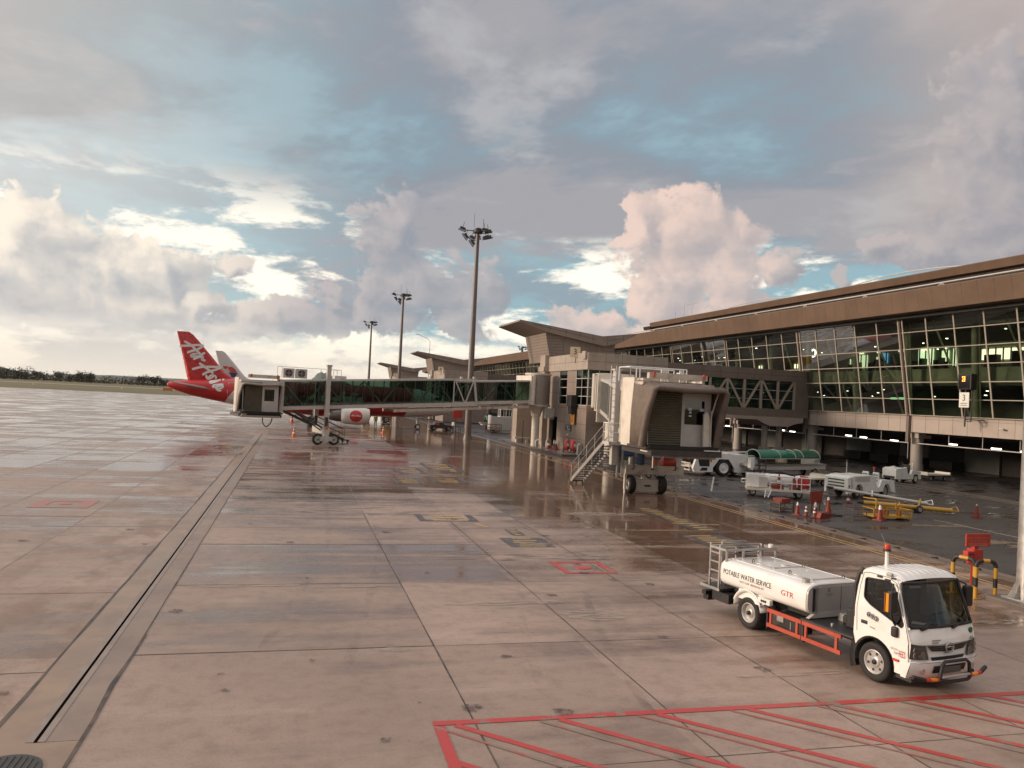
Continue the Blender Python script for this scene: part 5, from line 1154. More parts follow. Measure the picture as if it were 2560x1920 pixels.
def aircraft(loc, label, kind):
    """single aisle twin jet; local origin under the fuselage middle, nose +x, centre line height 3.75"""
    t = thing('passenger_jet', label, 'aircraft', loc, 0, 'aircraft at the stands')
    zc = 3.72
    ST = [(18.9, -0.75, 0.03, 0.03), (18.6, -0.72, 0.35, 0.32), (17.9, -0.6, 0.78, 0.75), (16.9, -0.38, 1.22, 1.22), (15.4, -0.12, 1.66, 1.72), (13.6, 0, 1.9, 1.98), (12, 0, 1.975, 2.07), (-4.5, 0, 1.975, 2.07), (-7, 0.05, 1.94, 2.0), (-9.5, 0.2, 1.82, 1.88), (-12.3, 0.48, 1.55, 1.63), (-14.5, 0.58, 1.26, 1.34), (-16.7, 0.68, 0.90, 1.02), (-18.4, 0.82, 0.55, 0.62), (-19.3, 0.90, 0.30, 0.34), (-19.5, 0.91, 0.12, 0.15)]
    secs = [[(x, ry * math.cos(a), z + rz_ * math.sin(a)) for a in [2 * math.pi * i / 36 for i in range(36)]] for x, z, ry, rz_ in ST]
    f = MB().loft(secs); f.xf(Matrix.Identity(4)); fo = f.build('fuselage', fus_mat(kind), t); fo.location = (0, 0, zc)
    # vertical fin: outline from the dorsal fillet to the tip
    fc = M['airred'] if kind == 'red' else M['finwhite']
    fn = MB(); top = 11.66
    FS = [(-9.6, -17.0, 5.3, 0.03), (-11.3, -17.15, 5.85, 0.07), (-12.5, -17.35, 6.6, 0.085), (-14.2, -17.85, 8.6, 0.085), (-15.95, -18.4, 10.6, 0.08), (-16.65, -18.6, 11.35, 0.07), (-17.2, -18.68, 11.7, 0.04)]
    fn.loft([fin_section(*q) for q in FS]); fin = fn.build('fin', fc, t)
    for s in (-1, 1):
        h = MB(); wing_surface(h, (-13.9, -17.2, s * 0.8, 4.55), (-17.0, -18.6, s * 6.2, 4.95), 0.075, 0.06, pitch=0.2); h.build('tailplane', MAT('tailplane_grey', (0.30, 0.27, 0.25), 0.4), t)
        w = MB(); wing_surface(w, (6.0, -1.4, s * 1.7, 2.75), (0.7, -2.7, s * 6.4, 3.3), 0.06, 0.05); wing_surface(w, (0.7, -2.7, s * 6.4, 3.3), (-4.6, -6.1, s * 17.0, 4.35), 0.05, 0.045); wo = w.build('wing', MAT('wing_grey', (0.36, 0.34, 0.32), 0.35), t)
        fe = MB(); fe.prism([(-4.9, 4.0), (-6.4, 4.0), (-6.3, 5.0), (-5.6, 5.0)], s * 17.0 - 0.04, s * 17.0 + 0.04, 'y'); fe.build('wing_fence', fc, wo)
        n = MB(); n.lathe([(0.92, 6.35), (1.02, 6.2), (1.14, 5.6), (1.17, 4.6), (1.12, 3.4), (1.0, 2.7), (0.86, 2.68)], (0, s * 5.75, 1.72), 'x', 30)
        e = n.build('engine', M['nacelle'], t)
        c = MB(); c.lathe([(0.86, 3.0), (0.80, 2.2), (0.62, 1.2), (0.55, 1.15)], (0, s * 5.75, 1.72), 'x', 24); c.lathe([(0.42, 1.5), (0.3, 0.9), (0.05, 0.4)], (0, s * 5.75, 1.72), 'x', 20); c.build('exhaust', MAT('exhaust_metal', (0.16, 0.14, 0.13), 0.35, metal=0.7), e)
        c = MB(); c.lathe([(0.9, 6.2), (0.88, 5.6), (0.001, 5.55)], (0, s * 5.75, 1.72), 'x', 24); c.build('fan', M['black'], e)
        p = MB(); p.prism([(5.6, 2.75), (2.0, 2.7), (0.6, 3.2), (3.0, 3.4), (4.2, 3.2)], s * 5.75 - 0.16, s * 5.75 + 0.16, 'y'); p.build('pylon', M['nacelle'], e)
        if kind == 'red' and s < 0:
            d = []
            for i in range(40):
                a = 2 * math.pi * i / 40; u, v = 0.80 * math.cos(a), 0.80 * math.sin(a); d.append((u, v))
            def nac(u, v, w): rr = 1.185 + w; th = v / 1.17; return (4.55 + u, s * 5.75 - rr * math.cos(th), 1.72 + rr * math.sin(th))
            dm = MB(); rings = [[nac(u * k, v * k, 0.012) for u, v in d] for k in (1.0, 0.75, 0.5, 0.25, 0.02)]; dm.loft(rings, cap=False); dm.build('roundel', M['airred'], e)
            sc_ = 0.00105; lm = MB()
            for pts in AIR_FLAT: stroke(lm, pts, 44, lambda a, b, th: nac(-0.66 + a * sc_, 0.12 - b * sc_ + 0.05, 0.03 + th), 5)
            lm.build('lettering', M['livwhite'], e)
        g = MB(); g.bar((-0.9, s * 3.8, 2.5), (-0.9, s * 3.8, 0.5), 0.2); g.build('main_gear', M['steel'], t)
        for yy in (-0.45, 0.45): wheel(t, -0.9, s * 3.8 + yy, 0.57, 0.57, 0.4, 'y', 'greywhite', hubs=False, side=s)
    b = MB(); b.loft([[(x, ry * math.cos(a), z + rz_ * math.sin(a)) for a in [2 * math.pi * i / 24 for i in range(24)]] for x, z, ry, rz_ in ((7.2, 2.5, 0.3, 0.3), (5.5, 2.35, 1.6, 0.85), (0, 2.3, 1.9, 1.0), (-4, 2.4, 1.5, 0.8), (-6.2, 2.6, 0.3, 0.3))]); b.build('belly_fairing', fc if kind == 'red' else M['livwhite'], t)
    g = MB(); g.bar((13.7, 0, 2.1), (13.7, 0, 0.4), 0.16); g.bar((13.7, 0, 1.0), (14.8, 0, 2.0), 0.09); g.build('nose_gear', M['steel'], t)
    for s in (-1, 1): wheel(t, 13.7, s * 0.25, 0.38, 0.38, 0.22, 'y', 'white', hubs=False, side=s)
    wn = MB()
    for s in (-1, 1):
        for k in range(38):
            x = -6.3 + k * 0.5; 
            if 1 < k < 37: wn.add([(x, s * 1.962, zc + 0.36), (x + 0.24, s * 1.962, zc + 0.36), (x + 0.24, s * 1.93, zc + 0.72), (x, s * 1.93, zc + 0.72)], [(0, 1, 2, 3)])
    wn.build('cabin_window', M['ink'], t)
    ck = MB()
    for s in (-1, 1): ck.add([(16.55, s * 1.05, zc + 0.52), (15.75, s * 1.36, zc + 0.62), (15.9, s * 1.18, zc + 1.0), (16.5, s * 0.8, zc + 0.95)], [(0, 1, 2, 3)])
    ck.build('cockpit_window', M['black'], t)
    return t, fin, fo
M['livwhite'] = MAT('livery_white', (0.74, 0.72, 0.70), 0.3, var=0.03); M['finwhite'] = MAT('fin_white', (0.62, 0.58, 0.58), 0.3, var=0.04); M['nacelle'] = MAT('nacelle_white', (0.70, 0.67, 0.63), 0.3, var=0.03)
# brush lettering, traced in drawing units (x right, y down)
AIR_TAIL = [[(330, 415), (440, 480), (520, 560), (600, 635)], [(250, 497), (420, 488), (560, 478), (660, 488)], [(650, 505), (560, 560), (450, 590), (385, 615)],
            [(590, 650), (500, 645), (445, 665), (450, 690), (520, 680), (640, 655)], [(655, 650), (560, 700), (500, 730), (495, 738)], [(500, 735), (560, 710), (640, 695), (660, 715), (640, 745), (690, 765)], [(668, 632), (682, 632)],
            [(605, 825), (700, 890), (790, 960), (840, 1000)], [(475, 925), (620, 890), (800, 885), (1000, 890)], [(990, 905), (880, 945), (740, 985), (665, 1025)],
            [(860, 1045), (800, 1050), (770, 1085), (730, 1060), (720, 1045)], [(720, 1075), (760, 1110), (830, 1085), (880, 1050), (905, 1080), (900, 1100)],
            [(960, 1140), (860, 1150), (800, 1160), (810, 1185), (900, 1165), (980, 1130)], [(1035, 1125), (1048, 1125)],
            [(1035, 1215), (960, 1220), (870, 1230), (865, 1265), (960, 1255), (1030, 1235), (1040, 1270), (960, 1300), (920, 1290)], [(925, 1300), (960, 1330), (1005, 1330)]]
AIR_FLAT = [[(40, 190), (120, 90), (230, -30)], [(230, -30), (225, 80), (240, 180)], [(20, 120), (160, 100), (330, 80)], [(330, 70), (290, 170), (340, 165)], [(345, 10), (350, 12)], [(400, 75), (380, 180)], [(385, 120), (430, 70), (470, 85)],
            [(560, 200), (680, 70), (770, -40)], [(770, -40), (765, 80), (785, 185)], [(520, 125), (690, 100), (860, 85)], [(930, 75), (870, 100), (930, 140), (870, 185)], [(990, 75), (960, 175), (1010, 165)], [(1010, 10), (1014, 12)], [(1150, 80), (1080, 110), (1070, 170), (1130, 160), (1160, 90), (1150, 175), (1190, 165)]]
AX, AY = 3.2, 112.3
jet, fin, fus = aircraft((AX, AY, 0), 'white and red passenger jet with white brush lettering on its red tail', 'red')
def tailmap(a, b, th):
    x = 6.616e-3 * a + 3.84e-4 * b - 16.678 - AX; z = 4.01e-4 * a - 7.043e-3 * b + 13.133
    # lie on the fin or, lower down, on the rounded tail of the fuselage
    if z > 5.75: y = -0.55
    else:
        pos = [(-7, 3.77, 1.94, 2.0), (-9.5, 3.92, 1.82, 1.88), (-12.3, 4.2, 1.55, 1.63), (-14.5, 4.3, 1.26, 1.34), (-16.7, 4.4, 0.90, 1.02)]
        zc_, ry, rz_ = 4.2, 1.6, 1.6
        for i in range(4):
            if pos[i][0] >= x >= pos[i + 1][0]:
                u = (x - pos[i][0]) / (pos[i + 1][0] - pos[i][0]); zc_, ry, rz_ = (lerp(pos[i][k], pos[i + 1][k], u) for k in (1, 2, 3))
        q = max(-1, min(1, (z - zc_) / rz_)); y = -ry * math.sqrt(max(0.02, 1 - q * q)); 
        if z > 5.3: y = min(y, -0.55)
    return (x, y - 0.03 - th, z)
lm = MB()
for k, pts in enumerate(AIR_TAIL): stroke(lm, pts, 43 if k < 10 else 35, tailmap, 7, 0.02)
lm.build('tail_lettering', M['livwhite'], jet)
lm = MB()
for pts in AIR_FLAT[:7]: stroke(lm, pts, 55, lambda a, b, th: (0.4 + a * 0.0062 - 2.0, -1.955 + 0.0 - th - 0.02 - max(0, 0.0), 4.55 - b * 0.0062), 6)
for pts in AIR_FLAT[7:]: stroke(lm, pts, 55, lambda a, b, th: (0.4 + a * 0.0062 - 2.0, -1.955 - th - 0.02, 4.55 - b * 0.0062), 6)
lo_ = lm.build('body_lettering', M['livwhite'], jet)
for p in lo_.data.vertices: p.co.y = -math.sqrt(max(0.1, 1 - ((p.co.z - 3.72) / 2.07) ** 2)) * 1.975 - 0.03
d = MB(); d.tube([tailmap(*q, 0.0) for q in ((1150, 1190), (1300, 1190), (1285, 1330), (1275, 1480), (1145, 1480), (1130, 1350))], 0.035, 5, closed=True); d.build('door_outline', M['livwhite'], jet)
jet2, fin2, fus2 = aircraft((1.6, 181.0, 0.45), 'white passenger jet behind, only its fin with a red and navy kite emblem showing', 'white')
def kite(pts, mat, nm):
    k = MB(); k.add([( -16.678 - 3.2 + (6.616e-3 * a + 3.84e-4 * b) * 1.612 - 0.0, -0.42, 0) for a, b in pts], [tuple(range(len(pts)))]); return k
def fin2map(a, b): 
    x = (6.616e-3 * a + 3.84e-4 * b - 16.678) * 181.0 / 112.3 - 1.6; z = 5 + (4.01e-4 * a - 7.043e-3 * b + 13.133 - 5) * 181.0 / 112.3 - 0.45
    return (x, -0.60, z)
for pts, mat in (([(1120, 885), (1200, 885), (1260, 930), (1300, 995), (1180, 995), (1150, 940)], 'airred'), ([(1130, 990), (1320, 1003), (1285, 1025), (1280, 1070), (1240, 1085), (1190, 1075), (1165, 1020)], 'navy'), ([(1030, 870), (1130, 872), (1100, 925), (1050, 920)], 'airred')):
    P_ = [fin2map(*q) for q in pts]; k = MB(); k.add(P_, [tuple(range(len(P_)))]); o = k.build('emblem', M[mat], jet2); s_ = o.modifiers.new('t', 'SOLIDIFY'); s_.thickness = 0.04

# ---------------------------------------------------------------- water truck
def plate(outer, inners, fn, th, name, mat, parent, nrm=None):
    """flat outline with holes, bent into place by fn(u,v); thickened"""
    bm = bmesh.new(); es = []
    for loop in [outer] + inners:
        vs = [bm.verts.new((p[0], p[1], 0)) for p in loop]
        for i in range(len(vs)): es.append(bm.edges.new((vs[i], vs[(i + 1) % len(vs)])))
    bmesh.ops.triangle_fill(bm, use_beauty=True, use_dissolve=False, edges=es)
    for v in bm.verts: v.co = fn(v.co.x, v.co.y)
    bmesh.ops.recalc_face_normals(bm, faces=bm.faces)
    me = bpy.data.meshes.new(name); bm.to_mesh(me); bm.free(); me.materials.append(mat)
    o = bpy.data.objects.new(name, me); sc.collection.objects.link(o); o.parent = parent
    if th: s = o.modifiers.new('thick', 'SOLIDIFY'); s.thickness = th; s.offset = 0
    return o
def rnd(poly, r=0.06, n=4):
    """round the corners of an outline"""
    out = []; N = len(poly)
    for i in range(N):
        p = Vector(poly[i]); a = Vector(poly[i - 1]) - p; b = Vector(poly[(i + 1) % N]) - p; ra = min(r, a.length * 0.45, b.length * 0.45); A = p + a.normalized() * ra; B = p + b.normalized() * ra
        for k in range(n + 1): t = k / n; q = A * (1 - t) ** 2 + p * 2 * t * (1 - t) + B * t * t; out.append((q.x, q.y))
    return out
def fit(name, body, width, height, mat, fn, parent, ext=0.003, seg=0.04, bold=0.0):
    c = bpy.data.curves.new('lettering', 'FONT'); c.body = body; c.size = 1.0; c.align_x = 'CENTER'; c.align_y = 'CENTER'; c.resolution_u = 3; c.offset = bold
    o = bpy.data.objects.new('lettering', c); sc.collection.objects.link(o); me = bpy.data.meshes.new_from_object(o.evaluated_get(bpy.context.evaluated_depsgraph_get())); bpy.data.objects.remove(o); bpy.data.curves.remove(c)
    xs = [v.co.x for v in me.vertices]; ys = [v.co.y for v in me.vertices]; sx = width / (max(xs) - min(xs)); sy = height / (max(ys) - min(ys)); cx, cy = (max(xs) + min(xs)) / 2, (max(ys) + min(ys)) / 2
    for v in me.vertices: v.co = fn((v.co.x - cx) * sx, (v.co.y - cy) * sy, ext)
    me.name = name; me.materials.clear(); me.materials.append(mat); ob = bpy.data.objects.new(name, me); sc.collection.objects.link(ob); ob.parent = parent; return ob

def water_truck():
    t = thing('water_truck', 'white potable water tank truck with red side rails on the wet apron', 'truck', (11.14, 16.36, 0), math.atan2(-0.98678, 0.16209))
    W = M['truckwhite']
    def sy(x, z): return 0.88 - 0.085 * max(0.0, (z - 1.12) / 0.9) ** 1.25 - 0.05 * max(0.0, (x - 4.12) / 0.2) ** 2
    arch = [(3.5 + 0.475 * math.cos(R(a)), 0.37 + 0.475 * math.sin(R(a))) for a in range(152, -5, -12)]
    outer = [(3.02, 0.80)] + arch + [(4.02, 0.335), (4.24, 0.335), (4.28, 0.6), (4.27, 0.94), (4.20, 1.17), (4.08, 1.53), (3.95, 1.90), (3.88, 2.0), (3.7, 2.055), (3.3, 2.07), (3.16, 2.05), (3.09, 1.97), (3.045, 1.7), (3.02, 1.3)]
    win = rnd([(3.20, 1.90), (3.74, 1.94), (3.86, 1.87), (4.13, 1.23), (4.09, 1.17), (3.36, 1.42), (3.21, 1.52)], 0.06)
    body = plate(outer, [win], lambda x, z: Vector((x, -sy(x, z), z)), 0.03, 'cab_side', W, t)
    plate(outer, [win], lambda x, z: Vector((x, sy(x, z), z)), 0.03, 'cab_side', W, t)
    for s in (-1, 1):
        plate(win, [], lambda x, z: Vector((x, s * (sy(x, z) - 0.004), z)), 0.0, 'side_window', M['glass_v'], t)
    # window rubber and door outline on the visible side
    m = MB(); m.tube([(x, -sy(x, z) - 0.012, z) for x, z in win], 0.014, 5, closed=True); m.tube([(x, sy(x, z) + 0.012, z) for x, z in win], 0.014, 5, closed=True); m.build('window_seal', M['black'], body)
    dr = [(3.10, 0.86), (3.07, 1.3), (3.10, 1.72), (3.15, 1.98), (3.3, 2.01), (3.72, 2.005), (3.90, 1.93), (4.05, 1.55), (4.19, 1.16), (4.235, 0.94), (4.25, 0.38)]
    m = MB(); m.tube([(x, -sy(x, z) - 0.0155, z) for x, z in dr], 0.006, 4); m.tube([(4.04, -sy(4.04, 0.62) - 0.0155, 0.36)], 0.006, 4) if False else None; m.build('door_gap', M['seam'], body)
    # front skin patches
    def fx(z): 
        zs = [0.30, 0.33, 0.5, 0.6, 0.62, 0.94, 1.08, 1.19]; xs = [4.27, 4.30, 4.36, 4.37, 4.31, 4.30, 4.27, 4.205]
        for i in range(len(zs) - 1):
            if zs[i] <= z <= zs[i + 1]: return lerp(xs[i], xs[i + 1], (z - zs[i]) / (zs[i + 1] - zs[i]))
        return xs[-1] if z > 1 else xs[0]
    def fr(y, z, off=0.0):
        e = abs(y) / 0.88; return Vector((fx(z) + 0.07 * (1 - e * e) - 0.05 * max(0, e - 0.86) / 0.14 + off, y, z))
    def patch(m, ya, yb, za, zb, off=0.0, n=14, k=4, fn=None):
        fn = fn or fr; g = [[fn(lerp(ya, yb, i / n), lerp(za, zb, j / k), off) for i in range(n + 1)] for j in range(k + 1)]
        m.loft(g, cap=False, closed=False); return m
    m = MB(); patch(m, -0.885, 0.885, 0.905, 1.19); patch(m, -0.885, 0.885, 0.61, 0.905, -0.02); m.build('front_panel', W, t)
    m = MB(); patch(m, -0.90, 0.90, 0.305, 0.60, 0.0); patch(m, -0.9, 0.9, 0.60, 0.612, -0.02)
    for s in (-1, 1): m.add([fr(s * 0.9, 0.305), fr(s * 0.9, 0.60), Vector((4.1, s * 0.893, 0.60)), Vector((4.1, s * 0.893, 0.305))], [(0, 1, 2, 3)])
    m.build('bumper', W, t)
    m = MB(); patch(m, -0.43, 0.43, 0.40, 0.54, 0.012); m.build('bumper_intake', M['black'], t)
    m = MB(); g = []
    for j in range(4):
        z = lerp(0.79, 0.895, j / 3); w = lerp(0.42, 0.545, j / 3); g.append([fr(lerp(-w, w, i / 12), z + 0.02 * (1 - abs(lerp(-1, 1, i / 12))) * -1, 0.014) for i in range(13)])
    m.loft(g, cap=False, closed=False); g = []
    for j in range(3):
        z = lerp(0.625, 0.685, j / 2); w = lerp(0.42, 0.46, j / 2); g.append([fr(lerp(-w, w, i / 12), z, 0.012) for i in range(13)])
    m.loft(g, cap=False, closed=False); m.build('grille', M['black'], t)
    m = MB(); 
    for z in (0.82, 0.85): m.tube([fr(lerp(-0.42, 0.42, i / 10), z, 0.02) for i in range(11)], 0.006, 5)
    m.build('grille_bar', M['darksteel'], t)
    m = MB(); cz = 0.845
    m.tube([fr(0.105 * math.cos(a * math.pi / 12), cz + 0.082 * math.sin(a * math.pi / 12), 0.035) for a in range(24)], 0.011, 6, closed=True); m.tube([fr(-0.085, cz, 0.035), fr(0, cz + 0.015, 0.04), fr(0.085, cz, 0.035)], 0.012, 5); m.tube([fr(-0.07, cz + 0.035, 0.033), fr(-0.03, cz + 0.02, 0.036)], 0.008, 5); m.tube([fr(0.07, cz - 0.035, 0.033), fr(0.03, cz - 0.02, 0.036)], 0.008, 5); m.build('round_emblem', M['chrome'], t)
    # headlights: dark bucket, lamps, clear cover
    for s in (-1, 1):
        poly = [(0.50, 0.645), (0.57, 0.90), (0.86, 0.93), (0.885, 0.66)]
        n = 6; g = [[fr(s * lerp(lerp(poly[0][0], poly[3][0], i / n), lerp(poly[1][0], poly[2][0], i / n), j / 4), lerp(lerp(poly[0][1], poly[3][1], i / n), lerp(poly[1][1], poly[2][1], i / n), j / 4), 0.012) for i in range(n + 1)] for j in range(5)]
        m = MB(); m.loft(g, cap=False, closed=False); h = m.build('headlight', M['darksteel'], t)
        m = MB()
        for y, z, r_ in ((0.64, 0.735, 0.062), (0.60, 0.69, 0.04), (0.80, 0.73, 0.05), (0.80, 0.82, 0.045)):
            p = fr(s * y, z, 0.016); m.lathe([(r_, 0), (r_ * 0.9, 0.012), (r_ * 0.5, -0.005), (0.001, -0.012)], tuple(p), 'x', 16)
        q = fr(s * 0.7, 0.88, 0.016); m.box(q.x, q.x + 0.01, q.y - 0.06, q.y + 0.06, 0.70, 0.74); m.build('lamp', M['chrome'], h)
        m = MB(); m.loft([[p + Vector((0.022, 0, 0)) for p in row] for row in g], cap=False, closed=False); m.build('lamp_cover', GLASS('lamp_cover_glass', (0.8, 0.8, 0.78), 0.2), h)
        m = MB(); p = fr(s * 0.66, 0.455, 0.004); m.lathe([(0.055, 0), (0.05, 0.014), (0.03, 0.012), (0.001, 0.004)], tuple(p), 'x', 18); m.build('fog_lamp', M['chrome'], t)
    # windscreen and its black border
    def ws(y, z, off=0.0):
        u = (z - 1.17) / 0.80; xx = lerp(4.205, 3.925, u) ; w = lerp(0.86, 0.79, u); e = min(1, abs(y) / w); return Vector((xx + 0.085 * (1 - e * e) + off, y, z))
    m = MB(); g = []
    for j in range(9):
        z = lerp(1.19, 1.96, j / 8); w = lerp(0.835, 0.765, j / 8); g.append([ws(lerp(-w, w, i / 16), z) for i in range(17)])
    m.loft(g, cap=False, closed=False); wsx = m.build('windscreen', M['glass_v'], t)
    m = MB(); ring = [ws(lerp(-0.835, 0.835, i / 16), 1.20 - 0.0 * i, 0.006) for i in range(17)] + [ws(lerp(0.83, 0.765, j / 8), lerp(1.22, 1.95, j / 8), 0.006) for j in range(9)] + [ws(lerp(0.765, -0.765, i / 16), 1.95, 0.006) for i in range(17)] + [ws(lerp(-0.765, -0.83, j / 8), lerp(1.95, 1.22, j / 8), 0.006) for j in range(9)]
    m.tube(ring, 0.03, 6, closed=True); m.build('screen_border', M['black'], wsx)
    m = MB()
    for s in (-1, 1):
        g = [[Vector((lerp(4.235, 3.955, j / 6) - 0.05 * i, s * (lerp(0.845, 0.775, j / 6) + 0.02 * i), lerp(1.17, 1.98, j / 6))) for i in range(3)] for j in range(7)]; m.loft(g, cap=False, closed=False)
    m.build('pillar', W, t)
    m = MB(); 
    for y0, y1 in ((-0.62, -0.22), (0.18, 0.56)):
        a = fr(y0, 1.17, 0.03); b = ws(y1, 1.25, 0.035); m.bar(a, a.lerp(b, 0.35), 0.04); m.bar(a.lerp(b, 0.3), b, 0.022)
    m.build('wiper', M['black'], t)
    # roof with pressed ribs
    g = []
    for i in range(13):
        x = lerp(3.10, 3.95, i / 12); row = []
        for j in range(57):
            y = lerp(-0.80, 0.80, j / 56); e = abs(y) / 0.80; rib = 0.011 * max(0, math.cos(y * 2 * math.pi / 0.155)) if (e < 0.86 and 3.16 < x < 3.82) else 0
            z = 2.075 + 0.035 * (1 - e * e) - 0.07 * max(0, (e - 0.82) / 0.18) ** 2 - 0.10 * max(0, (x - 3.72) / 0.23) ** 2 - 0.03 * max(0, (3.2 - x) / 0.1) ** 2 + rib; row.append((x, y, z))
        g.append(row)
    m = MB(); m.loft(g, cap=False, closed=False); m.build('cab_roof', W, t)
    m = MB(); m.box(3.06, 3.10, -0.8, 0.8, 0.8, 2.02); m.build('cab_back', M['black'], t)
    m = MB(); m.loft([[(3.02 - 0.02, y, 1.05), (3.0, y, 1.85), (3.05, y, 2.0), (3.12, y, 2.0), (3.12, y, 1.05)] for y in (-0.82, 0.82)], smooth=False); m.tube([(3.0, -0.86, 1.1), (2.99, -0.84, 1.7), (3.03, -0.80, 1.95), (3.09, -0.76, 2.05)], 0.045, 7); m.build('back_duct', M['black'], t)
    m = MB(); m.box(3.05, 4.2, -0.84, 0.84, 0.80, 0.88); m.build('cab_floor', M['black'], t)
    # inside
    m = MB()
    for y in (-0.42, 0.32): m.box(3.25, 3.7, y - 0.24, y + 0.24, 0.9, 1.15); m.box(3.14, 3.28, y - 0.24, y + 0.24, 1.1, 1.62); m.box(3.14, 3.24, y - 0.13, y + 0.13, 1.64, 1.84)
    m.build('seat', M['seat'], t, bevel=0.03)
    m = MB(); m.loft([[(3.92, y, 0.9), (3.86, y, 1.14), (4.0, y, 1.20), (4.24 - 0.1 * abs(y), y, 1.19), (4.2, y, 0.9)] for y in (-0.82, -0.4, 0, 0.4, 0.82)], smooth=False); m.build('dashboard', M['seat'], t)
    m = MB(); C_ = Vector((3.80, 0.36, 1.27)); ax = Vector((-0.45, 0, 0.9)).normalized(); u = Vector((0, 1, 0)); v = ax.cross(u); m.tube([C_ + (u * math.cos(a * math.pi / 12) + v * math.sin(a * math.pi / 12)) * 0.20 for a in range(24)], 0.016, 6, closed=True); m.bar(C_ - u * 0.19, C_ + u * 0.19, 0.03); m.bar(C_, C_ + Vector((0.15, 0, -0.2)), 0.04); m.build('steering_wheel', M['black'], t)
    m = MB(); m.quad((4.02, -0.56, 1.215), (4.16, -0.40, 1.21), (4.10, -0.24, 1.215), (3.93, -0.40, 1.225)); m.build('paper_sheet', M['paper'], t)
    m = MB(); q = [ws(-0.60, 1.86, -0.012), ws(-0.33, 1.86, -0.012), ws(-0.33, 1.90, -0.012), ws(-0.60, 1.90, -0.012)]; m.add(q, [(0, 1, 2, 3)]); m.build('screen_sticker', M['paper'], t)
    m = MB(); q = [ws(0.66, 1.55, -0.012), ws(0.74, 1.53, -0.012), ws(0.72, 1.83, -0.012), ws(0.67, 1.84, -0.012)]; m.add(q, [(0, 1, 2, 3)]); m.build('screen_sticker', M['yellow'], t)
    # mirrors
    for s in (-1, 1):
        m = MB(); m.cbox((3.98, s * 1.03, 1.63), (0.13, 0.19, 0.40)); mi = m.build('mirror', M['black'], t, bevel=0.035)
        m = MB(); m.tube([(3.86, s * 0.86, 1.92), (3.95, s * 1.0, 1.86), (3.97, s * 1.03, 1.8)], 0.016, 6); m.tube([(3.97, s * 1.03, 1.5), (3.95, s * 0.98, 1.3), (3.95, s * 0.89, 1.18)], 0.018, 6); m.build('mirror_arm', M['black'], mi)
        if s < 0:
            m = MB(); m.box(3.90, 3.905, -1.135, -1.125, 1.44, 1.80); m.box(3.93, 3.99, -1.135, -1.128, 1.45, 1.79); m.build('mirror_reflector', M['amber'], mi)
            m = MB(); m.cbox((3.97, -0.92, 1.07), (0.14, 0.08, 0.2)); m.build('under_mirror', M['black'], t, bevel=0.04)
            m = MB(); m.cbox((3.72, -0.80, 2.06), (0.13, 0.06, 0.07)); m.build('marker_lamp', M['steel'], t, bevel=0.02)
            m = MB(); m.cbox((3.52, -0.83, 1.985), (0.10, 0.04, 0.03)); m.cbox((3.70, -0.835, 1.96), (0.10, 0.04, 0.03)); m.cbox((3.82, -0.815, 2.01), (0.10, 0.03, 0.03)); m.build('visor_clip', M['black'], t)
    m = MB(); m.cbox((3.26, -0.888, 1.06), (0.15, 0.03, 0.07)); m.build('door_handle', M['black'], t, bevel=0.02)
    S = lambda x, z, o: Vector((x, -sy(x, z) - 0.016 - o, z))
    for k, ch in enumerate('TCR'):
        x = 3.36 + k * 0.085; z = 1.225 - k * 0.018; m = MB(); m.cyl(S(x, z, 0.0), S(x, z, 0.004), 0.052, n=24); m.build('letter_disc', M['ink'], t); m = MB(); m.tube([S(x + 0.044 * math.cos(a * math.pi / 10), z + 0.044 * math.sin(a * math.pi / 10), 0.005) for a in range(20)], 0.004, 4, closed=True); m.build('disc_ring', M['signwhite'], t)
        fit('letter', ch, 0.036, 0.044, M['signwhite'], lambda u, v, w, x=x, z=z: S(x + u, z + v, 0.007), t, bold=0.0)
    m = MB(); m.add([S(3.40, 1.0, 0.003), S(3.51, 0.985, 0.003), S(3.51, 1.003, 0.003), S(3.40, 1.018, 0.003)], [(0, 1, 2, 3)]); m.build('badge', M['inkgrey'], t)
    fit('lettering', 'RED', 0.13, 0.115, M['redink'], lambda u, v, w: S(4.12 + u, 0.70 + v, 0.003), t, bold=0.0); fit('lettering', 'GROUND', 0.15, 0.038, M['inkgrey'], lambda u, v, w: S(3.955 + u, 0.755 + v, 0.003), t); fit('lettering', 'TEAM', 0.09, 0.045, M['inkgrey'], lambda u, v, w: S(3.99 + u, 0.69 + v, 0.003), t)
    m = MB(); m.cbox((4.0, -0.90, 0.565), (0.13, 0.035, 0.05)); m.build('side_marker', MAT('side_marker_lens', (0.55, 0.07, 0.02), 0.2), t, bevel=0.015)
    F = lambda y, z, o: fr(y, z, 0.004 + o)
    m = MB(); m.lathe([(0.001, 0.012), (0.055, 0.012), (0.058, 0.0)], tuple(F(0.70, 1.085, 0)), 'x', 20); m.build('round_sticker', M['greendk'], t)
    for y, z, w in ((-0.30, 0.975, 0.22), (-0.33, 0.935, 0.16), (0.70, 0.965, 0.11), (0.70, 0.935, 0.14)):
        m = MB(); [m.add([F(y - w / 2 + k * w / 6, z - 0.011, 0.004), F(y - w / 2 + (k + 0.8) * w / 6, z - 0.011, 0.004), F(y - w / 2 + (k + 0.8) * w / 6, z + 0.011, 0.004), F(y - w / 2 + k * w / 6, z + 0.011, 0.004)], [(0, 1, 2, 3)]) for k in range(6)]; m.build('badge', M['inkgrey'], t)
    m = MB(); m.add([F(-0.12, 0.737, 0.0), F(0.12, 0.737, 0.0), F(0.12, 0.755, 0.0), F(-0.12, 0.755, 0.0)], [(0, 1, 2, 3)]); m.build('badge', M['inkgrey'], t)
    # bull bar with side wings
    m = MB(); x = 4.53
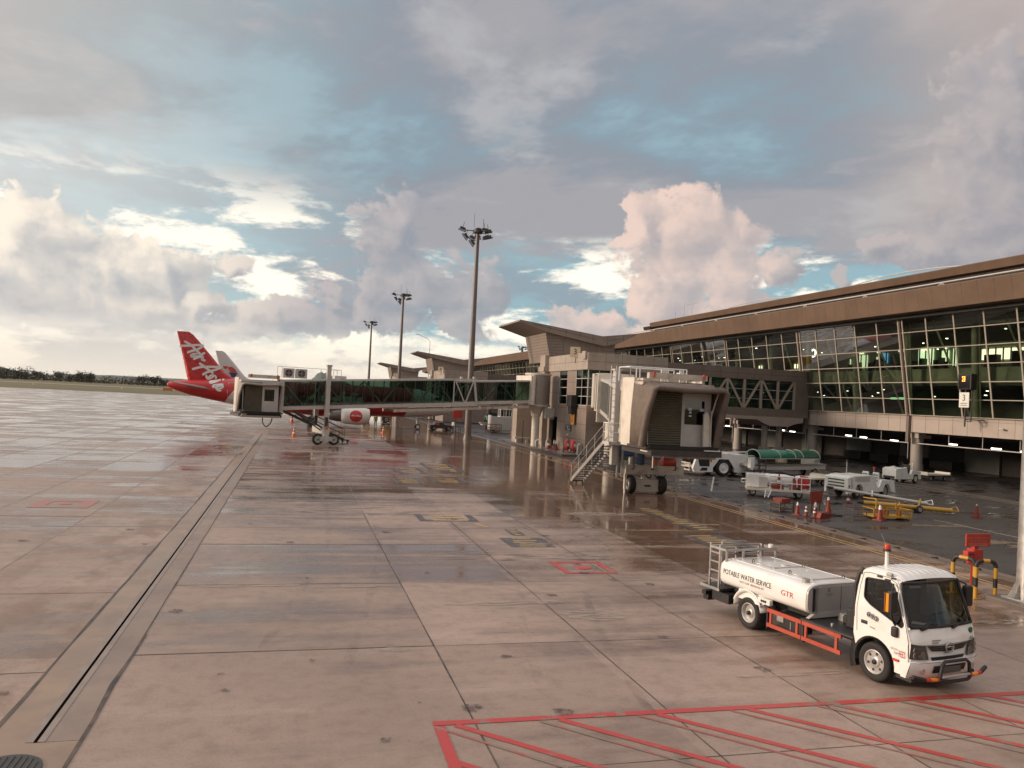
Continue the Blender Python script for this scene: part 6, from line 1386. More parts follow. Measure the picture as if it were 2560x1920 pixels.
    m.tube([(x, -0.40, 0.30), (x, -0.40, 0.36), (x + 0.01, -0.36, 0.58), (x, -0.28, 0.64), (x, 0.28, 0.64), (x + 0.01, 0.36, 0.58), (x, 0.40, 0.36), (x, 0.40, 0.30), (x, 0.34, 0.27), (x, -0.34, 0.27)], 0.032, 8, closed=True); bb = m.build('bull_bar', M['black'], t)
    m = MB(); m.tube([(x + 0.01, -0.38, 0.37), (x + 0.01, 0.38, 0.37)], 0.028, 8); m.build('bull_bar_tube', M['chrome'], bb)
    m = MB(); m.box(4.45, 4.46, -0.25, 0.25, 0.40, 0.52); m.build('number_plate', MAT('plate_grey', (0.10, 0.09, 0.085), 0.4), t)
    for s in (-1, 1):
        pts = [(x - 0.01, s * 0.41, 0.33), (x - 0.03, s * 0.75, 0.35), (x - 0.10, s * 0.98, 0.40)]
        for a, b, mt in ((0.0, 0.12, 'red'), (0.12, 0.38, 'amber'), (0.38, 0.58, 'redink'), (0.58, 1.0, 'black')):
            P = [tuple(lerp(Vector(pts[0]), Vector(pts[1]), q / 0.6) if q < 0.6 else lerp(Vector(pts[1]), Vector(pts[2]), (q - 0.6) / 0.4)) for q in [a + (b - a) * i / 4 for i in range(5)]]
            m = MB(); m.tube(P, 0.038, 8); m.build('bar_wing', M[mt], bb)
    m = MB(); m.cyl((3.26, -0.35, 2.09), (3.26, -0.35, 2.40), 0.035, n=12); po = m.build('beacon_post', M['white'], t)
    m = MB(); m.lathe([(0.07, 2.40), (0.075, 2.44), (0.001, 2.44)], (3.26, -0.35, 0), 'z', 16); m.build('beacon_base', M['black'], po)
    m = MB(); m.lathe([(0.058, 2.44), (0.06, 2.50), (0.05, 2.535), (0.001, 2.545)], (3.26, -0.35, 0), 'z', 16); m.build('beacon_lens', MAT('beacon_red', (0.50, 0.06, 0.02), 0.2), po)
    m = MB(); m.tube([(3.3, -0.28, 2.08), (3.22, -0.3, 2.45), (3.12, -0.36, 2.72)], 0.005, 4); m.build('aerial', M['steel'], t)
    # chassis, wheels
    m = MB()
    for y in (-0.38, 0.38): m.box(-1.55, 4.1, y - 0.05, y + 0.05, 0.46, 0.64)
    for x_ in (-1.2, -0.5, 0.6, 1.4, 2.3, 3.0): m.box(x_ - 0.05, x_ + 0.05, -0.36, 0.36, 0.5, 0.6)
    m.cyl((0, -0.7, 0.37), (0, 0.7, 0.37), 0.09, n=12); m.cyl((3.5, -0.7, 0.37), (3.5, 0.7, 0.37), 0.07, n=12); m.box(0.9, 1.55, -0.78, -0.45, 0.3, 0.62); m.box(1.7, 2.6, 0.4, 0.8, 0.3, 0.62); m.build('chassis', M['black'], t)
    m = MB(); m.box(1.62, 3.02, -0.84, 0.84, 0.655, 0.70); m.cyl((1.62, -0.84, 0.655), (3.0, -0.84, 0.655), 0.04, n=10); m.build('deck', M['black'], t)
    m = MB(); m.box(2.42, 3.0, -0.45, 0.6, 0.70, 1.08); m.box(2.2, 2.45, -0.3, 0.3, 0.70, 0.86); m.build('battery_box', M['black'], t, bevel=0.02)
    m = MB(); m.box(2.0, 2.15, -0.2, 0.0, 0.70, 0.85); m.cyl((2.33, -0.72, 0.70), (2.33, -0.72, 0.76), 0.03, n=10); m.build('valve', M['steel'], t)
    for y, s in ((-0.775, -1), (0.775, 1)): wheel(t, 3.5, y, 0.365, 0.365, 0.22, 'y', 'chrome', side=s)
    for y, s in ((-0.66, -1), (0.66, 1)): wheel(t, 0.0, y, 0.365, 0.365, 0.44, 'y', 'steel', side=s)
    m = MB(); 
    for s in (-1, 1):
        g = [[(3.5 + r_ * math.cos(R(a)), s * y_, 0.37 + r_ * math.sin(R(a))) for a in range(190, -8, -11)] for r_, y_ in ((0.475, 0.87), (0.44, 0.88), (0.44, 0.55))]; m.loft(g, cap=False, closed=False)
        g = [[(3.5 + r_ * math.cos(R(a)), s * y_, 0.37 + r_ * math.sin(R(a))) for a in range(205, 120, -10)] for r_, y_ in ((0.56, 0.84), (0.56, 0.886), (0.44, 0.884))]; m.loft(g, cap=False, closed=False)
    m.build('wheel_arch', M['black'], t)
    MB().box(2.94, 2.97, -0.86, -0.56, 0.12, 0.62).build('mud_flap', M['black'], t); MB().box(3.98, 4.3, -0.85, 0.85, 0.24, 0.335).build('cab_step', M['black'], t)
    for s in (-1, 1):
        m = MB(); g = [[(0.46 * math.cos(R(a)), s * y_, 0.40 + 0.46 * math.sin(R(a))) for a in range(172, 8, -9)] for y_ in (0.905, 0.40)]; m.loft(g, cap=False, closed=False)
        g2 = [[(rr * math.cos(R(a)), s * 0.906, 0.40 + rr * math.sin(R(a)) + (0.02 if rr > 0.5 else 0)) for a in range(160, 20, -9)] for rr in (0.46, 0.50)]; m.loft(g2, cap=False, closed=False)
        m.add([(-0.40, s * 0.86, 0.64), (0.42, s * 0.86, 0.62), (0.62, s * 0.72, 0.80), (0.35, s * 0.78, 0.90), (-0.38, s * 0.80, 0.88)], [(0, 1, 2, 3, 4)])
        o = m.build('rear_fender', W, t); sm = o.modifiers.new('t', 'SOLIDIFY'); sm.thickness = 0.012
    m = MB(); m.box(0.34, 0.72, -0.90, -0.80, 0.70, 0.82); m.build('plate_holder', W, t, bevel=0.01)
    for k in range(3): MB().cyl((0.47 + k * 0.06, -0.90, 0.765), (0.47 + k * 0.06, -0.906, 0.765), 0.03, n=14).build('letter_disc', M['ink'], t)
    # side rails in red
    for xa, xb in ((0.70, 1.60), (1.73, 2.66)):
        m = MB(); y = -0.88
        m.box(xa - 0.05, xb + 0.06, y - 0.02, y + 0.02, 0.57, 0.65); m.box(xa - 0.05, xb + 0.06, y - 0.02, y + 0.02, 0.25, 0.33)
        for x_ in (xa + 0.06, xb - 0.06): m.box(x_ - 0.03, x_ + 0.03, y - 0.018, y + 0.018, 0.33, 0.57)
        m.build('side_rail', MAT('rail_red', (0.42, 0.070, 0.040), 0.45, var=0.1), t)
    m = MB(); m.box(1.625, 1.705, -0.87, -0.80, 0.2, 0.66); m.box(0.62, 0.66, -0.88, -0.8, 0.2, 0.66); m.build('rail_post', M['black'], t)
    m = MB(); m.cyl((1.36, -0.885, 0.36), (1.36, -0.885, 0.52), 0.012, n=6); m.build('box_handle', M['steel'], t); MB().box(0.85, 1.05, -0.8, -0.78, 0.42, 0.56).build('data_plate', M['steel'], t)
    # tank
    hw, hz, zc = 0.90, 0.325, 1.085
    def sec(x, k=1.0, n=48):
        q = []
        for i in range(n):
            a = 2 * math.pi * i / n; c, s = math.cos(a), math.sin(a); q.append((x, math.copysign(hw * k * abs(c) ** 0.34, c), zc + math.copysign(hz * k * abs(s) ** 0.52, s) * (1.04 if s > 0 else 0.95)))
        return q
    m = MB(); m.loft([sec(-1.04, 0.90), sec(-1.0, 0.97), sec(-0.93, 1.0), sec(1.72, 1.0), sec(1.76, 0.995)]); tank = m.build('tank', W, t)
    def side(u, z, o): 
        dz = (z - zc) / hz / (1.04 if z > zc else 0.95); s = min(0.999, abs(dz)) ** (1 / 0.52); c = math.sqrt(1 - s * s); return Vector((u, -hw * c ** 0.34 - 0.003 - o, z))
    fit('lettering', 'POTABLE WATER SERVICE', 1.60, 0.118, M['ink'], lambda u, v, w: side(-0.05 + u, 1.15 + v - 0.0, w), tank, bold=0.0)
    fit('lettering', 'KAT/GSR /BKI(DN)-03', 0.78, 0.062, M['inkgrey'], lambda u, v, w: side(0.12 + u, 1.02 + v, w), tank)
    fit('lettering', 'GTR', 0.36, 0.115, M['redink'], lambda u, v, w: side(1.24 + u, 1.10 + v, w), tank, bold=0.0)
    m = MB(); m.loft([sec(1.76, 0.985), sec(1.80, 0.975)]); m.build('tank_front', MAT('tank_end_grey', (0.46, 0.43, 0.41), 0.35, var=0.06), t)
    m = MB(); m.box(1.80, 1.815, -0.62, 0.78, 0.84, 1.36); m.build('cabinet_door', MAT('cabinet_grey', (0.40, 0.37, 0.355), 0.35, var=0.06), t)
    m = MB(); m.box(1.80, 1.83, -0.74, -0.70, 0.86, 1.34); m.box(1.81, 1.82, 0.05, 0.055, 0.84, 1.36); m.build('cabinet_seal', M['black'], t); MB().box(1.80, 1.84, -0.665, -0.63, 0.84, 1.36).build('hinge_strip', M['steel'], t)
    MB().box(1.815, 1.82, -0.33, -0.27, 1.26, 1.33).build('sticker', M['inkgrey'], t); MB().box(1.815, 1.82, -0.36, -0.2, 1.18, 1.22).build('sticker', M['steel'], t)
    m = MB(); m.prism([(-0.85, 0.72), (0.75, 0.72), (0.70, 0.84), (-0.62, 0.84)], 1.74, 1.82, 'x'); m.build('tank_saddle', M['greywhite'], t)
    m = MB(); m.box(-0.9, 1.7, -0.5, 0.5, 0.64, 0.80); m.build('tank_cradle', M['black'], t)
    for x0, x1 in ((-0.30, 0.28), (0.88, 1.44)):
        m = MB(); m.box(x0, x1, -0.42, 0.42, 1.415, 1.435); h = m.build('hatch', W, tank, bevel=0.008)
        m = MB(); m.tube([(x0 - 0.02, -0.45, 1.44), (x1 + 0.02, -0.45, 1.44), (x1 + 0.02, 0.45, 1.44)], 0.011, 6); m.build('hatch_rod', M['chrome'], h)
        for p in ((x0 - 0.05, -0.45), (x1 + 0.03, 0.47)):
            m = MB(); m.tube([(p[0] - 0.03, p[1], 1.41), (p[0] - 0.032, p[1], 1.48), (p[0], p[1], 1.51), (p[0] + 0.032, p[1], 1.48), (p[0] + 0.03, p[1], 1.41)], 0.011, 6); m.build('lifting_eye', M['brown'], h)
        m = MB(); m.cyl((x1 + 0.02, -0.42, 1.40), (x1 + 0.02, -0.42, 1.46), 0.03, n=10); m.build('hatch_lock', M['greywhite'], h)
    m = MB(); m.cyl((1.52, -0.66, 1.36), (1.52, -0.66, 1.46), 0.075, n=18); m.cyl((1.52, -0.66, 1.46), (1.52, -0.66, 1.48), 0.085, n=18); m.build('filler_cap', M['steel'], tank)
    m = MB(); m.cyl((0.1, 0.1, 1.42), (0.1, 0.1, 1.46), 0.09, n=16); m.build('vent', M['greywhite'], tank)
    m = MB()
    for y in (-0.6, 0.0, 0.6): m.box(-0.9, 1.7, y - 0.012, y + 0.012, 1.405, 1.42)
    m.build('top_seam', W, tank)
    # rear platform, ladder, cage
    m = MB(); m.box(-1.74, -1.02, -0.86, 0.86, 0.60, 0.665); m.build('rear_platform', M['darksteel'], t); MB().box(-1.74, -1.02, -0.875, -0.862, 0.61, 0.675).build('platform_edge', M['steel'], t)
    m = MB(); m.box(-1.70, -1.55, -0.84, 0.84, 0.40, 0.50); m.box(-1.35, -0.75, -0.80, 0.8, 0.36, 0.58); m.box(-1.69, -1.5, -0.80, -0.6, 0.28, 0.42); m.build('under_run_guard', M['black'], t)
    m = MB()
    for x_, y in ((-1.47, -0.80), (-1.12, -0.80), (-1.47, -0.45)): m.bar((x_, y, 0.66), (x_, y, 1.72), 0.045)
    for k in range(4): m.bar((-1.47, -0.80, 0.84 + k * 0.22), (-1.12, -0.80, 0.84 + k * 0.22), 0.032)
    m.build('ladder', M['steel'], t)
    m = MB(); zt = 1.62
    for a, b in (((-1.47, -0.80), (-0.88, -0.80)), ((-0.88, -0.80), (-0.88, 0.72)), ((-1.47, -0.80), (-1.47, 0.72)), ((-1.47, 0.72), (-0.88, 0.72))): m.bar((*a, zt), (*b, zt), 0.05)
    for p in ((-0.88, -0.80), (-0.88, -0.3), (-0.88, 0.25), (-0.88, 0.72), (-1.47, 0.72), (-1.47, 0.0)): m.bar((*p, 1.3 if p[0] > -1 else 0.66), (*p, zt), 0.045)
    m.bar((-1.47, -0.8, 1.40), (-1.47, 0.72, 1.40), 0.035); m.bar((-1.47, -0.45, 1.72), (-1.47, 0.3, 1.72), 0.03); m.build('cage_rail', M['steel'], t)
    m = MB(); m.tube([(-1.2 + 0.1 * math.sin(a * 0.7), 0.1 + 0.32 * math.cos(a * 0.7), 1.36 + 0.02 * a) for a in range(14)], 0.035, 6); m.build('hose', M['brown'], t)
    m = MB(); m.box(-1.45, -1.05, -0.35, 0.5, 0.67, 1.25); m.build('pump_cabinet', M['darksteel'], t)
    m = MB(); m.cyl((-0.95, 0.62, 1.62), (-0.95, 0.62, 1.72), 0.06, n=14); m.build('work_lamp', M['white'], t); m = MB(); m.bar((-1.1, 0.5, 1.4), (-1.1, 0.5, 1.78), 0.03); m.build('post', M['darksteel'], t)
    m = MB(); m.cyl((-1.6, -0.5, 0.50), (-1.6, 0.5, 0.50), 0.04, n=10); m.build('tail_pipe', M['steel'], t)
water_truck()

# ---------------------------------------------------------------- fuel stop sign, hoops, pole
t = thing('fuel_stop_post', 'red post with a red fuel emergency stop board behind the yellow hoops', 'sign', (19.45, 18.95, 0))
m = MB(); m.bar((0, 0, 0), (0, 0, 1.45), 0.13); m.box(-0.14, 0.14, -0.14, 0.14, 0, 0.03); m.build('post', M['red'], t)
b = MB().box(-0.44, 0.44, -0.13, -0.09, 1.38, 1.76).build('sign_board', M['red'], t, bevel=0.015)
PALE = MAT('faded_lettering', (0.52, 0.20, 0.13), 0.5)
for i, (s_, w_, h_) in enumerate((('FUEL EMERGENCY', 0.78, 0.062), ('STOP BUTTON', 0.60, 0.062))):
    fit('lettering', s_, w_, h_, PALE, lambda u, v, w, i=i: Vector((u, -0.132 - w, 1.635 - (0, 0.095, 0.17, 0.215)[i] + v)), b)
m = MB()
for z_, w_ in ((1.465, 0.36), (1.42, 0.33)): [m.box(-w_ + k * w_ / 6, -w_ + (k + 0.8) * w_ / 6, -0.134, -0.13, z_ - 0.012, z_ + 0.012) for k in range(12)]
m.build('small_print', PALE, b)
m = MB(); m.box(-0.46, -0.16, -0.22, -0.04, 0.98, 1.26); bx = m.build('button_box', M['red'], t, bevel=0.015); MB().cyl((-0.31, -0.22, 1.12), (-0.31, -0.24, 1.12), 0.085, n=18).build('button_ring', M['ink'], bx); MB().cyl((-0.31, -0.24, 1.12), (-0.31, -0.26, 1.12), 0.05, n=18).build('button', M['airred'], bx)
MB().box(-0.17, 0.17, -0.15, 0.12, 0.85, 1.30).build('cabinet', M['red'], t, bevel=0.01)
def hoop(a, b, label, h=1.08):
    t = thing('guard_hoop', label, 'guard hoop', (a[0], a[1], 0), 0, 'yellow and black guard hoops')
    d = Vector((b[0] - a[0], b[1] - a[1], 0)); L = d.length; d.normalize(); r = 0.16
    path = [(0, 0)] + [(0, h - r)] + [(r - r * math.cos(R(q)), h - r + r * math.sin(R(q))) for q in range(0, 91, 15)] + [(L - r + r * math.sin(R(q)), h - r + r * math.cos(R(q))) for q in range(0, 91, 15)] + [(L, 0)]
    pts = [Vector((d.x * u, d.y * u, z)) for u, z in path]
    full = []; 
    for i in range(len(pts) - 1): full += [pts[i].lerp(pts[i + 1], k / 8) for k in range(8)]
    full.append(pts[-1]); ln = [0]
    for i in range(1, len(full)): ln.append(ln[-1] + (full[i] - full[i - 1]).length)
    tot = ln[-1]
    cuts = [0.0, 0.34, 0.60, h - r - 0.02, h + 0.11, tot - h - 0.11, tot - h + r + 0.02, tot - 0.60, tot - 0.34, tot]
    o = None
    Y_, B_ = MB(), MB()
    for i in range(len(cuts) - 1):
        P = []
        for k in range(9):
            s = lerp(cuts[i], cuts[i + 1], k / 8)
            for j in range(1, len(ln)):
                if ln[j] >= s - 1e-6: P.append(full[j - 1].lerp(full[j], (s - ln[j - 1]) / max(1e-6, ln[j] - ln[j - 1]))); break
        (B_ if i % 2 else Y_).tube(P, 0.058 if i % 2 else 0.0575, 14)
    Y_.build('yellow_band', M['yellow'], t); B_.build('black_band', M['black'], t)
    for p in (pts[0], pts[-1]): MB().box(p.x - 0.15, p.x + 0.15, p.y - 0.11, p.y + 0.11, 0, 0.025).build('foot_plate', M['yellow'], t)
hoop((18.80, 19.05), (19.00, 18.47), 'yellow and black guard hoop left of the red fuel stop post')
hoop((18.93, 18.36), (19.45, 18.20), 'yellow and black guard hoop in front of the red fuel stop post')
t = thing('light_mast', 'grey mast foot on a rough concrete block at the right frame edge', 'light mast', (19.85, 17.5, 0), 0, 'apron light masts')
m = MB(); m.cyl((0, 0, 0.2), (0, 0, 25), 0.30, 0.16, 20); m.build('pole', M['steel'], t)
m = MB(); m.box(-0.75, 0.75, -0.7, 0.7, -0.05, 0.16); m.build('plinth', M['kerb'], t, bevel=0.05)
m = MB(); m.box(-0.45, 0.45, -0.45, 0.45, 0.16, 0.20)
for a in range(8): c, s = math.cos(a * 0.785), math.sin(a * 0.785); m.add([(c * 0.3, s * 0.3, 0.2), (c * 0.48, s * 0.48, 0.2), (c * 0.3, s * 0.3, 0.62), (c * 0.3 - s * 0.02, s * 0.3 + c * 0.02, 0.2)], [(0, 1, 2), (0, 2, 3), (1, 3, 2)])
m.build('base_flange', M['steel'], t)

# ---------------------------------------------------------------- tall light masts
def mast(x, y, label):
    t = thing('light_mast', label, 'light mast', (x, y, 0), 0, 'apron light masts')
    m = MB(); m.cyl((0, 0, 0), (0, 0, 24.6), 0.42, 0.20, 20); m.cyl((0, 0, 0), (0, 0, 0.6), 0.55, 0.45, 20); m.build('pole', MAT('mast_steel', (0.17, 0.145, 0.135), 0.5, metal=0.3), t)
    m = MB(); m.cyl((0, 0, 24.25), (0, 0, 24.7), 0.55, n=18); m.cyl((0, 0, 24.7), (0, 0, 24.85), 0.35, n=12); m.build('lamp_ring', M['darksteel'], t)
    m = MB(); m.bar((0, 0, 24.5), (-1.7, -0.2, 24.45), 0.09); m.bar((0, 0, 24.3), (1.1, -0.3, 24.3), 0.09); m.bar((0, 0, 24.3), (0.2, 1.6, 24.3), 0.1)
    m.cyl((0.6, 0, 24.9), (0.6, 0, 26.0), 0.03, n=6); m.cyl((-0.5, 0, 24.9), (-0.5, 0, 26.6), 0.02, n=6); m.build('arm', M['darksteel'], t)
    for px, py, pz, ry in ((-1.9, -0.25, 24.6, 0.3), (-1.45, -0.3, 23.75, 0.9), (-0.75, -0.5, 23.6, 0.4), (-0.7, -0.6, 23.0, 0.9), (0.8, -0.6, 23.8, -0.4), (1.2, -0.3, 23.9, -0.3), (1.15, -0.3, 24.6, -0.2), (0.3, 1.5, 24.2, 0.2), (0.6, -0.8, 24.6, 0)):
        q = MB(); q.box(-0.32, 0.32, -0.24, 0.24, -0.1, 0.12); q.add([(-0.4, -0.29, -0.13), (0.4, -0.29, -0.13), (0.46, -0.34, -0.24), (-0.46, -0.34, -0.24), (-0.4, 0.29, -0.13), (0.4, 0.29, -0.13), (0.46, 0.3, -0.24), (-0.46, 0.3, -0.24)], [(0, 1, 2, 3), (5, 4, 7, 6), (0, 3, 7, 4), (1, 5, 6, 2)])
        q.xf(Matrix.Translation((px, py, pz)) @ Matrix.Rotation(ry, 4, 'Y')); o = q.build('floodlight', M['darksteel'], t)
        s = MB(); s.bar((px, py, pz + 0.1), (px * 0.9, py, pz + 0.75), 0.05); s.build('bracket', M['darksteel'], o)
    return t
m1 = mast(19.65, 91.1, 'tall light mast rising behind the jet bridge, nearest of the masts with lamps')
dup(m1, (19.6, 157.9, 0), 0.05, 'middle light mast, seen just left of the second gate tower roof'); dup(m1, (19.5, 225.4, 0), -0.05, 'far light mast, leftmost of the masts against the sky'); dup(m1, (80.9, 285.1, 0), 0.2, 'tiny light mast top showing over the terminal roof behind the near tower')
t = thing('mast_panel', 'small red board and grey rail standing at the foot of the tall light mast', 'sign', (18.6, 91.8, 0)); MB().box(-0.65, 0.45, -0.1, 0.0, 2.4, 3.3).build('board', M['red'], t)
m = MB(); m.bar((-0.3, 0, 0), (-0.3, 0, 2.5), 0.08); rails(m, [(-0.75, -0.5), (0.2, -0.5), (0.2, 0.5)], 0, 1.5, 0.04); m.build('post', M['darksteel'], t)
t = thing('thin_lamp_post', 'thin lamp post with one bent arm above the second gate tower roof', 'lamp post', (34.6, 215.0, 0)); m = MB(); m.cyl((0, 0, 0), (0, 0, 19.5), 0.12, 0.08, 8); m.tube([(0, 0, 19.5), (-0.8, 0, 20.3), (-3.2, 0, 21.2)], 0.06, 6); m.build('pole', M['steel'], t); MB().box(-4.0, -3.0, -0.15, 0.15, 21.15, 21.3).build('lamp', M['steel'], t)

# ---------------------------------------------------------------- ground equipment
def cone(x, y, h, label, mat='conered', top=True, group='traffic cones', z=0.0, bands=((0.52, 0.72),), base=0.30):
    t = thing('traffic_cone', label, 'traffic cone', (x, y, z), random.Random(int(x * 100)).uniform(-0.6, 0.6), group)
    s = h * base; m = MB(); m.box(-s, s, -s, s, 0, h * 0.055); r0, r1 = h * 0.20, h * 0.035; m.cyl((0, 0, h * 0.05), (0, 0, h), r0, r1, 18); m.build('cone_body', M[mat], t)
    for a, b in bands: q = MB(); q.cyl((0, 0, h * a), (0, 0, h * b), lerp(r0, r1, (a - 0.05) / 0.95) + 0.006, lerp(r0, r1, (b - 0.05) / 0.95) + 0.006, 18, cap=False); q.build('reflective_band', M['refl'], t)
    return t
cone(24.19, 34.17, 0.66, 'red cone with white collar, leftmost on the asphalt below the equipment trailer', bands=((0.72, 0.95),))
cone(24.45, 33.84, 0.52, 'small dark cone with two pale bands, left of a twin pair', 'conebrown', bands=((0.42, 0.58), (0.75, 0.92)))
cone(24.62, 33.42, 0.52, 'small dark cone with two pale bands, right of a twin pair', 'conebrown', bands=((0.42, 0.58), (0.75, 0.92)))
cone(25.9, 35.1, 0.6, 'faded cone with white middle, half hidden behind the chock board', 'conebrown', bands=((0.45, 0.85),))
cone(26.05, 34.30, 0.86, 'tall red cone with a white tip standing on a dark rubber slab', bands=((0.80, 0.98),), z=0.05)
cone(27.79, 32.70, 0.80, 'red cone stack with white collar left of the yellow cart', bands=((0.66, 0.92),)); 
cone(31.03, 39.11, 0.56, 'red cone with white band in front of the white tow tractor', bands=((0.25, 0.5),))
cone(29.75, 33.55, 0.56, 'small orange cone with white band behind the yellow cart', 'orange', bands=((0.45, 0.75),))
cone(34.86, 33.93, 0.74, 'red cone standing alone on the dark road at the right', bands=((0.86, 0.97),))
cone(33.9, 37.9, 0.5, 'small brown cone beyond the white towbar', 'conebrown')
cone(0.05, 84.37, 0.98, 'orange cone with pale bands left of the jet bridge wheels', 'orange', bands=((0.35, 0.5), (0.7, 0.8))); cone(-0.32, 118.8, 1.2, 'orange cone under the red aircraft belly, beyond the jet bridge', 'orange', bands=((0.35, 0.5), (0.7, 0.8))); cone(10.66, 98.7, 0.95, 'orange cone below the white engine', 'orange', bands=((0.35, 0.5), (0.7, 0.8)))
t = thing('rubber_slab', 'dark rubber slab under the tall red cone', 'slab', (26.05, 34.25, 0)); MB().box(-0.62, 0.62, -0.3, 0.3, 0, 0.05).build('slab', M['black'], t, bevel=0.02); t2 = MB().box(-0.55, -0.1, -0.25, 0.2, 0.05, 0.16).build('block', M['brown'], t)
t = thing('chock_board', 'red wheel chock board with holes lying beside the twin dark cones', 'chock', (25.05, 33.35, 0), 0.3); MB().prism([(-0.42, 0.0), (0.42, 0.0), (0.38, 0.2), (-0.3, 0.26)], -0.14, 0.14, 'y').build('chock_body', M['conered'], t, bevel=0.02); m = MB()
for x in (-0.2, 0.05, 0.25): m.cyl((x, -0.145, 0.11), (x, -0.15, 0.11), 0.035, n=10)
m.build('hole', M['ink'], t)
t = thing('red_sign_stand', 'faded red triangular board leaning behind the cones', 'sign', (26.3, 35.6, 0)); m = MB(); m.prism([(-0.35, 0.35), (0.30, 0.42), (0.38, 1.05), (-0.38, 1.0)], -0.03, 0.03, 'y'); m.build('board', M['conered'], t); m = MB(); m.bar((-0.25, 0.05, 0), (-0.2, 0, 0.8), 0.05); m.bar((0.25, 0.05, 0), (0.2, 0, 0.8), 0.05); m.build('leg', M['brown'], t)
t = thing('step_stand', 'low red and brown step frame left of the cones', 'stand', (24.15, 35.4, 0), 0.2); m = MB()
for z in (0.12, 0.42): m.box(-0.5, 0.5, -0.35, 0.35, z, z + 0.05)
for x in (-0.47, 0.47):
    for y in (-0.32, 0.32): m.bar((x, y, 0), (x, y, 0.55), 0.05)
m.build('frame', M['brown'], t); MB().box(-0.35, 0.3, -0.3, 0.3, 0.47, 0.66).build('step', M['conered'], t)

def pushback():
    t = thing('pushback_tractor', 'big white pushback tractor with one large wheel arch behind the near jet bridge', 'tractor', (31.2, 54.6, 0), R(180)); W = M['white']
    # local: front towards +x (left in the photograph), visible side +y
    body = [(2.35, 0.28), (2.5, 0.55), (2.25, 1.30), (2.05, 1.42), (0.85, 1.42), (0.80, 1.62), (-2.6, 1.66), (-2.9, 1.3), (-2.9, 0.32), (-0.95, 0.32), (-0.95, 0.62), (-0.45, 1.28), (0.35, 1.28), (0.85, 0.62), (0.85, 0.30)]
    m = MB(); m.prism(body, 1.0, 1.25, 'y'); m.prism(body, -1.25, -1.0, 'y'); m.box(-2.85, 0.8, -1.0, 1.0, 1.28, 1.6); m.box(0.8, 2.05, -1.0, 1.0, 0.5, 0.75); m.box(0.8, 2.2, -1.0, 1.0, 1.36, 1.42); m.box(-2.88, -1.0, -1.0, 1.0, 0.35, 1.3); m.build('body', W, t, bevel=0.02)
    m = MB(); m.box(-0.45, 0.35, 0.8, 1.0, 1.0, 1.28); m.box(-0.95, 0.85, 0.3, 0.9, 0.3, 1.27); m.build('wheel_well', M['black'], t)
    m = MB(); m.prism([(1.15, 0.72), (1.95, 0.72), (2.12, 1.30), (1.15, 1.30)], 1.254, 1.262, 'y'); m.prism([(1.35, 0.40), (1.95, 0.40), (1.75, 0.62), (1.3, 0.62)], 1.254, 1.262, 'y'); m.build('cab_window', M['black'], t)
    MB().box(2.2, 2.28, -0.9, 0.9, 0.80, 1.25).build('windscreen', M['glass_v'], t)
    wheel(t, -0.05, 1.05, 0.62, 0.62, 0.5, 'y', 'white', hubs=False, side=1); wheel(t, -0.05, -1.05, 0.62, 0.62, 0.5, 'y', 'white', hubs=False, side=-1)
    for s in (1, -1): wheel(t, -2.2, s * 1.0, 0.55, 0.55, 0.4, 'y', 'white', hubs=False, side=s)
    m = MB(); m.box(-1.4, 0.2, -0.9, 0.6, 1.66, 1.74); m.tube([(-2.2, 0.9, 1.66), (-2.2, 0.9, 1.88), (-0.4, 0.9, 1.80), (-0.4, 0.9, 1.64)], 0.04, 6); m.build('roof_plate', W, t)
    m = MB(); m.box(0.95, 1.1, 1.26, 1.27, 1.05, 1.32); m.build('side_lamp', M['orange'], t); m = MB(); m.box(0.5, 0.58, 1.255, 1.262, 0.72, 0.80); m.build('filler', M['ink'], t)
    m = MB()
    for z in (0.35, 0.6, 0.85): m.box(2.5, 2.62, -0.9, 0.9, z, z + 0.08)
    for y in (-0.8, 0.0, 0.8): m.bar((2.55, y, 0.3), (2.55, y, 0.95), 0.06)
    m.build('front_rack', M['cream'], t)
pushback()
t = thing('access_steps', 'grey framed steps with white sign beside the pushback tractor', 'steps', (33.15, 51.6, 0)); m = MB()
for x in (-0.45, 0.05, 0.55):
    m.bar((x, 0, 0.15), (x, 0, 1.5), 0.045); m.bar((x, 0.9, 0.15), (x, 0.9, 1.5), 0.045)
for z in (0.35, 0.7, 1.05): m.bar((-0.45, 0, z), (0.55, 0, z), 0.04); m.box(0.05, 0.55, 0, 0.4, z, z + 0.03)
m.bar((-0.45, 0, 1.5), (0.55, 0, 1.5), 0.04); m.build('frame', M['darksteel'], t); m = MB(); m.box(-0.75, -0.45, -0.05, 0.4, 0.85, 1.62); m.build('panel', M['white'], t)
for x in (-0.4, 0.5): wheel(t, x, 0.0, 0.1, 0.1, 0.06, 'y', 'steel', hubs=False)
MB().bar((-0.9, 0.1, 1.66), (-0.3, 0.1, 1.66), 0.05).build('hand_bar', M['darksteel'], t)

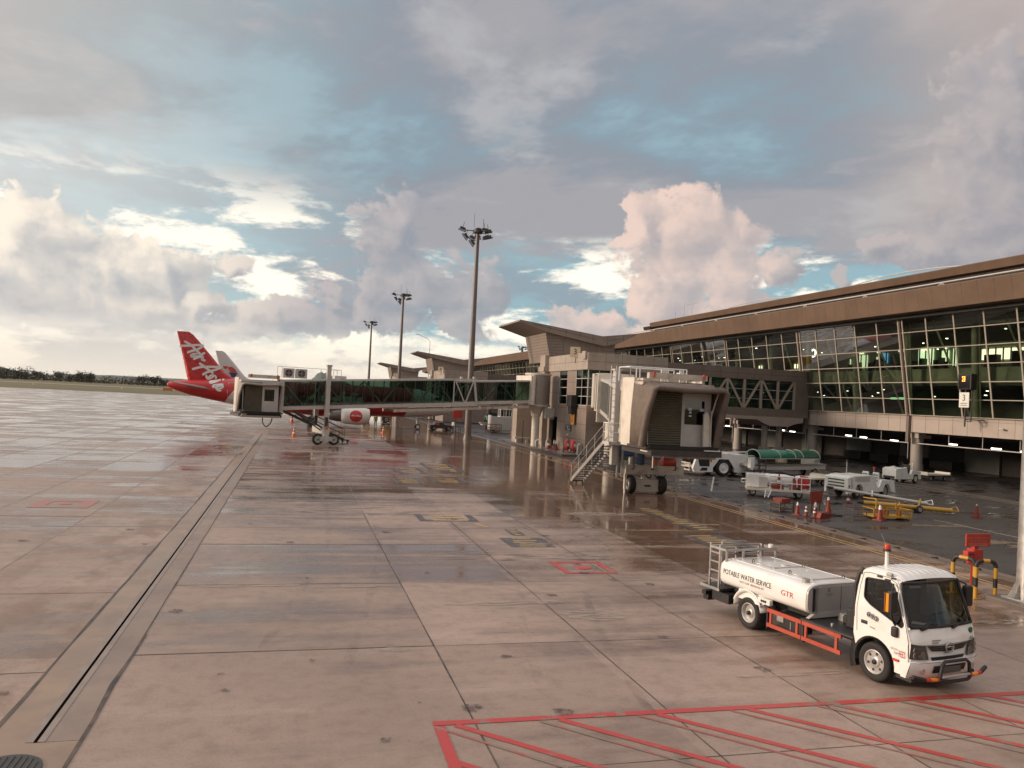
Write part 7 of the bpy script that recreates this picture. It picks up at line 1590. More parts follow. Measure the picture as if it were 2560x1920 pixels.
def canopy_loader(x, y, rz, L, label, detail=True):
    t = thing('canopy_loader', label, 'baggage conveyor', (x, y, 0), rz, 'belt loaders with green canopies'); t.scale = (1.0, 1.0, 1.14)
    secs = []
    for i in range(2):
        xx = -L / 2 + L * i; secs.append([(xx, 0.72 * math.cos(a * math.pi / 14), 1.30 + 0.55 * math.sin(a * math.pi / 14)) for a in range(15)])
    m = MB(); m.loft(secs, cap=False, closed=False); o = m.build('canopy', M['green'], t); s = o.modifiers.new('t', 'SOLIDIFY'); s.thickness = 0.02
    m = MB()
    for q in (0.0, 0.33, 0.58, 0.71, 1.0): xx = -L / 2 + L * q; m.tube([(xx, 0.735 * math.cos(a * math.pi / 14), 1.30 + 0.565 * math.sin(a * math.pi / 14)) for a in range(15)], 0.03, 6)
    for sy_ in (-0.74, 0.74): m.bar((-L / 2, sy_, 1.30), (L / 2, sy_, 1.30), 0.04)
    m.build('canopy_hoop', M['greywhite'], o)
    m = MB()
    for sy_ in (-0.72, 0.72): m.quad((-L / 2, sy_, 0.95), (L / 2, sy_, 0.95), (L / 2, sy_, 1.29), (-L / 2, sy_, 1.29))
    m.build('side_screen', GLASS('clear_plastic', (0.42, 0.46, 0.38), 0.1), t)
    m = MB(); m.box(-L / 2 - 0.9, L / 2 + 1.1, -0.55, 0.55, 0.78, 0.92); m.build('belt', M['steel'], t); m = MB(); m.box(-L / 2 - 0.6, L / 2 + 0.9, -0.62, 0.62, 0.55, 0.77); m.build('chassis', M['greywhite'], t)
    for xx in (-L / 2 + 0.5, L / 2 - 0.4):
        for s_ in (-1, 1): wheel(t, xx, s_ * 0.55, 0.32, 0.32, 0.2, 'y', 'steel', hubs=False, side=s_)
    return t
canopy_loader(36.9, 54.2, R(17), 7.0, 'baggage belt loader with a long green barrel canopy')
def baggage_dolly(x, y, rz, label, L=3.2, mat='greywhite'):
    t = thing('baggage_dolly', label, 'dolly', (x, y, 0), rz, 'flat dollies'); m = MB(); m.box(-L / 2, L / 2, -0.75, 0.75, 0.45, 0.56); m.box(-L / 2, -L / 2 + 0.08, -0.75, 0.75, 0.56, 0.72); m.box(L / 2 - 0.08, L / 2, -0.75, 0.75, 0.56, 0.72); m.build('deck', M[mat], t)
    m = MB(); m.bar((-L / 2, 0, 0.4), (-L / 2 - 0.9, 0, 0.25), 0.07); m.build('draw_bar', M['darksteel'], t)
    for xx in (-L / 2 + 0.5, L / 2 - 0.5):
        for s_ in (-1, 1): wheel(t, xx, s_ * 0.6, 0.2, 0.2, 0.14, 'y', 'steel', hubs=False, side=s_)
    return t
dl = baggage_dolly(31.0, 47.5, R(35), 'pale dolly below the left end of the green canopy', 2.6, 'cream')
dup(dl, (35.2, 48.6, 0), R(20), 'dolly between the green canopy and the white tow tractor'); dup(dl, (38.3, 50.2, 0), R(14), 'dolly at the right end of the green canopy')
def gpu_trailer():
    t = thing('power_unit_trailer', 'white box trailer with railed deck carrying red cones', 'trailer', (27.9, 41.4, 0), R(-28)); t.scale = (0.87, 1.0, 1.28); W = M['white']
    m = MB(); m.box(-2.1, -0.85, -0.6, 0.6, 0.42, 1.02); m.build('cabinet', W, t, bevel=0.03); m = MB(); m.box(-1.3, -0.75, -0.64, -0.60, 0.45, 0.9); m.build('louvre', M['greywhite'], t)
    m = MB(); m.cyl((-0.85, 0.1, 0.78), (1.4, 0.1, 0.78), 0.27, n=20); m.build('air_tank', W, t)
    m = MB(); m.box(-2.1, 2.0, -0.85, 0.7, 0.30, 0.40); m.build('deck', M['cream'], t)
    m = MB(); rails(m, [(-0.6, -0.8), (0.1, -0.8), (0.8, -0.8), (1.4, -0.8), (1.95, -0.8), (1.95, 0.6)], 0.4, 0.98, 0.028); m.build('rail', W, t); m = MB(); m.tube([(-2.15, 0.4, 0.55), (-2.4, 0.4, 0.55), (-2.4, -0.3, 0.75), (-2.15, -0.3, 0.75)], 0.03, 6); m.build('bumper_rail', W, t)
    for x in (-1.7, 1.3):
        for s in (-1, 1): wheel(t, x, s * 0.5, 0.25, 0.25, 0.18, 'y', 'steel', hubs=False, side=s)
    m = MB(); a = Vector((-0.7, -0.85, 0.32)); b = Vector((-0.9, -1.7, 0.06))
    for o in (-0.18, 0.18): m.bar(a + Vector((o, 0, 0)), b + Vector((o * 0.6, 0, 0)), 0.045)
    for k in range(3): p = a.lerp(b, 0.2 + k * 0.28); m.bar(p - Vector((0.16, 0, 0)), p + Vector((0.16, 0, 0)), 0.03)
    m.build('draw_frame', W, t); m = MB(); m.box(-0.45, 0.3, -0.7, -0.2, 0.4, 0.55); m.build('red_crate', M['conered'], t); m = MB(); m.tube(smooth_line([(-0.6, 0.1, 1.05), (0.2, 0.2, 1.12), (0.9, 0.0, 1.04), (1.5, 0.2, 1.1)], 5), 0.07, 7); m.build('hose', M['black'], t)
gpu_trailer()
def on_trailer(u, v): a = R(-28); return 27.9 + u * math.cos(a) - v * math.sin(a), 41.4 + u * math.sin(a) + v * math.cos(a)
x, y = on_trailer(0.0, -0.45); cone(x, y, 0.72, 'red cone in a crate on the left of the trailer deck', z=0.70, bands=((0.3, 0.45),)); x, y = on_trailer(0.87, -0.3); cone(x, y, 0.85, 'red cone upright on the middle of the trailer deck', z=0.52, bands=())
t = thing('hose_reel', 'round red hose reel on the right end of the trailer deck', 'hose reel', (*on_trailer(1.42, 0.0), 0.52), R(-28)); m = MB(); m.lathe([(0.14, -0.2), (0.38, -0.2), (0.38, -0.14), (0.30, -0.12), (0.30, 0.12), (0.38, 0.14), (0.38, 0.2), (0.14, 0.2)], (0, 0, 0.42), 'y', 22); m.build('reel', M['airred'], t); m = MB(); m.bar((-0.25, 0, 0), (0, 0, 0.42), 0.06); m.bar((0.25, 0, 0), (0, 0, 0.42), 0.06); m.build('stand', M['darksteel'], t); m = MB(); m.box(-0.55, -0.35, -0.22, -0.1, 0.1, 0.6); m.build('control_box', M['white'], t)

def tow_tractor():
    t = thing('tow_tractor', 'white tow tractor with flat bonnet, open seat and two wheel arches', 'tractor', (34.2, 42.2, 0), R(193)); t.scale = (0.80, 1.0, 1.22); W = M['white']
    # front +x (left in the photograph), visible side +y
    a1 = [(1.30 + 0.5 * math.cos(R(q)), 0.20 + 0.55 * math.sin(R(q))) for q in range(15, 166, 25)]; a2 = [(-1.9 + 0.5 * math.cos(R(q)), 0.20 + 0.55 * math.sin(R(q))) for q in range(15, 166, 25)]
    side = [(2.6, 0.22), (2.6, 1.02), (1.9, 1.12), (-0.25, 1.16), (-0.62, 0.95), (-0.66, 0.62), (-0.95, 0.55), (-1.15, 0.72), (-1.3, 0.92), (-2.75, 0.90), (-2.95, 0.25)] + list(reversed(a2)) + list(reversed(a1))
    m = MB(); m.prism(side, 0.72, 0.86, 'y'); m.prism(side, -0.86, -0.72, 'y'); m.prism([(2.6, 0.5), (2.6, 1.02), (1.9, 1.12), (-0.25, 1.16), (-0.25, 0.6)], -0.72, 0.72, 'y'); m.prism([(-1.25, 0.6), (-1.3, 0.92), (-2.75, 0.90), (-2.9, 0.5)], -0.72, 0.72, 'y'); m.build('body', W, t, bevel=0.025)
    m = MB(); m.box(-1.25, -0.3, -0.72, 0.72, 0.45, 0.55); m.build('footwell', M['black'], t)
    m = MB()
    for k in range(4): m.box(2.605, 2.62, -0.6, 0.6, 0.42 + k * 0.15, 0.48 + k * 0.15)
    m.build('grille', M['black'], t); m = MB()
    for s in (-1, 1): m.cyl((2.45, s * 0.865, 0.62), (2.45, s * 0.872, 0.62), 0.07, n=12)
    m.build('head_lamp', M['ink'], t); MB().prism([(0.1, 0.85), (1.8, 0.85), (1.8, 1.09), (0.1, 1.12)], 0.862, 0.868, 'y').build('bonnet_panel', M['greywhite'], t)
    for k in range(3): MB().box(2.2 - k * 0.07, 2.24 - k * 0.07, 0.862, 0.87, 0.5, 1.0).build('vent', M['greywhite'], t)
    for x in (1.30, -1.9):
        for s in (-1, 1): wheel(t, x, s * 0.62, 0.36, 0.36, 0.24, 'y', 'steel', hubs=False, side=s)
    for y in (-0.35, 0.4): m = MB(); m.box(-1.25, -0.9, y - 0.22, y + 0.22, 0.56, 0.68); m.box(-1.38, -1.26, y - 0.22, y + 0.22, 0.62, 1.28); s_ = m.build('seat', W, t, bevel=0.03); q = MB(); [q.box(-1.25, -1.24, y - 0.16, y + 0.16, 0.85 + k * 0.14, 0.89 + k * 0.14) for k in range(3)]; q.build('seat_stripe', M['darksteel'], s_)
    m = MB(); m.tube([(-0.62 + 0.05 * math.sin(q * 0.5236), 0.38 + 0.17 * math.cos(q * 0.5236), 1.02 + 0.14 * math.sin(q * 0.5236)) for q in range(12)], 0.02, 5, closed=True); m.build('steering_wheel', M['black'], t)
    m = MB(); m.cyl((-1.55, 0.1, 0.92), (-1.55, 0.1, 1.4), 0.025, n=8); p = m.build('beacon_post', M['steel'], t); MB().cyl((-1.55, 0.1, 1.4), (-1.55, 0.1, 1.55), 0.07, n=12).build('beacon', M['red'], p)
    m = MB(); m.cyl((0.7, -0.5, 1.12), (0.7, -0.5, 1.75), 0.03, n=8); m.build('exhaust', M['greywhite'], t); MB().cyl((0.7, -0.5, 1.75), (0.7, -0.5, 1.86), 0.055, n=10).build('exhaust_cap', M['brown'], t)
tow_tractor()
def small_tractor(x, y, rz, label):
    t = thing('baggage_tractor', label, 'tractor', (x, y, 0), rz, 'small baggage tractors'); t.scale = (0.92, 1.0, 1.28); W = M['white']
    m = MB(); side = [(1.5, 0.25), (1.5, 0.85), (0.4, 0.95), (0.2, 0.98), (0.05, 0.60), (-0.35, 0.55), (-0.5, 0.8), (-1.5, 0.72), (-1.6, 0.25), (-1.25, 0.25), (-1.2, 0.55), (-0.7, 0.55), (-0.6, 0.25)]
    m.prism(side, 0.45, 0.62, 'y'); m.prism(side, -0.62, -0.45, 'y'); m.box(0.2, 1.5, -0.45, 0.45, 0.3, 0.93); m.box(-1.58, -0.5, -0.45, 0.45, 0.3, 0.7); m.box(-0.5, 0.2, -0.45, 0.45, 0.3, 0.45); m.build('body', W, t, bevel=0.02)
    m = MB(); m.box(-0.5, -0.15, -0.35, 0.35, 0.46, 0.62); m.box(-0.58, -0.48, -0.35, 0.35, 0.6, 1.1); m.build('seat', M['black'], t, bevel=0.03)
    m = MB(); m.tube([(0.02, 0.16 * math.cos(q * 0.5236), 1.08 + 0.14 * math.sin(q * 0.5236)) for q in range(12)], 0.02, 5, closed=True); m.bar((0.2, 0, 0.9), (0.02, 0, 1.08), 0.03); m.build('steering_wheel', M['black'], t)
    m = MB(); m.cyl((-0.75, 0.4, 0.7), (-0.75, 0.4, 1.25), 0.05, n=10); m.build('post', W, t)
    for xx in (1.05, -0.95):
        for s in (-1, 1): wheel(t, xx, s * 0.52, 0.28, 0.28, 0.2, 'y', 'cream', hubs=False, side=s)
    m = MB(); m.box(1.5, 1.56, -0.5, 0.5, 0.3, 0.42); m.build('bumper', M['darksteel'], t); return t
small_tractor(46.2, 52.2, R(190), 'small white baggage tractor parked in front of the round column')
dup(dl, (51.6, 54.9, 0), R(186), 'pale dolly hitched behind the baggage tractor under the terminal edge')
# tow bars and yellow cart
def towbar(a, b, z0, z1, r, mat, label, wheelpos=None):
    a = Vector((*a, z0)); b = Vector((*b, z1)); t = thing('tow_bar', label, 'tow bar', (a.x, a.y, 0), 0, 'aircraft tow bars'); A = Vector((0, 0, z0)); B = b - Vector((a.x, a.y, 0))
    m = MB(); m.cyl(A, B, r, n=14); m.build('tube', M[mat], t); d = (B - A).normalized(); n = Vector((-d.y, d.x, 0))
    q = MB(); c = A.lerp(B, 0.42); q.bar(c + n * 0.05, c + n * 0.35 + Vector((0, 0, 0.18)), 0.05); q.bar(c - n * 0.25, c + n * 0.3, 0.1, 0.16); e = A.lerp(B, 0.93); q.bar(e, e + d * 0.55 + n * 0.25 + Vector((0, 0, 0.22)), 0.05); q.bar(e, e + d * 0.6 - n * 0.1, 0.05); q.bar(e + d * 0.55 + n * 0.25 + Vector((0, 0, 0.22)), e + d * 0.6 - n * 0.1, 0.04); q.build('fitting', M['white'] if mat != 'yellow' else M['yellow'], t)
    MB().cyl(A - d * 0.3, A, r * 0.7, n=10).build('tow_eye', M['black'], t)
    if wheelpos is not None:
        w = A.lerp(B, wheelpos)
        for s in (-1, 1): 
            c = Vector((w.x, w.y, 0.2)) + n * 0.45 * s; k = wheel(t, c.x, c.y, 0.2, 0.2, 0.14, 'y', 'steel', hubs=False, side=s)
        q = MB(); q.bar(w + n * 0.42 + Vector((0, 0, -0.05)), w - n * 0.42 + Vector((0, 0, -0.05)), 0.07); q.bar(w + n * 0.1, w + n * 0.1 + Vector((0.25, 0.1, 0.45)), 0.05); q.bar(w - n * 0.1, w - n * 0.1 + Vector((0.25, 0.1, 0.45)), 0.05); q.bar(w + n * 0.1 + Vector((0.25, 0.1, 0.45)), w - n * 0.1 + Vector((0.25, 0.1, 0.45)), 0.05); q.build('axle', M['yellow'], t)
towbar((30.5, 37.2), (34.2, 34.86), 0.28, 0.22, 0.12, 'yellow', 'yellow tow bar with two small wheels lying on the asphalt', 0.62)
towbar((30.15, 39.3), (33.85, 36.2), 0.82, 0.40, 0.085, 'greywhite', 'long pale tow bar propped above the yellow tow bar')
t = thing('yellow_cart', 'yellow framed mesh cart standing in front of the tow bars', 'cart', (28.75, 33.35, 0), R(-8)); m = MB()
for z, w in ((0.12, 1.0), (0.50, 1.0)):
    m.bar((-w, -0.5, z), (w, -0.5, z), 0.045); m.bar((-w, 0.5, z), (w, 0.5, z), 0.045); m.bar((-w, -0.5, z), (-w, 0.5, z), 0.045); m.bar((w, -0.5, z), (w, 0.5, z), 0.045)
for x in (-1, -0.33, 0.33, 1): m.bar((x, -0.5, 0.1), (x, -0.5, 0.5), 0.04); m.bar((x, 0.5, 0.1), (x, 0.5, 0.5), 0.04)
m.bar((-0.9, -0.5, 0.5), (-0.9, -0.5, 1.0), 0.05); m.bar((0.15, -0.5, 0.5), (0.15, -0.5, 0.95), 0.05); m.bar((-0.9, -0.5, 1.0), (0.2, -0.5, 0.95), 0.05); m.bar((-0.9, -0.5, 1.0), (-1.1, 0.3, 0.98), 0.05); m.bar((-0.9, -0.5, 0.72), (-0.4, -0.5, 0.72), 0.04)
m.build('frame', M['yellow'], t); m = MB()
for k in range(24): x = -0.97 + k * 0.084; m.bar((x, -0.5, 0.13), (x, -0.5, 0.49), 0.009)
for k in range(4): m.bar((-1, -0.5, 0.19 + k * 0.08), (1, -0.5, 0.19 + k * 0.08), 0.008)
m.build('mesh_panel', M['yellow'], t); MB().box(-0.98, 0.98, -0.48, 0.48, 0.14, 0.17).build('tray', M['yellow'], t)
for x in (-0.85, 0.85):
    for s in (-1, 1): wheel(t, x, s * 0.42, 0.07, 0.07, 0.04, 'y', 'steel', hubs=False, side=s)
m = MB(); m.box(-0.3, -0.1, -0.3, -0.1, 0.17, 0.5); m.box(0.5, 0.65, -0.2, 0.0, 0.17, 0.45); m.build('load', M['conered'], t)
t = thing('frame_stand', 'thin brown metal frame stand left of the yellow cart', 'stand', (27.45, 33.55, 0), 0.12); m = MB()
for x in (-0.85, 0.0, 0.8):
    for y in (-0.28, 0.28): m.bar((x, y, 0), (x, y, 0.66 if x < 0 else 0.5), 0.03)
for z in (0.10, 0.45): m.bar((-0.85, -0.28, z), (0.8, -0.28, z), 0.028); m.bar((-0.85, 0.28, z), (0.8, 0.28, z), 0.028)
for x in (-0.85, 0.0, 0.8): m.bar((x, -0.28, 0.45), (x, 0.28, 0.45), 0.028)
m.bar((-0.85, -0.28, 0.1), (0.0, -0.28, 0.45), 0.02); m.bar((0.8, -0.28, 0.1), (0.0, -0.28, 0.45), 0.02); m.build('frame', M['brown'], t)

# cones, extinguishers and pipes at the foot of the near tower
for i, (x, y, h, lb, mt) in enumerate(((25.2, 77.4, 1.05, 'red cone leftmost at the kerb of the near tower', 'conered'), (25.55, 76.7, 0.95, 'dark cone with a white top between red cones at the tower kerb', 'conebrown'), (25.3, 75.3, 1.0, 'red cone with white tip right of the dark cone at the tower kerb', 'conered'))): cone(x, y, h, lb, mt, z=0.15, bands=((0.6, 0.95),) if i else ((0.3, 0.5),))
def extinguisher(x, y, label):
    t = thing('wheeled_extinguisher', label, 'fire extinguisher', (x, y, 0.15), 0, 'red wheeled extinguishers'); m = MB(); m.lathe([(0.001, 0.15), (0.24, 0.17), (0.26, 0.3), (0.26, 0.95), (0.2, 1.12), (0.06, 1.2), (0.05, 1.3), (0.001, 1.3)], n=18); m.build('cylinder', M['airred'], t); m = MB(); m.tube([(0.2, 0.2, 0.3), (0.28, 0.3, 0.9), (0.25, 0.35, 1.35), (-0.25, 0.35, 1.35), (-0.28, 0.3, 0.9), (-0.2, 0.2, 0.3)], 0.025, 6); m.build('handle', M['darksteel'], t); MB().box(-0.12, 0.12, -0.275, -0.26, 0.55, 0.85).build('label_plate', M['refl'], t)
    for s in (-1, 1): wheel(t, s * 0.32, 0.1, 0.2, 0.2, 0.07, 'x', 'steel', hubs=False, side=s)
    return t
e1 = extinguisher(25.6, 72.9, 'left red wheeled extinguisher at the corner of the near tower'); dup(e1, (25.95, 72.1, 0.15), 0.4, 'right red wheeled extinguisher at the corner of the near tower')
for x, y, lb in ((25.5, 79.0, 'pale bent pipe beside the jet bridge column'), (26.3, 71.7, 'pale bent pipe beside the red extinguishers')):
    t = thing('vent_pipe', lb, 'pipe', (x, y, 0.15), 0.4, 'pale bent pipes'); m = MB(); m.tube([(0, 0, 0), (0, 0, 0.65), (0.08, 0, 0.8), (0.22, 0, 0.86), (0.36, 0, 0.8), (0.44, 0, 0.65), (0.44, 0, 0)], 0.1, 10); m.build('pipe', M['greywhite'], t)
t = thing('pavement_post', 'thin dark post on the pavement edge left of the jet bridge column', 'post', (24.3, 84.0, 0.15)); MB().bar((0, 0, 0), (0, 0, 2.6), 0.07).build('post', M['darksteel'], t)
t = thing('low_bench', 'pale low bench on the pavement in front of the tower side block', 'bench', (24.9, 86.4, 0.15)); m = MB(); m.box(-0.9, 0.9, -0.3, 0.3, 0.45, 0.6); m.build('seat', M['greywhite'], t); m = MB(); m.box(-0.7, -0.5, -0.25, 0.25, 0, 0.45); m.build('leg', M['greywhite'], t); m = MB(); m.box(0.5, 0.7, -0.25, 0.25, 0, 0.45); m.build('leg', M['greywhite'], t)
t = thing('blue_bin', 'dark blue skip behind the stairs of the near jet bridge', 'skip', (29.9, 69.9, 0.0)); m = MB(); m.prism([(-1.2, 0.25), (1.2, 0.25), (1.4, 1.9), (-1.4, 1.9)], -0.6, 0.6, 'y'); m.build('bin_body', M['blue'], t, bevel=0.02); m = MB(); m.box(-1.2, -1.0, -0.5, 0.5, 0.0, 0.25); m.box(1.0, 1.2, -0.5, 0.5, 0.0, 0.25); m.build('skid', M['darksteel'], t)

# ---------------------------------------------------------------- far equipment between the aircraft and the gates
canopy_loader(32.5, 123.0, R(2), 6.5, 'far belt loader with green canopy under the terminal edge')
def cargo_loader(x, y):
    t = thing('cargo_loader', 'pale cargo loader with small glazed cab and sloping conveyor', 'loader', (x, y, 0), R(0)); m = MB(); m.box(-2.6, 2.4, -1, 1, 0.45, 0.9); m.prism([(-2.4, 0.9), (2.4, 0.9), (1.4, 2.35), (-2.4, 2.35)], -1.0, -0.9, 'y'); m.box(-2.5, -2.4, -1, 1, 0.9, 2.5); m.build('body', M['greywhite'], t)
    m = MB(); m.box(-0.9, 0.9, 0.2, 1.6, 2.3, 2.4); m.box(-0.9, 0.9, 0.2, 1.6, 3.4, 3.5)
    for xx in (-0.85, 0.0, 0.85):
        for yy in (0.25, 1.55): m.bar((xx, yy, 2.4), (xx, yy, 3.4), 0.08)
    c = m.build('cab_frame', M['white'], t); m = MB(); m.quad((-0.85, 0.24, 2.4), (0.85, 0.24, 2.4), (0.85, 0.24, 3.4), (-0.85, 0.24, 3.4)); m.build('cab_glass', M['glass_v'], c)
    m = MB(); m.bar((1.5, -0.95, 0.6), (4.6, -0.95, 2.6), 0.12, 0.2); m.bar((1.5, 0.6, 0.6), (4.6, 0.6, 2.6), 0.12, 0.2)
    for k in range(6): p = k / 5; m.bar((1.5 + 3.1 * p, -0.95, 0.6 + 2 * p), (1.5 + 3.1 * p, -0.95, 1.5 + 2 * p), 0.06)
    m.bar((1.5, -0.95, 1.5), (4.6, -0.95, 3.5), 0.07); m.build('conveyor', M['yellow'], t)
    for xx in (-1.7, 1.6):
        for s in (-1, 1): wheel(t, xx, s * 0.85, 0.42, 0.42, 0.3, 'y', 'steel', hubs=False, side=s)
cargo_loader(29.8, 112.0)
def cargo_trailer(x, y, rz, label):
    t = thing('cargo_trailer', label, 'trailer', (x, y, 0), rz, 'boxed cargo trailers'); m = MB(); m.box(-1.9, 1.9, -0.9, 0.9, 0.95, 2.35); m.build('box', M['steel'], t, bevel=0.03); m = MB(); m.box(-2.1, 2.1, -0.9, 0.9, 0.75, 0.94); m.bar((2.0, 0, 0.8), (3.0, 0, 0.5), 0.1); m.build('chassis', M['darksteel'], t)
    for xx in (-1.3, 1.3):
        for s in (-1, 1): wheel(t, xx, s * 0.75, 0.36, 0.36, 0.24, 'y', 'white', hubs=False, side=s)
    return t
ct = cargo_trailer(33.5, 108.5, R(0), 'grey boxed cargo trailer right of the pale cargo loader'); dup(ct, (38.0, 108.2, 0), 0.05, 'second boxed trailer, partly hidden by the tower side block')
t = thing('tow_bar', 'dark blue tow bar with fat wheels on the wet road beyond the near tower', 'tow bar', (30.6, 99.0, 0), 0, 'aircraft tow bars'); m = MB(); m.cyl((-1.6, 0, 0.42), (1.8, 0.3, 0.42), 0.16, n=12); m.build('tube', M['navy'], t)
for xx in (-1.4, -0.7):
    for s in (-1, 1): wheel(t, xx, s * 0.35, 0.36, 0.36, 0.25, 'y', 'steel', hubs=False, side=s)
m = MB(); m.bar((1.8, 0.3, 0.42), (4.0, 0.4, 0.35), 0.12); m.build('head', M['white'], t)
t = thing('rusty_rack', 'brown rack with orange bits beside the blue tow bar', 'rack', (33.9, 99.4, 0)); m = MB()
for xx in (-0.8, 0, 0.8):
    for yy in (-0.5, 0.5): m.bar((xx, yy, 0), (xx, yy, 1.7), 0.07)
for z in (0.3, 0.9, 1.6): m.bar((-0.8, -0.5, z), (0.8, -0.5, z), 0.07); m.bar((-0.8, 0.5, z), (0.8, 0.5, z), 0.07)
m.build('frame', M['brown'], t); m = MB(); m.box(-0.6, -0.2, -0.3, 0.2, 0.35, 0.8); m.box(0.1, 0.5, -0.3, 0.2, 0.95, 1.3); m.build('load', M['orange'], t)
t = thing('cage_rack', 'brown cage rack standing left of the cargo loader wheels', 'rack', (27.3, 109.6, 0)); m = MB()
for xx in (-1.0, -0.3, 0.4, 1.1):
    for yy in (-0.5, 0.5): m.bar((xx, yy, 0), (xx, yy, 1.3), 0.07)
for z in (0.25, 0.75, 1.25): m.bar((-1, -0.5, z), (1.1, -0.5, z), 0.07); m.bar((-1, 0.5, z), (1.1, 0.5, z), 0.07)
m.build('frame', M['rust'], t)
cone(29.0, 105.5, 1.15, 'red cone left of a pair in front of the cargo loader', group='traffic cones', bands=((0.8, 0.95),)); cone(29.75, 105.4, 1.2, 'red cone right of a pair in front of the cargo loader', bands=((0.8, 0.95),))
t = thing('boarding_ladder', 'black folding ladder standing under the white aircraft nose', 'ladder', (13.2, 117.5, 0)); m = MB()
for xx in (-0.6, 0.6): m.bar((xx, 0, 0), (xx, 0.8, 2.6), 0.09); m.bar((xx, 1.9, 0), (xx, 1.0, 2.6), 0.07)
for k in range(7): m.bar((-0.6, 0.1 + k * 0.1, 0.35 + k * 0.34), (0.6, 0.1 + k * 0.1, 0.35 + k * 0.34), 0.09)
m.build('frame', M['black'], t)
t = thing('nose_tractor', 'dark low tractor with orange parts parked at the aircraft nose wheel', 'tractor', (20.4, 113.6, 0)); t.scale = (0.8, 1.0, 0.62); m = MB(); m.prism([(-2.0, 0.4), (2.2, 0.4), (2.2, 1.1), (0.6, 1.3), (0.3, 1.75), (-1.0, 1.75), (-1.3, 1.2), (-2.0, 1.1)], -0.9, 0.9, 'y'); m.build('body', M['darksteel'], t, bevel=0.05); m = MB(); m.box(-1.2, -0.4, -0.95, -0.9, 1.2, 1.6); m.build('panel', M['orange'], t); m = MB(); m.box(2.3, 2.6, -0.9, 0.9, 0.0, 1.9); m.build('post', M['greywhite'], t)
for xx in (-1.2, 1.4):
    for s in (-1, 1): wheel(t, xx, s * 0.8, 0.5, 0.5, 0.3, 'y', 'steel', hubs=False, side=s)
def far_truck():
    t = thing('service_truck', 'yellow service truck half hidden behind the white engine', 'truck', (13.6, 135.0, 0)); m = MB(); m.box(-1.2, 2.2, -1, 1, 0.9, 2.6); m.build('body', M['yellow'], t, bevel=0.05); m = MB(); m.box(-2.6, -1.25, -1, 1, 0.7, 2.4); m.build('cab', M['yellow'], t, bevel=0.1); m = MB(); m.box(-2.62, -2.55, -0.85, 0.85, 1.5, 2.2); m.build('windscreen', M['black'], t); m = MB(); m.box(2.2, 2.25, -0.9, 0.9, 0.9, 1.3); m.build('tail_lamp', M['orange'], t)
    for xx in (-1.9, 1.3):
        for s in (-1, 1): wheel(t, xx, s * 0.85, 0.5, 0.5, 0.3, 'y', 'steel', hubs=False, side=s)
far_truck()

# ramp worker beside the engine: one continuous skinned body, vest and trousers on top
def person(x, y, rz):
    t = thing('person', 'ramp worker in a yellow hi-vis vest standing beside the white engine', 'person', (x, y, 0), rz)
    J = [((0, 0, 0.95), 0.15), ((0, 0, 1.2), 0.15), ((0, 0, 1.42), 0.15), ((0, 0, 1.52), 0.06), ((0, 0.01, 1.62), 0.09), ((0, 0.01, 1.72), 0.085),
         ((0.1, 0, 0.88), 0.10), ((0.11, 0.02, 0.5), 0.075), ((0.12, -0.02, 0.1), 0.055), ((0.12, 0.12, 0.04), 0.045), ((-0.1, 0, 0.88), 0.10), ((-0.11, 0.04, 0.5), 0.075), ((-0.13, -0.04, 0.1), 0.055), ((-0.13, 0.1, 0.04), 0.045),
         ((0.2, 0, 1.42), 0.07), ((0.27, 0, 1.14), 0.05), ((0.26, 0.12, 0.9), 0.04), ((0.26, 0.15, 0.82), 0.04), ((-0.2, 0, 1.42), 0.07), ((-0.27, 0, 1.14), 0.05), ((-0.25, 0.1, 0.9), 0.04), ((-0.25, 0.13, 0.82), 0.04)]
    E_ = [(0, 1), (1, 2), (2, 3), (3, 4), (4, 5), (0, 6), (6, 7), (7, 8), (8, 9), (0, 10), (10, 11), (11, 12), (12, 13), (2, 14), (14, 15), (15, 16), (16, 17), (2, 18), (18, 19), (19, 20), (20, 21)]
    me = bpy.data.meshes.new('body'); me.from_pydata([j[0] for j in J], E_, []); o = bpy.data.objects.new('body', me); sc.collection.objects.link(o); o.parent = t; me.materials.append(M['navycloth'])
    o.modifiers.new('skin', 'SKIN'); 
    for i, j in enumerate(J): me.skin_vertices[0].data[i].radius = (j[1], j[1])
    me.skin_vertices[0].data[0].use_root = True; o.modifiers.new('sub', 'SUBSURF').levels = 1; o.modifiers['sub'].render_levels = 1
    m = MB(); m.loft([[(0.20 * math.cos(a * math.pi / 8) * k, 0.15 * math.sin(a * math.pi / 8) * k, z) for a in range(16)] for z, k in ((0.93, 1.0), (1.15, 1.02), (1.35, 1.08), (1.46, 0.95), (1.5, 0.6))]); v = m.build('vest', M['hivis'], t)
    m = MB(); m.loft([[(0.207 * math.cos(a * math.pi / 8), 0.157 * math.sin(a * math.pi / 8), z) for a in range(16)] for z in (1.05, 1.10)], cap=False); m.build('vest_band', M['refl'], v)
    m = MB(); m.lathe([(0.001, 1.83), (0.07, 1.81), (0.105, 1.74), (0.108, 1.68), (0.06, 1.66)], (0, 0.01, 0), 'z', 14); m.build('hair', M['black'], t)
    m = MB(); m.lathe([(0.001, 1.78), (0.07, 1.76), (0.094, 1.70), (0.09, 1.62), (0.06, 1.55), (0.001, 1.53)], (0, 0.03, 0), 'z', 14); m.cyl((0, 0.12, 1.66), (0, 0.145, 1.64), 0.015, n=8); m.build('face', M['skin'], t)
person(11.4, 116.5, R(160))
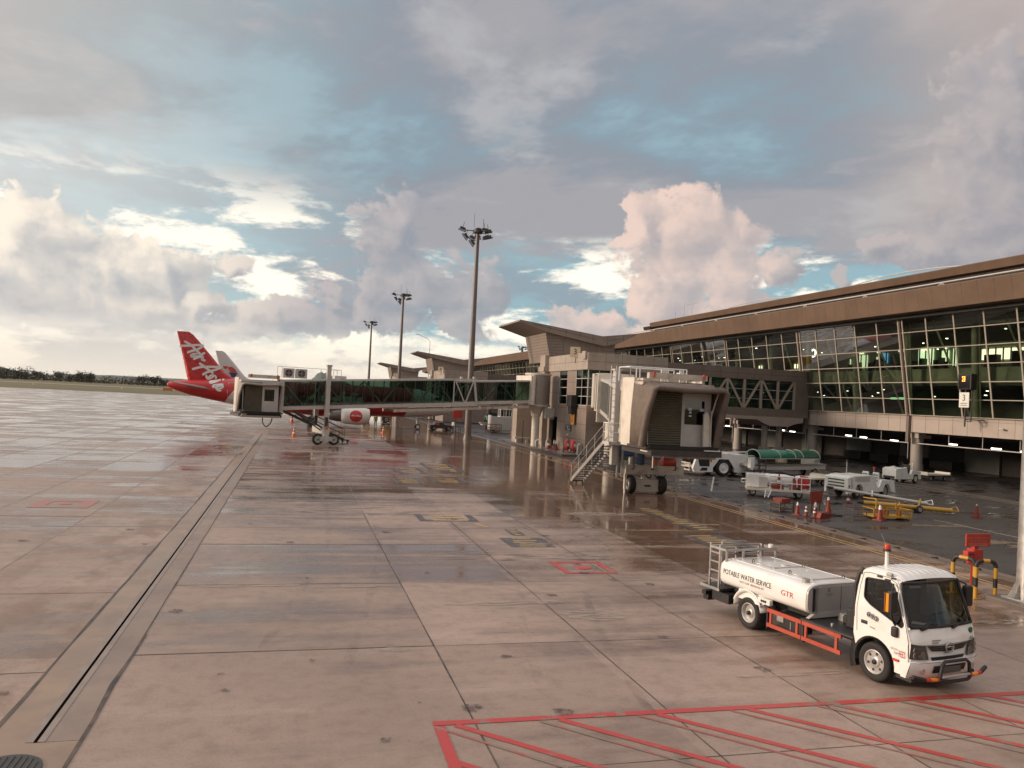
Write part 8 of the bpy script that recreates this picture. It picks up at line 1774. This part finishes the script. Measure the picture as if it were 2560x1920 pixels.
t = thing('runway_marker', 'small bright orange marker standing in the grass by the red tail cone', 'marker', (-24.5, 298.0, 0)); m = MB(); m.cyl((0, 0, 0), (0, 0, 1.5), 0.55, 0.1, 12); m.build('marker_body', M['orange'], t)
for i, (xx, yy) in enumerate(((-125, 440), (-85, 440), (-50, 440), (-30, 330))):
    t = thing('runway_light', ('pale edge light farthest left in the grass', 'pale edge light in the grass below the lone round tree', 'pale edge light in the grass left of the orange board', 'pale edge light in the grass right of the orange board')[i], 'runway light', (xx, yy, -0.06), 0, 'runway edge lights'); MB().cyl((0, 0, 0), (0, 0, 0.5), 0.12, n=8).build('stem', M['white'], t); MB().cyl((0, 0, 0.5), (0, 0, 0.85), 0.3, n=10).build('lens', M['white'], t)

# ---------------------------------------------------------------- the air between here and the hills
hz = MB().box(-3200, 3200, -300, 9300, -1.2, 320).build('haze', None); hz['kind'] = 'stuff'; hz['label'] = 'thin pale evening haze over the airfield'
hm = bpy.data.materials.new('haze'); hm.use_nodes = True; ht = hm.node_tree; ht.nodes.clear(); ho = ht.nodes.new('ShaderNodeOutputMaterial'); hv = ht.nodes.new('ShaderNodeVolumePrincipled')
hv.inputs['Color'].default_value = (0.85, 0.9, 0.95, 1); hv.inputs['Density'].default_value = 0.000022; hv.inputs['Anisotropy'].default_value = 0.2; ht.links.new(hv.outputs[0], ho.inputs['Volume']); hz.data.materials.append(hm)
sc.cycles.volume_max_steps = 64

# ---------------------------------------------------------------- tyre marks, oil drips, patches on the concrete
def mat_decal(name, col, lo, hi, sc_, amt, stretch=(1, 1, 1), rough=0.45):
    m = bpy.data.materials.new(name); m.use_nodes = True; t = m.node_tree; b = t.nodes['Principled BSDF']; T = NT(t); o = t.nodes['Material Output']
    p = t.nodes.new('ShaderNodeTexCoord').outputs['Object']; b.inputs['Base Color'].default_value = (*col, 1); b.inputs['Roughness'].default_value = rough
    n = T.noise(T.vm('MULTIPLY', p, stretch), sc_, 6, 0.68); tr = t.nodes.new('ShaderNodeBsdfTransparent'); mx = t.nodes.new('ShaderNodeMixShader')
    t.links.new(T.mul(T.ss(n, lo, hi), amt), mx.inputs[0]); t.links.new(tr.outputs[0], mx.inputs[1]); t.links.new(b.outputs[0], mx.inputs[2]); t.links.new(mx.outputs[0], o.inputs[0]); return m
rk = random.Random(21)
mt = MB()
def track(p0, p1, bend, w=0.2, gap=1.7):
    a, b = Vector((*p0, 0)), Vector((*p1, 0)); d = (b - a).normalized(); n = Vector((-d.y, d.x, 0)); mid = a.lerp(b, 0.5) + n * bend; P = smooth_line([tuple(a), tuple(mid), tuple(b)], 14)
    for s in (-gap / 2, gap / 2):
        L = [Vector(q) + n * (s - w / 2) + Vector((0, 0, 0.0135)) for q in P]; Q = [Vector(q) + n * (s + w / 2) + Vector((0, 0, 0.0135)) for q in P]; m_ = len(L); mt.add(L + Q, [(i, i + 1, m_ + i + 1, m_ + i) for i in range(m_ - 1)])
track((9.2, 33), (10.3, 17.2), 0.5); track((13.5, 31), (4.5, 9.0), -2.0); track((16.5, 44), (14.6, 12), 0.8); track((-14, 40), (-6.5, 14), 1.0); track((2.4, 40), (0.2, 14), 0.8)
struct(mt.build('tyre_marks', mat_decal('tyre_mark', (0.07, 0.052, 0.043), 0.44, 0.74, 1.6, 0.20, (1, 0.35, 1))))
md = MB()
for i in range(46):
    x, y = rk.uniform(-9, 20), rk.uniform(9.5, 34); r_ = rk.uniform(0.04, 0.22); md.add([(x + r_ * rk.uniform(0.5, 1.2) * math.cos(a * 0.628), y + r_ * rk.uniform(0.5, 1.2) * math.sin(a * 0.628), 0.0145) for a in range(10)], [tuple(range(10))])
struct(md.build('oil_drips', mat_decal('oil_drip', (0.055, 0.040, 0.033), 0.36, 0.60, 9.0, 0.6)))
mp_ = MB()
for x, y, w, h in ((2.2, 15.55, 0.5, 0.16), (9.6, 13.3, 1.3, 0.12), (7.1, 17.6, 0.9, 0.5), (-5.6, 13.0, 1.2, 0.2), (-6.6, 16.2, 1.6, 0.3), (11.0, 15.7, 1.2, 0.08), (5.4, 18.8, 1.6, 0.22), (17.6, 16.1, 1.0, 0.2), (13.9, 33.6, 2.4, 0.5), (12.6, 26.0, 0.8, 0.25), (-0.8, 20.9, 1.4, 0.16), (1.9, 20.7, 0.7, 0.14)):
    mp_.add([(x + w * rk.uniform(0.75, 1.15) * math.cos(a * 0.449), y + h * rk.uniform(0.7, 1.2) * math.sin(a * 0.449), 0.0125) for a in range(14)], [tuple(range(14))])
struct(mp_.build('pale_repairs', mat_decal('pale_repair', (0.46, 0.38, 0.31), 0.40, 0.58, 3.5, 0.55, (0.5, 2.2, 1))))
